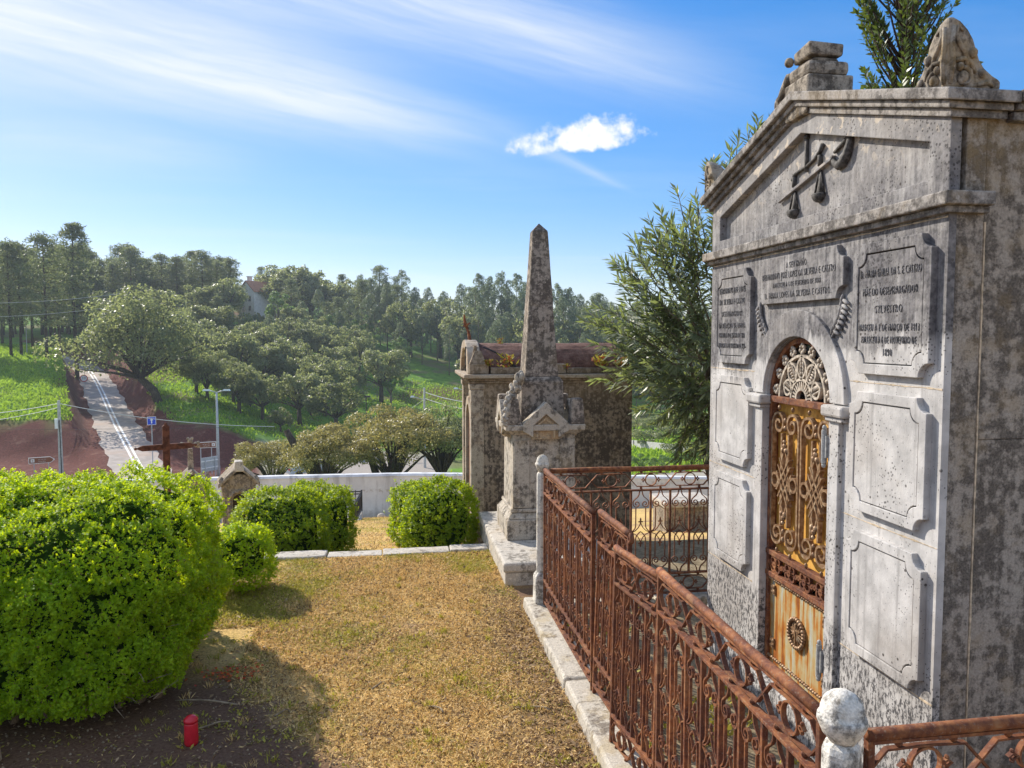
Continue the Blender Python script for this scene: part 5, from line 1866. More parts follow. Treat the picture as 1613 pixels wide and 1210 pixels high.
box_bush('box_bush', 'large box bush touching the front of the vaulted mausoleum', [(0.47, 7.95, 0.06, 0.34, 0.42, 0.44, 2.6)], 0.022, 2000, 'hedge2', 0.06, group='rounded bushes below the lawn kerb', cat='bush', z_floor=-0.34)
box_bush('box_bush', 'darker box bush peeping out behind the one beside the mausoleum', [(0.27, 9.0, -0.12, 0.30, 0.40, 0.40, 2.4)], 0.024, 1500, 'hedge2', 0.06, group='rounded bushes below the lawn kerb', cat='bush', z_floor=-0.55)

# ------------------------------------------------------------------ trees
def tube_np(mb, pts, r0, r1, n=6):
    k = len(pts)
    mb.tube(pts, [r0 + (r1 - r0) * i / (k - 1) for i in range(k)], n)


def crown_from_clumps(clumps, n_leaf, leaf, asp, seed, flat_=0.0):
    """clumps: array of (x,y,z,rx,rz); leaves thrown on the outer shells, more on the upper side"""
    r_ = np.random.default_rng(seed)
    cl = np.array(clumps)
    w = cl[:, 3] ** 2
    idx = r_.choice(len(cl), n_leaf, p=w / w.sum())
    d = unit(r_.normal(size=(n_leaf, 3)))
    d[:, 2] = np.where((d[:, 2] < -0.3) & (r_.random(n_leaf) < 0.6), -d[:, 2], d[:, 2])
    rad = r_.uniform(0.55, 1.06, n_leaf) ** 0.6
    S = np.stack([cl[idx, 3], cl[idx, 3], cl[idx, 4]], 1)
    C = cl[idx, :3] + d * S * rad[:, None]
    N = unit(d + r_.normal(0, 0.7, (n_leaf, 3)) + np.array([0, 0, 0.3]))
    T_ = np.cross(N, unit(r_.normal(size=(n_leaf, 3))))
    T_[:, 2] += flat_
    L = leaf * r_.uniform(0.6, 1.4, n_leaf)
    return leaves(C, T_, N, L, L * asp, 0.05)


def proto_oak(seed, h, wd, leaf, n, trunk_lean=0.0, droop=0.16, lobes=26, elmin=-0.55, smin=0.07, smax=0.165):
    r_ = random.Random(seed)
    mb = MB()
    th = h * (0.22 + 0.06 * r_.random())
    base = (0, 0, -0.3)
    fork = (trunk_lean * th, 0.0, th)
    tube_np(mb, [base, (trunk_lean * th * 0.3, 0.02, th * 0.5), fork], 0.045 * h, 0.032 * h, 8)
    clumps = []
    for i in range(lobes):
        a = i * 2.399 + r_.uniform(-0.5, 0.5)
        el = math.asin(r_.uniform(elmin, 1.0))
        rf = r_.uniform(0.40, 1.04)
        rr = wd * 0.5 * math.cos(el) * rf
        zz = h * 0.60 + h * 0.36 * math.sin(el) * rf - h * droop * (rr / (wd * 0.5)) ** 2 * r_.uniform(0, 1)
        s = wd * r_.uniform(smin, smax)
        x, y = fork[0] + rr * math.cos(a), rr * math.sin(a)
        clumps.append((x, y, zz, s, s * 0.72))
        if i % 2 == 0:
            mid = (fork[0] + (x - fork[0]) * 0.45, y * 0.45, th + (zz - th) * 0.60)
            tube_np(mb, [fork, mid, (x, y, zz)], 0.018 * h, 0.004 * h, 5)
    V, F = crown_from_clumps(clumps, n, leaf, 0.6, seed)
    return mb, V, F


def proto_pine(seed, h, n, bare=0.42, wd=0.26):
    r_ = random.Random(seed)
    mb = MB()
    tube_np(mb, [(0, 0, -0.3), (0.012 * h * r_.uniform(-1, 1), 0, h * 0.5), (0.0, 0, h * 0.97)], 0.014 * h, 0.003 * h, 6)
    clumps = []
    k = 0
    z = h * bare
    while z < h * 0.985:
        t = (z - h * bare) / (h * (1 - bare))
        reach = wd * h * (1 - t) ** 0.7 * (0.55 + 0.45 * min(1, t * 4)) + 0.02 * h
        for j in range(4):
            a = k * 2.399 + r_.uniform(-0.4, 0.4)
            k += 1
            L = reach * r_.uniform(0.55, 1.05)
            tip = (L * math.cos(a), L * math.sin(a), z + 0.25 * L * r_.uniform(0.2, 1.2))
            if j < 3:
                tube_np(mb, [(0, 0, z), tip], 0.0035 * h, 0.001 * h, 4)
            for f in (0.62, 1.0):
                s = 0.036 * h * r_.uniform(0.6, 1.4)
                clumps.append((tip[0] * f, tip[1] * f, z + (tip[2] - z) * f, s, s * 0.75))
        z += h * 0.042 * r_.uniform(0.8, 1.25)
    clumps.append((0, 0, h * 0.985, 0.025 * h, 0.03 * h))
    V, F = crown_from_clumps(clumps, n, 0.024 * h, 0.30, seed, 0.3)
    return mb, V, F


def proto_euc(seed, h, n):
    r_ = random.Random(seed)
    mb = MB()
    lean = r_.uniform(-0.03, 0.03) * h
    tube_np(mb, [(0, 0, -0.3), (lean * 0.4, 0, h * 0.45), (lean, 0, h * 0.95)], 0.010 * h, 0.002 * h, 6)
    clumps = []
    for i in range(30):
        t = (i + 0.5) / 30
        z = h * (0.34 + 0.64 * t)
        reach = h * 0.125 * (math.sin(PI * min(1, t * 0.85 + 0.14)) ** 0.7) * r_.uniform(0.35, 1.1)
        a = i * 2.399 + r_.uniform(-0.5, 0.5)
        x, y = lean * z / h + reach * math.cos(a), reach * math.sin(a)
        s = h * r_.uniform(0.024, 0.045)
        clumps.append((x, y, z, s, s * 1.35))
        if i % 2:
            tube_np(mb, [(lean * z / h, 0, z - reach * 0.8), (x, y, z)], 0.003 * h, 0.001 * h, 4)
    V, F = crown_from_clumps(clumps, n, 0.017 * h, 0.36, seed, -0.6)
    return mb, V, F


PROTO = {}


def mk_proto(key, res, leafmat_, barkmat):
    mb, V, F = res
    PROTO[key] = (mb.mesh('trunk', barkmat, True), np_mesh('crown', V, F, leafmat_))


for i in range(4):
    mk_proto('oak%d' % i, proto_oak(20 + i, 8.0, 7.0, 0.33, 4600, lobes=34), 'oak', 'bark_oak')
for i in range(4):
    mk_proto('pine%d' % i, proto_pine(40 + i, 18.0, 5600, 0.27 + 0.07 * (i % 2), 0.20 + 0.03 * (i % 3)), 'pine', 'bark_pine')
for i in range(3):
    mk_proto('euc%d' % i, proto_euc(60 + i, 20.0, 6000), 'euc', 'bark_pale')
mk_proto('lime0', proto_oak(80, 7.0, 4.6, 0.26, 3200, lobes=16), 'lime', 'bark_pale')
mk_proto('lime1', proto_oak(81, 7.0, 5.2, 0.26, 3200, lobes=16), 'lime', 'bark_pale')
mk_proto('bigoak', proto_oak(90, 11.0, 15.0, 0.30, 17000, -0.75, 0.30, lobes=90), 'oak', 'bark_oak')
mk_proto('cork0', proto_oak(91, 5.2, 7.4, 0.12, 20000, 0.5, 0.05, lobes=60, elmin=0.0, smin=0.06, smax=0.115), 'oak_warm', 'bark_oak')
mk_proto('cork1', proto_oak(92, 5.0, 6.6, 0.12, 19000, -0.5, 0.05, lobes=54, elmin=0.0, smin=0.06, smax=0.115), 'oak_warm', 'bark_oak')
mk_proto('cork2', proto_oak(93, 5.2, 6.2, 0.12, 19000, 0.2, 0.08, lobes=54, elmin=0.0, smin=0.06, smax=0.115), 'oak', 'bark_oak')
mk_proto('shrub', proto_oak(95, 2.2, 2.8, 0.12, 2600, lobes=14), 'lime', 'bark_oak')
mk_proto('scrub', proto_oak(96, 2.4, 3.2, 0.13, 2600, lobes=14), 'oak', 'bark_oak')


def tree(key, name, label, x, y, z, s, rz, group, cat='tree', sz=None):
    T = thing(name, label, cat, (x, y, z), rz, group)
    for nm, me in zip(('trunk', 'crown'), PROTO[key]):
        o = bpy.data.objects.new(nm, me)
        col.objects.link(o)
        o.parent = T
        o.scale = (s, s, sz or s)
    return T


def tree_top(key, name, label, u, d, vtop, H, group, wfac=1.0, dz=0.0, rz=None):
    """stand a tree at a bearing and depth, tall enough to reach the height seen at photo row vtop"""
    x, y = at(u, d)
    z = gz(x, y) - 0.1 + dz
    h = max(height(vtop, d) - z, H * 0.25)
    s = h / H
    return tree(key, name, label, x, y, z, s * wfac, rng.uniform(0, 6.28) if rz is None else rz, group, sz=s)


# named trees
tree_top('bigoak', 'cork_oak', 'big spreading cork oak leaning over the lane at the foot of the hill', 250, 95, 462, 11.0, None, 0.92, rz=0.15)
for key, u, d, v, lab in (('cork0', 600, 43, 645, 'broad olive-brown cork oak behind the middle of the white wall'),
                          ('cork1', 500, 41, 668, 'low olive-brown cork oak with thick forked trunk left of the middle behind the white wall'),
                          ('cork2', 690, 45, 640, 'dark cork oak behind the white wall next to the vaulted mausoleum'),
                          ('cork1', 415, 44, 690, 'lowest olive-green cork oak by the street lamp and brown sign')):
    x, y = at(u, d)
    z = gz(x, y)
    H = 5.2
    s = (height(v, d) - z) / H
    T = tree(key, 'cork_oak', lab, x, y, z, s * 1.0, {600: 0.3, 500: 2.2, 690: 1.0, 415: 4.0}[u], 'cork oaks along the car park', sz=s)
    if u in (600, 500):
        # bare thick limbs that fork low and show between the wall and the crown
        a0 = 0.9 if u == 600 else -0.9
        Rz = Matrix.Rotation(-T.rotation_euler.z, 4, 'Z')
        mb = MB().tube([(0, 0, -0.2), (0.05, 0, 1.2), (a0 * 0.6, 0, 2.2), (a0 * 1.3, 0.1, 3.2), (a0 * 1.9, 0.2, 4.2)], [0.36, 0.30, 0.25, 0.22, 0.16], 9).xf(Rz)
        part(mb, 'limb', 'bark_oak', T, 0, True, world=False)
        mb = MB().tube([(0.02, 0, 0.9), (-a0 * 0.35, 0, 1.8), (-a0 * 0.7, 0.1, 2.8), (-a0 * 0.75, 0.2, 3.9)], [0.26, 0.22, 0.19, 0.13], 9).xf(Rz)
        part(mb, 'limb', 'bark_pale' if a0 < 0 else 'bark_oak', T, 0, True, world=False)

gl = 'pines at the top of the grassy bank left of the lane'
LP = [(18, 118, 378), (34, 120, 384), (74, 116, 368), (121, 124, 357), (-30, 120, 380), (52, 132, 392), (95, 134, 385), (-60, 126, 372), (5, 140, 392)]
LLAB = ['tall pine at the left edge of the bank with twin-looking trunk', 'pine with slim trunk just right of the leftmost bank pine', 'tall pine standing forward on the grassy bank, its shadow falling down the slope',
        'tallest pine of the skyline left of the lane, with tufted open top', 'pine beyond the left edge of the bank', 'thin pine behind the forward bank pine', 'pine between the forward bank pine and the tallest one',
        'outermost pine beyond the left edge', 'pine set back at the left edge of the bank']
for i, (u, d, v) in enumerate(LP):
    tree_top('pine%d' % (i % 4), 'pine_tree', LLAB[i], u, d, v, 18.0, gl)

def zone(u, d):
    if u < 150:
        w = 'behind the bank pines'
    elif u < 230:
        w = 'above the big lane oak'
    elif u < 330:
        w = 'uphill of the big lane oak'
    elif u < 400:
        w = 'above the street lamp'
    elif u < 440:
        w = 'by the white house'
    elif u < 500:
        w = 'right of the white house'
    elif u < 560:
        w = 'left of the shaded meadow'
    elif u < 640:
        w = 'above the shaded meadow'
    elif u < 740:
        w = 'above the mausoleum roof'
    elif u < 840:
        w = 'just left of the obelisk'
    elif u < 930:
        w = 'just right of the obelisk'
    else:
        w = 'behind the oleander'
    return ('low on the slope ' if d < 125 else 'mid slope ' if d < 150 else 'high on the slope ' if d < 180 else 'on the hill crest ') + w


KADJ = {'oak': ('small rounded oak', 'grey-green oak', 'large oak'), 'pine': ('short pine', 'dark pine', 'tall pine'), 'euc': ('short eucalyptus', 'slender eucalyptus', 'tall eucalyptus'), 'lime': ('small light green tree',) * 3}
# skyline trees
gs = 'trees along the skyline of the far hill'
SKY = [('pine2', 150, 165, 412, 'pine'), ('pine0', 180, 170, 418, 'pine'), ('pine1', 210, 160, 390, 'pine'), ('pine3', 232, 168, 410, 'pine'), ('pine2', 258, 170, 400, 'pine'), ('pine0', 282, 168, 403, 'pine'),
       ('pine3', 306, 172, 398, 'pine'), ('pine1', 322, 165, 396, 'pine'), ('pine2', 345, 170, 410, 'pine'), ('pine0', 366, 168, 406, 'pine'), 
       ('oak1', 440, 200, 418, 'oak'), ('oak2', 466, 195, 414, 'oak'), ('oak0', 490, 200, 416, 'oak'), ('pine2', 415, 215, 420, 'pine'),
       ('pine3', 540, 210, 434, 'pine'), ('pine0', 578, 205, 440, 'pine'), ('pine1', 598, 215, 455, 'pine'), ('pine2', 616, 208, 449, 'pine'), ('pine0', 640, 212, 462, 'pine'), ('pine1', 652, 205, 464, 'pine'),
       ('euc0', 672, 200, 470, 'euc'), ('euc1', 694, 205, 466, 'euc'), ('euc2', 720, 195, 470, 'euc'),
       ('euc0', 752, 180, 430, 'euc'), ('euc1', 770, 182, 436, 'euc'), ('euc2', 789, 178, 428, 'euc'), ('euc0', 812, 180, 430, 'euc'), ('euc1', 828, 186, 445, 'euc'),
       ('euc2', 880, 182, 446, 'euc'), ('euc0', 896, 180, 452, 'euc'), ('euc1', 912, 186, 464, 'euc'), ('euc2', 935, 182, 466, 'euc'), ('euc0', 952, 184, 474, 'euc'), ('euc1', 975, 182, 480, 'euc'),
       ('euc2', 1000, 184, 478, 'euc'), ('euc0', 1030, 186, 470, 'euc'), ('euc1', 1060, 186, 474, 'euc'), ('euc2', 1100, 186, 470, 'euc')]
HT = {'oak': 8.0, 'pine': 18.0, 'euc': 20.0}
SLAB = {'pine': 'tufted dark pine on the far skyline', 'oak': 'dark rounded oak on the far skyline beside the white house', 'euc': 'tall slender eucalyptus on the far skyline behind the obelisk'}
NMS = {'pine': 'pine_tree', 'oak': 'oak_tree', 'euc': 'eucalyptus_tree'}
for k, u, d, v, kind in SKY:
    tree_top(k, NMS[kind], ('tufted ' if kind == 'pine' else 'skyline ') + KADJ[kind][1 + (v < 440 if kind != 'pine' else v < 404)] + ' ' + zone(u, 190), u, d, v, HT[kind], gs, 1.25 if kind == 'pine' else 1.0)

# the wood on the slope: filled row by row
gm = 'woodland trees on the far slope'
WLAB = {'oak': 'rounded grey-green oak in the woodland on the far slope', 'pine': 'dark pine in the woodland on the far slope', 'euc': 'slender pale-trunked eucalyptus in the woodland on the far slope',
        'lime': 'fresh light green young tree in the woodland on the far slope'}
tr = random.Random(5)


rows = [
    # u0, u1, d, n, tree height range, kinds
    (140, 420, 150, 12, (8, 12), 'oope'), (130, 420, 135, 9, (6.5, 9.5), 'ooop'), (290, 430, 118, 6, (6.5, 8.5), 'oo'), (300, 420, 104, 5, (5, 7), 'o'),
    (400, 560, 175, 9, (9, 13), 'opep'), (420, 560, 160, 8, (8, 11), 'ooe'), (400, 570, 142, 7, (7, 10), 'ooe'), (400, 560, 126, 7, (7, 9), 'oo'), (430, 545, 112, 5, (7, 8.5), 'o'),
    (560, 760, 185, 13, (12, 16), 'oepe'), (560, 760, 172, 8, (10, 14), 'oeoe'), (600, 780, 162, 3, (8, 11), 'oe'),
    (740, 1130, 172, 20, (14, 19), 'eeeo'), (740, 1130, 160, 18, (12, 16), 'eeo'), (760, 1130, 146, 14, (8, 12), 'eo'), (-80, 150, 150, 12, (13, 17), 'ppp'), (-80, 150, 165, 12, (14, 19), 'ppp'), (-80, 160, 180, 12, (16, 20), 'pp'), (60, 200, 162, 9, (14, 18), 'pp'), (60, 230, 172, 10, (15, 19), 'pp'), (150, 420, 182, 14, (12, 15), 'ppo'),
    (150, 560, 195, 22, (12, 15), 'ppo'), (560, 1130, 200, 26, (14, 18), 'eep'),
]
KN = {'o': 'oak', 'p': 'pine', 'e': 'euc'}
for (u0, u1, d, n, hr, kinds) in rows:
    for i in range(n):
        u = u0 + (u1 - u0) * (i + 0.5 + tr.uniform(-0.35, 0.35)) / n
        dd = d + tr.uniform(-6, 6)
        kd = KN[tr.choice(kinds)]
        x, y = at(u, dd)
        if float(lane_near(np.array([x]), np.array([y]))[0][0]) < 6:
            continue
        h = tr.uniform(*hr)
        if 366 < u < 452 and dd < 202:          # keep the view of the house open
            h = min(h, max(height(494, dd) - gz(x, y), 3.0))
        key = kd + str(tr.randrange(3))
        s = h / HT[kd]
        tree(key, NMS[kd], KADJ[kd][max(0, min(2, int(3 * (h - hr[0]) / (hr[1] - hr[0]))))] + ' ' + zone(u, dd), x, y, gz(x, y) - 0.1, s * (tr.uniform(0.70, 1.08) if kd == 'oak' else 1.15), tr.uniform(0, 6.28), gm, sz=s)
for (u, d, h) in ((438, 165, 11), (545, 160, 8), (565, 172, 9), (632, 160, 7), (615, 128, 5.5), (405, 150, 7), (530, 168, 9), (585, 165, 8)):
    x, y = at(u, d)
    s = h / 7.0
    tree('lime%d' % (u % 2), 'young_tree', 'fresh light green tree ' + zone(u, d), x, y, gz(x, y), s * 0.9, u, gm, sz=s)
# a pair of rounded oaks low on the slope
for (k, u, d, v, lab) in (('oak0', 470, 101, 578, 'left one of two rounded oaks low on the slope above the car park'), ('oak2', 528, 99, 588, 'right one of two rounded oaks low on the slope above the car park'),
                          ('oak1', 325, 99, 560, 'oak above the red bank just left of the street lamp head'), ('oak3', 375, 97, 572, 'oak above the red bank just right of the street lamp head'),
                          ('oak0', 600, 128, 540, 'pale rounded oak in front of the wood at the edge of the shaded meadow'), ('oak2', 440, 92, 640, 'small oak at the bank foot behind the low cork oak')):
    tree_top(k, 'oak_tree', lab, u, d, v, 8.0, 'rounded oaks low on the far slope', 1.0)
for i, (u, d, k, s) in enumerate(((575, 92, 'scrub', 1.3), (660, 90, 'scrub', 1.0), (700, 84, 'shrub', 1.0), (715, 80, 'shrub', 0.9), (735, 86, 'shrub', 1.2), (1010, 62, 'shrub', 0.8), (1045, 58, 'shrub', 0.9), (1075, 66, 'scrub', 1.1), (1095, 60, 'shrub', 0.9),
                              (1020, 80, 'scrub', 1.4), (1055, 92, 'scrub', 1.6), (1085, 84, 'scrub', 1.6), (1110, 100, 'scrub', 1.8), (1030, 104, 'scrub', 1.8), (1000, 96, 'scrub', 1.5), (640, 96, 'scrub', 1.2), (712, 104, 'scrub', 1.3))):
    x, y = at(u, d)
    tree(k, 'shrub', ('fresh green' if k == 'shrub' else 'grey-green') + ' shrub growing in the valley beyond the white wall', x, y, gz(x, y) - 0.25, s, u * 1.0, 'shrubs in the valley beyond the wall', 'shrub', sz=s * 0.8)


def tuft_field(name, n, fu, fd, hgt, mat, seed, mask=None):
    r_ = np.random.default_rng(seed)
    u = r_.uniform(*fu, n)
    d = r_.uniform(*fd, n)
    a = np.arctan((u - 806.5) / FPX) + R(8.75)
    dd = d / np.cos(a - R(8.75))
    x, y = dd * np.sin(a), dd * np.cos(a)
    z, ln, _, _ = ground_z(x, y, True)
    ok = ln > 4.6
    if mask is not None:
        ok &= mask(x, y, u, d)
    x, y, z = x[ok], y[ok], z[ok]
    n = len(x)
    C = np.stack([x, y, z - 0.03], 1)
    T_ = np.stack([r_.normal(0, 0.5, n), r_.normal(0, 0.5, n), np.ones(n)], 1)
    H = hgt * r_.uniform(0.5, 1.5, n)
    V, F = leaves(C, T_, rand_dirs(n), H, H * 0.5, 0.0)
    o = link(name, np_mesh(name, V, F, mat))
    return struct(o, 'stuff')


tuft_field('hill_grass', 26000, (-80, 200), (80, 135), 0.34, 'hillgrass', 3)
tuft_field('hill_grass', 26000, (210, 760), (79, 150), 0.34, 'hillgrass', 4, lambda x, y, u, d: d > 82 + 5 * (u > 400))
tuft_field('hill_grass', 9000, (980, 1140), (56, 120), 0.34, 'hillgrass', 5)

# ------------------------------------------------------------------ the long-leaved tree beside the mausoleum and crypt
def oleander():
    r_ = np.random.default_rng(11)
    T = thing('oleander_tree', 'large oleander tree with long glossy leaves between the mausoleum and the crypt', 'tree', (3.45, 7.6, -0.1))
    mb = MB()
    Cs, Ts, Ns = [], [], []
    base = np.array([3.45, 7.6, -0.1])
    tips = 0
    for i in range(760):
        q = i / 760
        a = i * 2.399
        # target points through an uneven crown
        ex, ey, ez = 1.48, 0.95, 1.9
        d = unit(r_.normal(size=3))
        rad = r_.uniform(0.45, 1.0) ** 0.5
        tip = np.array([3.45, 7.6, 2.2]) + d * rad * np.array([ex, ey, ez]) * (1 + 0.18 * math.sin(3 * math.atan2(d[1], d[0])))
        if tip[2] < 0.7 or tip[0] > 4.3 or (tip[2] > 2.55 and tip[0] < 2.02 + (tip[2] - 2.55) * 0.95) or (tip[2] < 1.5 and tip[0] < 2.35 + (1.5 - tip[2]) * 0.5):
            continue
        root = base + np.array([0, 0, 0.3]) + (tip - base) * np.array([0.35, 0.35, 0.62])
        mid = tip - unit(tip - np.array([3.45, 7.6, 1.7]) + np.array([0, 0, 0.15])) * 0.36 + r_.normal(0, 0.05, 3)
        if i % 16 == 0:
            mb.tube([tuple(base + np.array([0.05 * math.sin(i), 0.05 * math.cos(i), 0])), tuple(root), tuple(mid), tuple(tip)], [0.022, 0.016, 0.009, 0.004], 5)
        else:
            mb.tube([tuple(mid), tuple(tip)], [0.008, 0.003], 4)
        axis = unit(tip - mid + np.array([0, 0, 0.05]))
        nl = int(r_.integers(26, 40))
        for k in range(nl):
            f = k / nl
            p = tip - axis * 0.42 * (1 - f)
            u = unit(np.cross(axis, r_.normal(size=3)))
            Td = unit(u * (1.0 - 0.45 * f) + axis * (0.35 + 0.6 * f) + np.array([0, 0, -0.22]))
            Cs.append(p)
            Ts.append(Td)
            Ns.append(unit(axis + r_.normal(0, 0.3, 3)))
    C, Td, N = np.array(Cs), np.array(Ts), np.array(Ns)
    L = r_.uniform(0.09, 0.165, len(C))
    V, F = leaves(C, Td, N, L, L * 0.19, 0.02)
    V = V - np.array([3.45, 7.6, -0.1])
    part(mb, 'branches', 'bark_pale', T, 0, True)
    link('foliage', np_mesh('foliage', V, F, 'laurel'), T, False)


oleander()


def bay_tree():
    r_ = np.random.default_rng(21)
    bx, by = 5.08, 7.2
    T = thing('bay_tree', 'dark broad-leaved bay tree rising behind the crypt roof between its corner ornaments', 'tree', (bx, by, -0.1))
    mb = MB()
    Cs, Ts, Ns = [], [], []
    mb.tube([(bx, by, -0.1), (bx, by, 2.5), (bx + 0.05, by, 4.2)], [0.07, 0.05, 0.03], 7)
    for i in range(230):
        z0 = r_.uniform(2.4, 6.4)
        a = r_.uniform(0, 2 * PI)
        t = (z0 - 2.4) / 4.0
        reach = (0.74 - 0.24 * t) * r_.uniform(0.5, 1.05)
        p0 = np.array([bx, by, z0 - 0.5])
        tip = np.array([bx + reach * math.cos(a), by + reach * math.sin(a), z0 + 0.25])
        mb.tube([tuple(p0), tuple((p0 + tip) / 2 + np.array([0, 0, -0.05])), tuple(tip)], [0.012, 0.009, 0.003], 4)
        ax = unit(tip - p0)
        for k in range(44):
            f = k / 44
            p = p0 + (tip - p0) * (0.45 + 0.58 * f)
            u = unit(np.cross(ax, r_.normal(size=3)))
            Cs.append(p)
            Ts.append(unit(u * 0.8 + ax * (0.5 + 0.4 * f)))
            Ns.append(unit(ax + r_.normal(0, 0.4, 3)))
    mb.tube([(bx + 0.05, by, 4.2), (bx, by, 6.4)], [0.03, 0.008], 6)
    C, Td, N = np.array(Cs), np.array(Ts), np.array(Ns)
    L = r_.uniform(0.05, 0.09, len(C))
    V, F = leaves(C, Td, N, L, L * 0.40, 0.04)
    V = V - np.array([bx, by, -0.1])
    part(mb, 'branches', 'bark_pine', T, 0, True)
    link('foliage', np_mesh('foliage', V, F, 'bay'), T, False)


bay_tree()
#==PLANT END==

# ------------------------------------------------------------------ white boundary wall
def build_wall():
    T = thing('boundary_wall', 'long whitewashed boundary wall at the bottom of the cemetery slope', 'wall', (0, 25, -4))
    pts = [(-60, 24, -2.3), (-14, 24.4, -2.40), (-3.4, 25.0, -2.50), (0.6, 25.2, -2.56), (3.4, 25.2, -2.66), (12, 24.6, -2.92), (24, 23.6, -3.2), (60, 20, -3.9)]
    for i in range(len(pts) - 1):
        (x0, y0, z0), (x1, y1, z1) = pts[i], pts[i + 1]
        mb = MB()
        V = []
        for (x, y, z) in (pts[i], pts[i + 1]):
            for yy, zz in ((0, -5.6), (0.28, -5.6), (0.28, z), (0, z)):
                V.append((x, y + yy, zz))
        mb.add(V, [(0, 1, 2, 3), (7, 6, 5, 4), (0, 4, 5, 1), (1, 5, 6, 2), (2, 6, 7, 3), (3, 7, 4, 0)])
        part(mb, 'wall_panel', 'wall', T)
        V = []
        for (x, y, z) in (pts[i], pts[i + 1]):
            for yy, zz in ((-0.03, z + 0.001), (0.31, z + 0.001), (0.25, z + 0.07), (0.03, z + 0.07)):
                V.append((x, y + yy, zz))
        part(MB().add(V, [(0, 1, 2, 3), (7, 6, 5, 4), (0, 4, 5, 1), (1, 5, 6, 2), (2, 6, 7, 3), (3, 7, 4, 0)]), 'coping', 'wall', T)


build_wall()


# ------------------------------------------------------------------ little shrines and crosses
def shrine(x, y, z, rz, s, label, top_cross):
    T = thing('grave_shrine', label, 'grave shrine', (x, y, z), rz, 'small gabled stone shrines behind the hedge')

    def p(mb, nm, mat='rough_stone', bev=0.012, rg=0.010, cuts=2):
        o = part(mb, nm, mat, T, bev * s, world=False)
        if rg:
            rough(o, rg * s, 16 / s, cuts)
        return o
    w, d, h = 0.22 * s, 0.20 * s, 0.92 * s
    p(MB().box(-w - 0.04 * s, w + 0.04 * s, -d - 0.04 * s, d + 0.04 * s, -0.5, 0.18 * s), 'base')
    n = 8
    o_ = [(-w, 0.181 * s), (-w, h)] + [(-w * math.cos(PI * i / n), h + 0.0 + 0.16 * s * math.sin(PI * i / n)) for i in range(1, n)] + [(w, h), (w, 0.181 * s)]
    iw = 0.088 * s
    i_ = [(-iw, 0.181 * s), (-iw, 0.70 * s)] + [(-iw * math.cos(PI * i / n), 0.70 * s + 0.10 * s * math.sin(PI * i / n)) for i in range(1, n)] + [(iw, 0.70 * s), (iw, 0.181 * s)]
    p(MB().ring(o_, i_, 1, -d, d, closed=False), 'arched_body', rg=0.006, cuts=0)
    p(MB().box(-w + 0.01, w - 0.01, d * 0.3, d - 0.004, 0.182 * s, h), 'niche_back', 'glassdark', 0, 0)
    # raised stones around the niche
    for i in range(11):
        a = PI * i / 10
        c = (-(iw + 0.045 * s) * math.cos(a), -d - 0.012 * s, 0.70 * s + (0.10 + 0.045) * s * math.sin(a))
        p(MB().ball(c, 0.030 * s, 0.03 * s, 0.026 * s, 7, 5), 'arch_stone', rg=0.006, cuts=0)
    for sx in (-1, 1):
        for i in range(5):
            p(MB().ball((sx * (iw + 0.045 * s), -d - 0.010 * s, (0.26 + 0.085 * i) * s), 0.032 * s, 0.03 * s, 0.045 * s, 7, 5), 'jamb_stone', rg=0.006, cuts=0)
    # steep little gable roof with pinnacles
    for sx in (-1, 1):
        mb = MB()
        th = 0.06 * s
        V = []
        for yy in (-d - 0.05 * s, d + 0.05 * s):
            V += [(sx * (w + 0.05 * s), yy, h - 0.02 * s), (sx * 0.001, yy, h + 0.235 * s), (sx * 0.001, yy, h + 0.235 * s + th), (sx * (w + 0.05 * s), yy, h - 0.02 * s + th)]
        mb.add(V, [(0, 1, 2, 3), (7, 6, 5, 4), (0, 4, 5, 1), (1, 5, 6, 2), (2, 6, 7, 3), (3, 7, 4, 0)])
        p(mb, 'roof_slope', 'rough_stone', 0.01, 0.008)
        hh = 0.20 * s if top_cross else 0.11 * s
        mb = MB().lathe([(0.036 * s, h), (0.045 * s, h + hh * 0.35), (0.030 * s, h + hh * 0.5), (0.048 * s, h + hh * 0.75), (0.012 * s, h + hh * 1.2)], sx * (w + 0.005), -d + 0.01, 8)
        p(mb, 'pinnacle', rg=0.004, cuts=0)
    if top_cross:
        zc = h + 0.30 * s
        mb = MB().frustum(-0.042 * s, 0.042 * s, -0.035 * s, 0.035 * s, zc - 0.03 * s, -0.032 * s, 0.032 * s, -0.03 * s, 0.03 * s, zc + 0.30 * s)
        zz = zc + 0.36 * s
        for (dx_, dz_) in ((0, 0.06), (-0.085, 0), (0.085, 0), (0, 0)):
            mb.ball((dx_ * s, 0, zz + dz_ * s), 0.045 * s, 0.034 * s, 0.045 * s, 8, 6)
        for (dx_, dz_) in ((-0.03, 0.10), (0.03, 0.10), (-0.12, 0.03), (-0.12, -0.03), (0.12, 0.03), (0.12, -0.03)):
            mb.ball((dx_ * s, 0, zz + dz_ * s), 0.026 * s, 0.026 * s, 0.026 * s, 7, 5)
        p(mb, 'stone_cross', 'rough_stone', 0, 0.004, 0)
    else:
        p(MB().frustum(-0.07 * s, 0.07 * s, -d - 0.055 * s, -d * 0.2, h + 0.20 * s, -0.05 * s, 0.05 * s, -d - 0.05 * s, -d * 0.3, h + 0.34 * s), 'ridge_stone', 'slab', 0.01, 0.008)
    return T


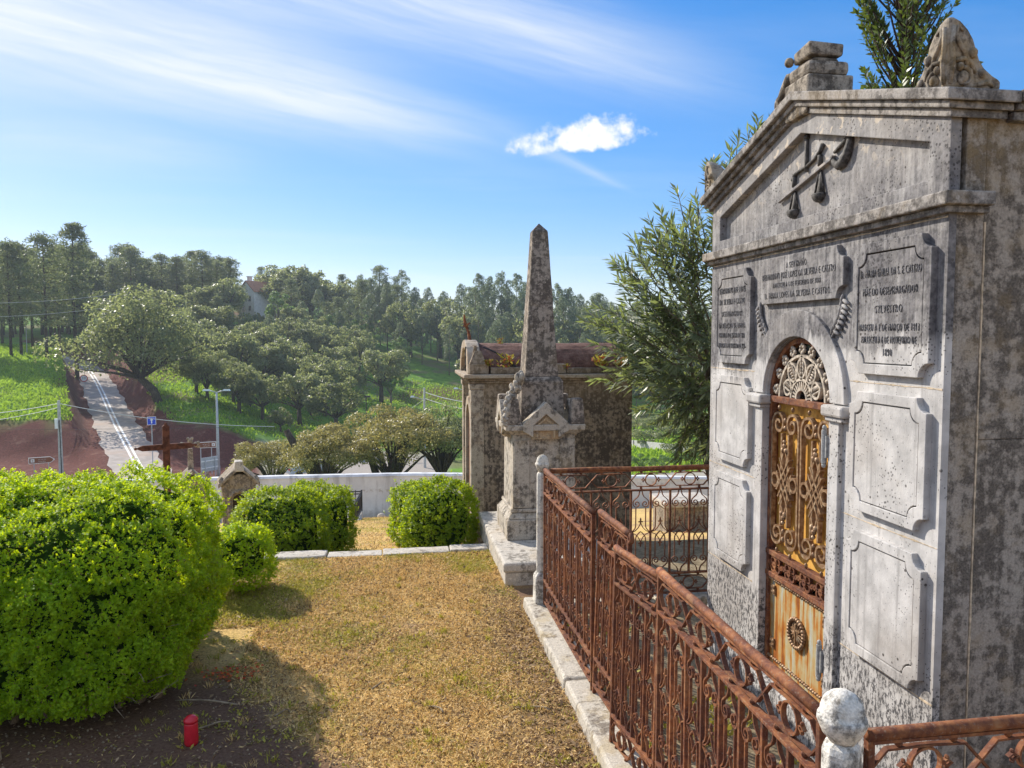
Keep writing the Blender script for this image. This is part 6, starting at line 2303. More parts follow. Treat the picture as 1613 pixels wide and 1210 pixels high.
sx_, sy_ = at(371, 10.6)
zb_ = gz(sx_, sy_)
shrine(sx_, sy_, zb_, 0.25, (height(722, 10.6) - zb_) / 1.27, 'shell-crusted stone shrine with a dark arched niche beside the broad bush', False)
sx_, sy_ = at(296, 12.0)
zb_ = gz(sx_, sy_)
shrine(sx_, sy_, zb_, 0.35, (height(689, 12.0) - zb_) / 1.70, 'stone shrine topped by a lobed cross and two pinnacles, half hidden by the hedge', True)


def iron_cross():
    x, y = at(258, 8.4)
    z = gz(x, y)
    T = thing('iron_cross', 'rusty iron cross with pointed arm ends standing behind the big hedge', 'cross', (x, y, z), 0.42)
    top = height(672, 8.4) - z
    arm = height(704, 8.4) - z
    t, w = 0.016, 0.036
    part(MB().box(-w, w, -t, t, -0.3, top), 'upright', 'rust_dark', T, 0.004, world=False)
    mb = MB()
    for s in (-1, 1):
        mb.prism([(s * (w + 0.001), arm - 0.032), (s * 0.24, arm - 0.030), (s * 0.285, arm - 0.010), (s * 0.30, arm), (s * 0.285, arm + 0.012), (s * 0.24, arm + 0.030), (s * (w + 0.001), arm + 0.032)], 1, -t * 0.9, t * 0.9)
    o = part(mb, 'arms', 'rust_dark', T, 0.003, world=False)
    mb = MB()
    for s in (-1, 1):
        mb.ball((s * 0.305, 0, arm), 0.016, 0.014, 0.016)
    mb.frustum(-w, w, -t, t, top + 0.0005, -0.014, 0.014, -t * 0.8, t * 0.8, top + 0.022)
    mb.ball((0, 0, top + 0.03), 0.016, 0.014, 0.016)
    part(mb, 'end_knobs', 'rust_dark', T, world=False)


iron_cross()


def grave_fence():
    x, y = at(553, 21.0)
    z = gz(x, y)
    T = thing('grave_fence', 'low dark iron grave fence in front of the white wall', 'grave fence', (x, y, z), 0.0)
    for (x0, y0, x1, y1) in ((-1.5, 0.9, 0.2, 0.9), (0.2, 0.9, 0.08, -0.9)):
        for zz in (0.12, 0.55, 0.62):
            part(MB().tube([(x0, y0, zz), (x1, y1, zz)], 0.018, 5), 'rail', 'black', T, world=False)
        n = 10
        for i in range(n + 1):
            t = i / n
            xx, yy = x0 + (x1 - x0) * t, y0 + (y1 - y0) * t
            part(MB().tube([(xx, yy, 0), (xx, yy, 0.66)], 0.012 if i % n else 0.026, 5), 'bar', 'black', T, world=False)
    part(MB().box(-1.6, 0.22, -1.0, 1.0, -0.4, 0.06), 'grave_slab', 'slab', T, 0.02, world=False)
    x, y = at(598, 23.0)
    z = gz(x, y)
    o = link('white_stone', MB().ball((0, 0, 0.05), 0.12, 0.1, 0.1).mesh('white_stone', 'slab', True))
    o.location = (x, y, z)
    tag(o, 'small white stone lying at the foot of the white wall', 'stone')


grave_fence()


def grave_block(u, d, w, h, label):
    x, y = at(u, d)
    z = gz(x, y)
    T = thing('grave_block', label, 'grave', (x, y, z))
    o = part(MB().box(-w, w, -0.3, 0.3, -0.4, h), 'tomb_body', 'rough_stone', T, 0.02, world=False)
    rough(o, 0.01, 8, 3)
    o = part(MB().box(-w - 0.05, w + 0.05, -0.35, 0.35, h + 0.001, h + 0.09), 'cover_slab', 'slab', T, 0.02, world=False)
    rough(o, 0.01, 8, 3)


grave_block(1078, 11.5, 0.36, 0.42, 'low stone tomb with pale cover slab beyond the cross railing')

# ------------------------------------------------------------------ candle, stump and finds on the lawn
x, y = 0, 0
cz_ = 0.0
T = thing('grave_candle', 'red plastic grave candle with a cap standing on the soil in front of the hedge', 'candle', (-1.0, 3.86, 0))
part(MB().lathe([(0.030, 0.0), (0.034, 0.012), (0.032, 0.105), (0.030, 0.112)], 0, 0, 16), 'cup', 'candle', T, 0, True, world=False)
part(MB().lathe([(0.033, 0.1125), (0.034, 0.128), (0.020, 0.142), (0.006, 0.147)], 0, 0, 16), 'cap', 'candle', T, 0, True, world=False)
T = thing('stone_marker', 'pinkish stone stub at the lower left corner of the soil', 'stone marker', (-1.92, 3.82, 0))
rough(part(MB().frustum(-0.07, 0.07, -0.06, 0.06, -0.08, -0.055, 0.055, -0.05, 0.05, 0.14), 'stone_stub', 'ochre_stone', T, 0.02, world=False), 0.008, 14, 2)


def scatter_ground():
    r_ = np.random.default_rng(31)
    tuft_xy = r_.uniform([-1.3, 2.2], [0.9, 6.9], (340, 2))

    def inside(x, y):
        return (x > -3.0) & (x < 0.93) & (y > 1.6) & (y < 7.0)
    # dry moss and straw, in uneven patches
    n = 400000
    x, y = r_.uniform(-2.4, 0.93, n), 1.9 + 5.1 * r_.random(n) ** 0.85
    pat = wave(x, y, 3.1, 1.0) + 0.7 * wave(x, y, 7.7, 2.0) + 0.6 * wave(x, y, 17, 3.0) + r_.normal(0, 0.45, n)
    soilm = (1 - sstep(-0.42, -0.05, x + 0.22 * wave(x, y, 4, 1) + 0.42 * (y - 3.6))) * (1 - sstep(4.4, 5.0, y))
    soilm = np.maximum(soilm, 0.7 * sstep(0.42, 0.75, x + 0.12 * wave(x, y, 5, 2)) * (1 - sstep(5.8, 6.4, y)))
    ok = (pat + r_.normal(0, 0.8, n) > -1.1) & (r_.random(n) > soilm * 0.97) & ~((x < -0.95) & (y > 4.05) & (y < 5.4))
    x, y, pat = x[ok], y[ok], pat[ok]
    n = len(x)
    C = np.stack([x, y, r_.uniform(0.0, 0.010, n)], 1)
    T_ = np.stack([r_.normal(0, 1, n), r_.normal(0, 1, n), np.abs(r_.normal(0.22, 0.4, n))], 1)
    L = r_.uniform(0.009, 0.032, n)
    g = (wave(x, y, 1.9, 6.0) + 0.8 * wave(x, y, 6.0, 8.0) + 0.5 * sstep(-0.4, -1.1, x) * 1 + r_.normal(0, 0.5, n)) > 0.58
    for nm, mt, k, mul in (('dry_grass', 'blade', ~g, 1.0), ('green_grass', 'moss', g, 1.15)):
        V, F = leaves(C[k], T_[k], np.array([[0.0, 0.0, 1.0]]) + 0.6 * rand_dirs(k.sum()), L[k] * mul, L[k] * mul * r_.uniform(0.12, 0.32, k.sum()), 0.05)
        struct(link(nm, np_mesh(nm, V, F, mt)), 'stuff')
    # low tufts that stand up and throw small shadows
    m = 22
    tx = np.repeat(tuft_xy, m, axis=0) + r_.normal(0, 0.014, (340 * m, 2))
    C = np.column_stack([tx, np.zeros(len(tx))])
    T_ = np.column_stack([r_.normal(0, 0.55, len(tx)), r_.normal(0, 0.55, len(tx)), np.ones(len(tx))])
    L = np.repeat(r_.uniform(0.018, 0.05, 340), m) * r_.uniform(0.5, 1.1, len(tx))
    V, F = leaves(C, T_, rand_dirs(len(tx)), L, L * 0.13, 0.05)
    kk = np.repeat(r_.random(340) < 0.5, m)
    F = F[kk], F[~kk]
    for nm, mt, ff in (('dry_grass', 'blade', F[0]), ('green_grass', 'moss', F[1])):
        vv = V[ff.ravel()]
        struct(link(nm, np_mesh(nm, vv, np.arange(len(vv)).reshape(-1, 4), mt)), 'stuff')
    # little green weeds
    Cs, Ts = [], []
    for i in range(90):
        if i < 60:
            cx, cy = r_.uniform(-1.05, -0.1), r_.uniform(3.6, 6.8)
        else:
            cx, cy = r_.uniform(-1.9, 0.9), r_.uniform(2.4, 6.8)
        m = int(r_.integers(10, 40))
        rad = r_.uniform(0.02, 0.09)
        Cs.append(np.stack([cx + r_.normal(0, rad, m), cy + r_.normal(0, rad, m), np.full(m, 0.004)], 1))
        Ts.append(np.stack([r_.normal(0, 1, m), r_.normal(0, 1, m), np.full(m, 0.7)], 1))
    C, T_ = np.concatenate(Cs), np.concatenate(Ts)
    L = r_.uniform(0.012, 0.03, len(C))
    V, F = leaves(C, T_, np.array([[0.0, 0.0, 1.0]]) + 0.4 * rand_dirs(len(C)), L, L * 0.5, 0.05)
    struct(link('lawn_weeds', np_mesh('lawn_weeds', V, F, 'moss')), 'stuff')
    # fallen leaves and chips, denser by the kerb
    n = 4600
    k = r_.random(n) < 0.35
    x = np.where(k, 0.93 - np.abs(r_.normal(0, 0.22, n)), r_.uniform(-2.3, 0.92, n))
    y = np.where(k, r_.uniform(2.2, 5.4, n), 1.9 + 5 * r_.random(n) ** 0.8)
    C = np.stack([x, y, r_.uniform(0.006, 0.02, n)], 1)
    T_ = np.stack([r_.normal(0, 1, n), r_.normal(0, 1, n), r_.normal(0, 0.25, n)], 1)
    L = r_.uniform(0.012, 0.036, n) * np.where(r_.random(n) < 0.08, 1.6, 1.0)
    V, F = leaves(C, T_, np.array([[0.0, 0.0, 1.0]]) + 0.5 * rand_dirs(n), L, L * r_.uniform(0.25, 0.55, n), 0.12)
    struct(link('fallen_leaves', np_mesh('fallen_leaves', V, F, 'deadleaf')), 'stuff')
    # red petals at the hedge foot
    n = 90
    C = np.stack([-0.98 + r_.normal(0, 0.09, n), 4.62 + r_.normal(0, 0.05, n), r_.uniform(0.005, 0.03, n)], 1)
    V, F = leaves(C, rand_dirs(n) * np.array([1, 1, 0.3]), np.array([[0.0, 0.0, 1.0]]) + 0.4 * rand_dirs(n), 0.024, 0.018, 0.1)
    struct(link('red_petals', np_mesh('red_petals', V, F, 'petal')), 'stuff')
    # soil crumbs
    mb_v, mb_f = [], []
    n = 2400
    kx = r_.random(n) < 0.5
    x = np.where(kx, r_.uniform(-2.2, 0.1, n), 0.93 - np.abs(r_.normal(0, 0.3, n)))
    y = np.where(kx, r_.uniform(2.6, 4.6, n), r_.uniform(2.2, 6, n))
    s = r_.uniform(0.003, 0.009, n)
    oc = np.array([(1, 0, 0), (-1, 0, 0), (0, 1, 0), (0, -1, 0), (0, 0, 1), (0, 0, -1)], float)
    fc = np.array([(0, 2, 4), (2, 1, 4), (1, 3, 4), (3, 0, 4), (2, 0, 5), (1, 2, 5), (3, 1, 5), (0, 3, 5)])
    V = np.stack([x, y, s * 0.4], 1)[:, None, :] + oc[None] * s[:, None, None] * r_.uniform(0.6, 1.3, (n, 6, 1))
    F = fc[None] + (np.arange(n) * 6)[:, None, None]
    me = np_mesh('soil_crumbs', V.reshape(-1, 3), F.reshape(-1, 3), 'deadleaf')
    me.materials.clear()
    me.materials.append(MAT['twig'])
    struct(link('soil_crumbs', me), 'stuff')
    # twigs: each its own thing
    tw = [(-0.10, 4.35, 0.9, 0.13, 'pale straight twig lying in the middle of the lawn'), (0.20, 4.02, 2.2, 0.14, 'pale twig lying on the lawn right of the middle one'), (-1.02, 4.28, 2.9, 0.34, 'long thin grey twig lying on the shaded soil at the hedge foot'),
          (-0.92, 4.02, 0.2, 0.16, 'thick brown stick on the shaded soil below the long twig'), (0.72, 3.95, 2.6, 0.20, 'curved brown stick beside the kerb'), (-0.60, 4.10, 0.6, 0.10, 'short pale twig at the edge of the hedge shadow'),
          (0.50, 2.85, 2.2, 0.09, 'short pale chip of wood near the kerb at the lower edge'), (-1.75, 3.60, 0.7, 0.08, 'pale flat chip on the soil at the lower left')]
    for (x, y, a, L, lab) in tw:
        mb = MB().tube([((t - 0.5) * L * math.cos(a) + 0.012 * math.sin(t * 5), (t - 0.5) * L * math.sin(a), 0.012 + 0.01 * math.sin(t * 4 + x)) for t in [i / 6 for i in range(7)]], [0.0055, 0.006, 0.005, 0.005, 0.0045, 0.004, 0.003], 5)
        o = link('twig', mb.mesh('twig', 'twig', True))
        o.location = (x, y, 0)
        tag(o, lab, 'twig', 'loose twigs on the lawn')
    # slope below the kerb, and sparse weeds in the plot
    n = 60000
    x, y = r_.uniform(-3, 1.0, n), 7.3 + 16 * r_.random(n) ** 1.5
    z = ground_z(x, y)
    C = np.stack([x, y, z], 1)
    T_ = np.stack([r_.normal(0, 1, n), r_.normal(0, 1, n), np.abs(r_.normal(0.4, 0.5, n))], 1)
    L = r_.uniform(0.02, 0.05, n)
    g = (wave(x, y, 1.2, 6.0) + r_.normal(0, 0.5, n)) > 0.35
    for nm, mt, k in (('dry_grass', 'blade', ~g), ('green_grass', 'moss', g)):
        V, F = leaves(C[k], T_[k], np.array([[0.0, 0.0, 1.0]]) + 0.6 * rand_dirs(k.sum()), L[k], L[k] * 0.25, 0.05)
        struct(link(nm, np_mesh(nm, V, F, mt)), 'stuff')
    n = 1500
    x, y = r_.uniform(1.15, 1.95, n), r_.uniform(1.8, 5.3, n)
    ok = wave(x, y, 5, 3) > 0.25
    x, y = x[ok], y[ok]
    n = len(x)
    L = r_.uniform(0.02, 0.07, n)
    V, F = leaves(np.stack([x, y, np.full(n, 0.012)], 1), np.stack([r_.normal(0, 1, n), r_.normal(0, 1, n), np.full(n, 0.9)], 1), rand_dirs(n), L, L * 0.4, 0.05)
    struct(link('plot_weeds', np_mesh('plot_weeds', V, F, 'moss')), 'stuff')


scatter_ground()


# ------------------------------------------------------------------ road furniture in the valley
def flat_text(body, size, mat, T, x, y, z, narrow=1.0):
    """lettering facing -Y in the thing's own frame"""
    me = text_mesh(body, size, 0.002, 1.0, narrow)
    me.materials.append(MAT[mat])
    me.transform(Matrix.Translation((x, y, z)) @ Matrix(((1, 0, 0, 0), (0, 0, -1, 0), (0, 1, 0, 0), (0, 0, 0, 1))))
    return link('lettering', me, T, False)


def sign_base(u, d, label, name='road_sign', cat='road sign', rz=None, group=None):
    x, y = at(u, d)
    z = gz(x, y)
    a = -math.atan2(x, y) if rz is None else rz
    return thing(name, label, cat, (x, y, z), a, group), z


def P_(mb, nm, mat, T, bev=0.0, smooth=False):
    return part(mb, nm, mat, T, bev, smooth, world=False)


def arrow_board(u, d, vc, wpx, hpx, right, label):
    T, z = sign_base(u, d, label, group='brown tourist arrow signs')
    k = d / FPX
    w, h = wpx * k / 2, hpx * k / 2
    zc = height(vc, d) - z
    for s in (-0.6, 0.5):
        P_(MB().tube([(s * w, 0.05, -0.2), (s * w, 0.05, zc + h * 0.6)], 0.04, 6), 'pole', 'galv', T)
    sg = 1 if right else -1

    def shape(e):
        return [(sg * (-w + e), zc - h + e), (sg * (w * 0.62), zc - h + e), (sg * (w - 1.4 * e), zc), (sg * (w * 0.62), zc + h - e), (sg * (-w + e), zc + h - e)]
    P_(MB().prism(shape(0), 1, -0.02, 0.02), 'board', 'signwhite', T)
    P_(MB().prism(shape(h * 0.16), 1, -0.028, -0.0205), 'brown_face', 'brown', T)
    for j in (0.0, 0.22):
        xx = w * (0.66 + j * 0.5)
        if j:
            P_(MB().prism([(sg * xx, zc - h * 0.55), (sg * (xx + 0.04), zc - h * 0.55), (sg * (xx + w * 0.17), zc), (sg * (xx + 0.04), zc + h * 0.55), (sg * xx, zc + h * 0.55), (sg * (xx + w * 0.10), zc)], 1, -0.034, -0.0285), 'chevron', 'signwhite', T)
    xi = sg * -w * 0.70
    P_(MB().box(xi - h * 0.5, xi + h * 0.5, -0.034, -0.0285, zc - h * 0.5, zc + h * 0.5), 'pictogram_field', 'signwhite', T)
    P_(MB().box(xi - h * 0.3, xi + h * 0.3, -0.040, -0.0345, zc + h * 0.05, zc + h * 0.16), 'pictogram_table', 'brown', T)
    P_(MB().prism([(xi - h * 0.25, zc - h * 0.35), (xi - h * 0.13, zc - h * 0.35), (xi + h * 0.02, zc + h * 0.05), (xi - h * 0.1, zc + h * 0.05)], 1, -0.040, -0.0345), 'pictogram_leg', 'brown', T)
    P_(MB().prism([(xi + h * 0.13, zc - h * 0.35), (xi + h * 0.25, zc - h * 0.35), (xi + h * 0.10, zc + h * 0.05), (xi - h * 0.02, zc + h * 0.05)], 1, -0.0405, -0.035), 'pictogram_leg', 'brown', T)
    flat_text('parque de', h * 0.52, 'signwhite', T, -sg * w * 0.0 + (0.02 if right else -0.02), -0.030, zc + h * 0.30, 0.9)
    flat_text('merendas', h * 0.52, 'signwhite', T, 0.0, -0.030, zc - h * 0.32, 0.9)
    return T


arrow_board(322, 69.0, 701, 29, 9.5, False, 'brown parque de merendas arrow sign pointing left beside the tall street lamp')
arrow_board(60, 67.0, 725, 36, 10.0, True, 'brown parque de merendas arrow sign pointing right behind the top of the big hedge')

T, z = sign_base(236, 71.0, 'square blue one-way sign with a white upward arrow at the foot of the lane')
zc = height(663, 71.0) - z
P_(MB().tube([(0, 0.05, -0.2), (0, 0.05, zc + 0.2)], 0.045, 6), 'pole', 'galv', T)
P_(MB().box(-0.38, 0.38, -0.02, 0.02, zc - 0.38, zc + 0.38), 'board', 'signwhite', T, 0.01)
P_(MB().box(-0.34, 0.34, -0.028, -0.0205, zc - 0.34, zc + 0.34), 'blue_face', 'blue', T)
P_(MB().prism([(-0.05, zc - 0.24), (0.05, zc - 0.24), (0.05, zc + 0.05), (0.15, zc + 0.05), (0, zc + 0.25), (-0.15, zc + 0.05), (-0.05, zc + 0.05)], 1, -0.034, -0.0285), 'arrow', 'signwhite', T)

x30, y30 = at(131, 108)
T, z = sign_base(131, 108.0, 'round 30 speed limit sign with a red ring at the bend of the lane')
zc = height(596, 108.0) - z
zc = max(zc, 1.6)
P_(MB().tube([(0, 0.05, -0.2), (0, 0.05, zc + 0.3)], 0.045, 6), 'pole', 'galv', T)
cir = [(0.5 * math.cos(2 * PI * i / 28), zc + 0.5 * math.sin(2 * PI * i / 28)) for i in range(28)]
cir2 = [(0.38 * math.cos(2 * PI * i / 28), zc + 0.38 * math.sin(2 * PI * i / 28)) for i in range(28)]
P_(MB().prism(cir, 1, -0.02, 0.02), 'disc', 'signwhite', T)
P_(MB().ring(cir, cir2, 1, -0.03, -0.0205), 'red_ring', 'red', T)
flat_text('30', 0.50, 'black', T, 0, -0.024, zc, 0.95)

# back of a panel sign and guard panels by the lamp
T, z = sign_base(326, 66.0, 'grey metal panel sign seen from behind at the foot of the street lamp', rz=0.9)
zc = height(731, 66.0) - z
P_(MB().box(-0.85, 0.85, -0.02, 0.02, zc - 0.62, zc + 0.62), 'panel', 'galv', T, 0.01)
for q in (-0.3, 0.3):
    P_(MB().box(-0.85, 0.85, -0.06, -0.021, zc + q - 0.04, zc + q + 0.04), 'stiffener', 'signwhite', T)
for q in (-0.5, 0.5):
    P_(MB().tube([(q, -0.10, -0.3), (q, -0.10, zc + 0.6)], 0.04, 6), 'pole', 'galv', T)

# tall double lamp
T, z = sign_base(340, 68.0, 'tall grey street lamp with two outstretched heads', 'street_lamp', 'street lamp', rz=-0.15)
zt_ = height(618, 68.0) - z
P_(MB().tube([(0, 0, -0.2), (0, 0, zt_ * 0.5), (0, 0, zt_)], [0.16, 0.12, 0.085], 10), 'pole', 'galv', T, 0, True)
P_(MB().box(-0.13, 0.13, -0.13, 0.13, 0.2, 1.0), 'inspection_door', 'galv', T, 0.01)
for s in (-1, 1):
    P_(MB().tube([(0, 0, zt_ - 0.04), (s * 0.35, 0, zt_ + 0.10), (s * 0.62, 0, zt_ + 0.16)], 0.05, 6), 'arm', 'galv', T, 0, True)
    hd = P_(MB().frustum(s * 0.60 - 0.001, s * 0.60 + s * 0.62, -0.14, 0.14, zt_ + 0.12, s * 0.62, s * 1.15, -0.10, 0.10, zt_ + 0.27), 'lamp_head', 'lampglass', T, 0.01)

# concrete pole with meter box, cable and cable loop
T, z = sign_base(90, 66.0, 'concrete utility pole with a white meter box and a coil of cable', 'utility_pole', 'utility pole')
zt_ = height(631, 66.0) - z
P_(MB().frustum(-0.20, 0.20, -0.16, 0.16, -0.3, -0.11, 0.11, -0.09, 0.09, zt_), 'pole', 'concrete', T, 0.02)
P_(MB().box(-0.36, -0.12, -0.32, -0.06, zt_ - 2.4, zt_ - 1.55), 'meter_box', 'signwhite', T, 0.02)
P_(MB().tube([(0.03, -0.175, 0.0), (0.01, -0.15, zt_ * 0.6), (-0.02, -0.14, zt_ - 1.7)], 0.035, 6), 'cable_duct', 'black', T)
P_(MB().tube([(0.42 + 0.22 * math.cos(a), -0.05, zt_ - 0.42 + 0.24 * math.sin(a)) for a in [i * 2 * PI / 18 for i in range(19)]], 0.022, 5), 'cable_coil', 'black', T)
px_, py_ = at(90, 66.0)
POLE = Vector((px_, py_, z + zt_ - 0.25))


def wire(name, label, a, b, sag, r=0.02, mat='wire', n=16):
    a, b = Vector(a), Vector(b)
    pts = [a.lerp(b, i / n) - Vector((0, 0, sag * 4 * (i / n) * (1 - i / n))) for i in range(n + 1)]
    o = link(name, MB().tube(pts, r, 4).mesh(name, mat))
    return tag(o, label, 'wire', 'overhead wires across the valley')


def P3(u, v, d):
    x, y = at(u, d)
    return (x, y, height(v, d))


wire('overhead_wire', 'pale thick wire running right from the concrete utility pole across the lane', POLE, P3(430, 672, 62), 0.45, 0.03)
wire('overhead_wire', 'pale wire running left from the top of the concrete utility pole', POLE, P3(-60, 655, 60), 0.15, 0.028)
wire('overhead_wire', 'lower pale wire running left from the concrete utility pole', POLE - Vector((0, 0, 0.35)), P3(-60, 668, 60), 0.15, 0.022)
wire('overhead_wire', 'thin dark wire crossing low above the lane foot', P3(-40, 676, 70), P3(420, 672, 66), 0.1, 0.015, 'black')
wire('overhead_wire', 'upper thin wire crossing in front of the pines at the left', P3(-40, 478, 95), P3(190, 463, 100), 0.3, 0.03)
wire('overhead_wire', 'lower thin wire crossing in front of the pines at the left', P3(-40, 500, 95), P3(190, 482, 100), 0.3, 0.03)

# wooden pole with single arm lamp, right of the middle
T, z = sign_base(668, 74.0, 'dark utility pole with a single arm lamp among the cork oak crowns', 'utility_pole', 'utility pole', rz=0.0)
zt_ = height(611, 74.0) - z
P_(MB().tube([(0, 0, -0.3), (0, 0, zt_)], [0.14, 0.09], 8), 'pole', 'concrete', T)
P_(MB().tube([(0, 0, zt_ - 1.15), (-0.6, 0, zt_ - 0.98), (-1.0, 0, zt_ - 0.86)], 0.035, 6), 'arm', 'galv', T)
P_(MB().frustum(-1.36, -0.95, -0.12, 0.12, zt_ - 0.92, -1.30, -0.98, -0.07, 0.07, zt_ - 0.76), 'lamp_head', 'lampglass', T, 0.02)
qx, qy = at(668, 74.0)
Q = (qx, qy, z + zt_ - 0.4)
wire('overhead_wire', 'thick pale wire drooping right from the pole among the cork oaks', Q, P3(770, 636, 64), 0.25, 0.035)
wire('overhead_wire', 'second pale wire drooping right from the pole among the cork oaks', (qx, qy, z + zt_ - 1.0), P3(770, 650, 62), 0.2, 0.028)
wire('overhead_wire', 'thin wire running left and down from the pole among the cork oaks', (qx, qy, z + zt_ - 1.1), P3(560, 690, 86), 0.3, 0.02)
T, z = sign_base(722, 66.0, 'street lamp arm reaching out left of the vaulted mausoleum', 'street_lamp', 'street lamp', rz=0.0)
zt_ = height(612, 66.0) - z
P_(MB().tube([(0.9, 0, -0.3), (0.9, 0, zt_ - 0.3)], [0.12, 0.08], 8), 'pole', 'galv', T)
P_(MB().tube([(0.9, 0, zt_ - 0.35), (0.4, 0, zt_ - 0.12), (-0.1, 0, zt_)], 0.03, 6), 'arm', 'galv', T)
P_(MB().frustum(-0.42, -0.05, -0.10, 0.10, zt_ - 0.06, -0.38, -0.08, -0.07, 0.07, zt_ + 0.08), 'lamp_head', 'lampglass', T, 0.02)
T, z = sign_base(576, 84.0, 'dark lantern post in front of the shaded meadow', 'street_lamp', 'street lamp', rz=0.0)
zt_ = height(626, 84.0) - z
P_(MB().tube([(0, 0, -0.3), (0, 0, zt_)], 0.05, 6), 'pole', 'black', T)
P_(MB().frustum(-0.2, 0.45, -0.12, 0.12, zt_, -0.15, 0.40, -0.1, 0.1, zt_ + 0.18), 'lamp_head', 'black', T)
T, z = sign_base(43, 122.0, 'thin lamp post with a flat head among the pines', 'street_lamp', 'street lamp', rz=0.0)
zt_ = height(508, 122.0) - z
P_(MB().tube([(0, 0, -0.3), (0, 0, zt_)], 0.07, 6), 'pole', 'galv', T)
P_(MB().box(-0.30, 0.35, -0.15, 0.15, zt_, zt_ + 0.14), 'lamp_head', 'lampglass', T)


# white house in the trees
def house():
    d = 196
    x, y = at(414, d)
    z = gz(x, y)
    k = d / FPX
    T = thing('white_house', 'white gabled house with chimney among the trees on the far skyline', 'house', (x, y, z), -0.75)
    ze = height(461, d) - z
    za = height(445, d) - z
    w, L = 3.0, 4.5
    body = MB().prism([(-w, -1.0), (w, -1.0), (w, ze), (0, za), (-w, ze)], 1, -L, L)
    P_(body, 'walls', 'white', T)
    for s in (-1, 1):
        V = []
        for yy in (-L - 0.3, L + 0.3):
            V += [(s * (w + 0.35), yy, ze - 0.18), (s * 0.0, yy, za + 0.03), (s * 0.0, yy, za + 0.25), (s * (w + 0.35), yy, ze + 0.04)]
        P_(MB().add(V, [(0, 1, 2, 3), (7, 6, 5, 4), (0, 4, 5, 1), (1, 5, 6, 2), (2, 6, 7, 3), (3, 7, 4, 0)]), 'roof_slope', 'terracotta', T)
    c = P_(MB().box(-2.3, -1.5, -2.5, -1.6, ze - 0.2, height(437, d) - z), 'chimney', 'white', T)
    P_(MB().box(-2.42, -1.38, -2.62, -1.48, height(437, d) - z + 0.01, height(437, d) - z + 0.25), 'chimney_cap', 'white', T)
    for zz in (1.0, 3.4):
        for xx in (-1.2, 1.2):
            P_(MB().box(xx - 0.45, xx + 0.45, -L - 0.03, -L + 0.05, zz, zz + 1.2), 'window', 'carglass', T)


house()


def car(u, d, rz, label, mat='carpaint'):
    x, y = at(u, d)
    z = gz(x, y)
    T = thing('parked_car', label, 'car', (x, y, z), rz, 'cars in the sunny car park')
    prof = [(-2.05, 0.35), (-2.1, 0.75), (-1.95, 0.92), (-1.35, 0.98), (-0.75, 1.42), (0.75, 1.46), (1.55, 1.02), (2.0, 0.9), (2.1, 0.6), (2.0, 0.32)]
    P_(MB().prism([(a, b) for a, b in prof], 1, -0.85, 0.85), 'body', mat, T, 0.06)
    P_(MB().prism([(-1.22, 1.0), (-0.72, 1.36), (0.70, 1.40), (1.36, 1.02)], 1, -0.862, 0.862), 'side_windows', 'carglass', T)
    for a in (-1.3, 1.3):
        for s in (-1, 1):
            w = P_(MB().prism([(a + 0.32 * math.cos(2 * PI * i / 18), 0.32 + 0.32 * math.sin(2 * PI * i / 18)) for i in range(18)], 1, s * 0.88 - 0.09, s * 0.88 + 0.01), 'wheel', 'rubber', T)
            h = MB().prism([(a + 0.19 * math.cos(2 * PI * i / 14), 0.32 + 0.19 * math.sin(2 * PI * i / 14)) for i in range(14)], 1, s * 0.895 - 0.02, s * 0.895 + 0.012)
            link('rim', h.mesh('rim', 'galv'), w, False)
    for s in (-0.6, 0.6):
        P_(MB().box(2.03, 2.11, s - 0.16, s + 0.16, 0.62, 0.78), 'headlight', 'lampglass', T)
        P_(MB().box(-2.11, -2.03, s - 0.16, s + 0.16, 0.70, 0.86), 'tail_light', 'red', T)
    return T


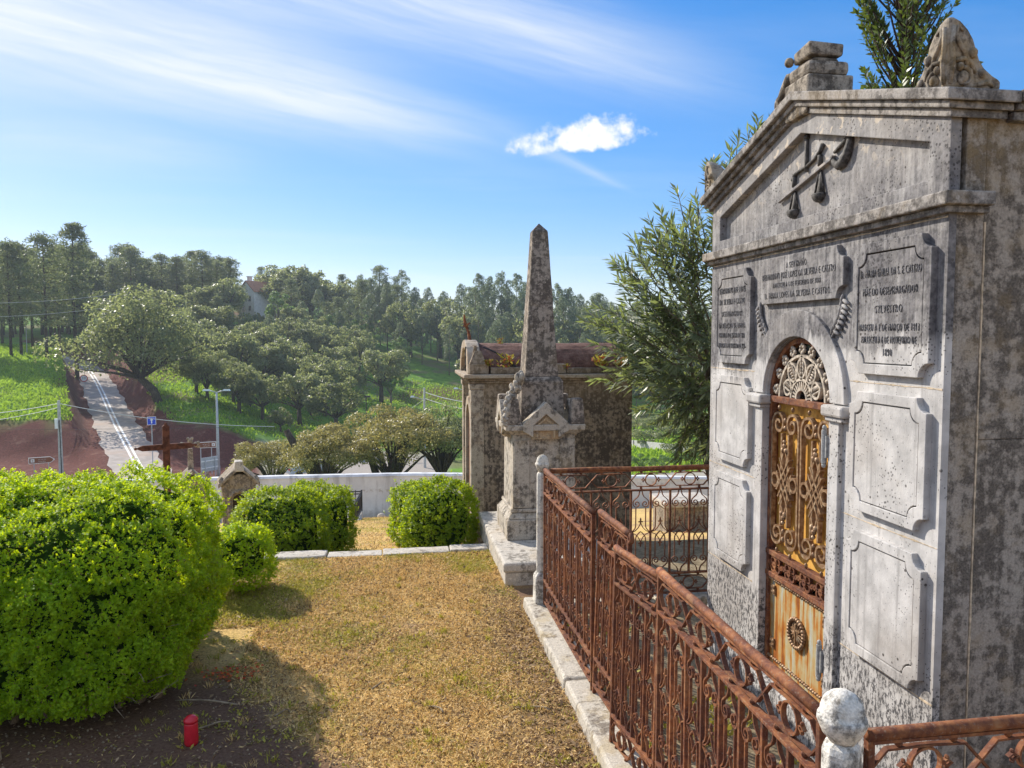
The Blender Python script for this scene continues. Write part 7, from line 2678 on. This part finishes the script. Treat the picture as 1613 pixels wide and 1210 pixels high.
car(484, 69, 0.5, 'silver-blue car parked behind the pale forked cork oak trunk')
car(558, 79, 0.1, 'distant car at the far edge of the sunny car park', 'carpaint')
# low guard wall across the valley on the right
T = thing('guard_wall', 'thin grey road edge wall crossing the green valley right of the mausoleum', 'wall', (*at(1040, 76), -9))
pts = [at(960, 92), at(1000, 82), at(1040, 75), at(1100, 68), at(1180, 62)]
for i in range(4):
    a, b = pts[i], pts[i + 1]
    V = []
    for (x, y) in (a, b):
        zg = gz(x, y)
        for yy, zz in ((0, zg - 0.5), (0.3, zg - 0.5), (0.3, zg + 0.75), (0, zg + 0.75)):
            V.append((x, y + yy, zz))
    part(MB().add(V, [(0, 1, 2, 3), (7, 6, 5, 4), (0, 4, 5, 1), (1, 5, 6, 2), (2, 6, 7, 3), (3, 7, 4, 0)]), 'wall_section', 'concrete', T)

# ------------------------------------------------------------------ thin air between here and the hill
hz = MB().box(-420, 420, -40, 520, -16, 36)
hm = bpy.data.materials.new('haze')
hm.use_nodes = True
g = G(hm.node_tree)
g.n.clear()
pv = g.node('ShaderNodeVolumePrincipled')
pv.inputs['Color'].default_value = (0.72, 0.82, 0.95, 1)
pv.inputs['Density'].default_value = 0.00036
pv.inputs['Anisotropy'].default_value = 0.3
g.l.new(pv.outputs[0], g.node('ShaderNodeOutputMaterial').inputs['Volume'])
MAT['haze'] = hm
struct(part(hz, 'haze', 'haze', None), 'stuff')
scene.cycles.max_bounces = 8
scene.cycles.diffuse_bounces = 4
scene.cycles.volume_bounces = 1
# ------------------------------------------------------------------ labels: tell look-alike trees apart by their order from the left
ORD = ['first', 'second', 'third', 'fourth', 'fifth', 'sixth', 'seventh', 'eighth', 'ninth', 'tenth', 'eleventh', 'twelfth']
byl = {}
for o in scene.objects:
    if o.get('category') in ('tree', 'shrub'):
        byl.setdefault(o['label'], []).append(o)
for lab, os_ in byl.items():
    if 1 < len(os_) <= 12:
        os_.sort(key=lambda o: math.atan2(o.location.x, o.location.y))
        for i, o in enumerate(os_):
            o['label'] = '%s, %s from left' % (lab.replace(' growing in the valley', '').replace('on the hill crest', 'on the crest'), ORD[i])
#==END==
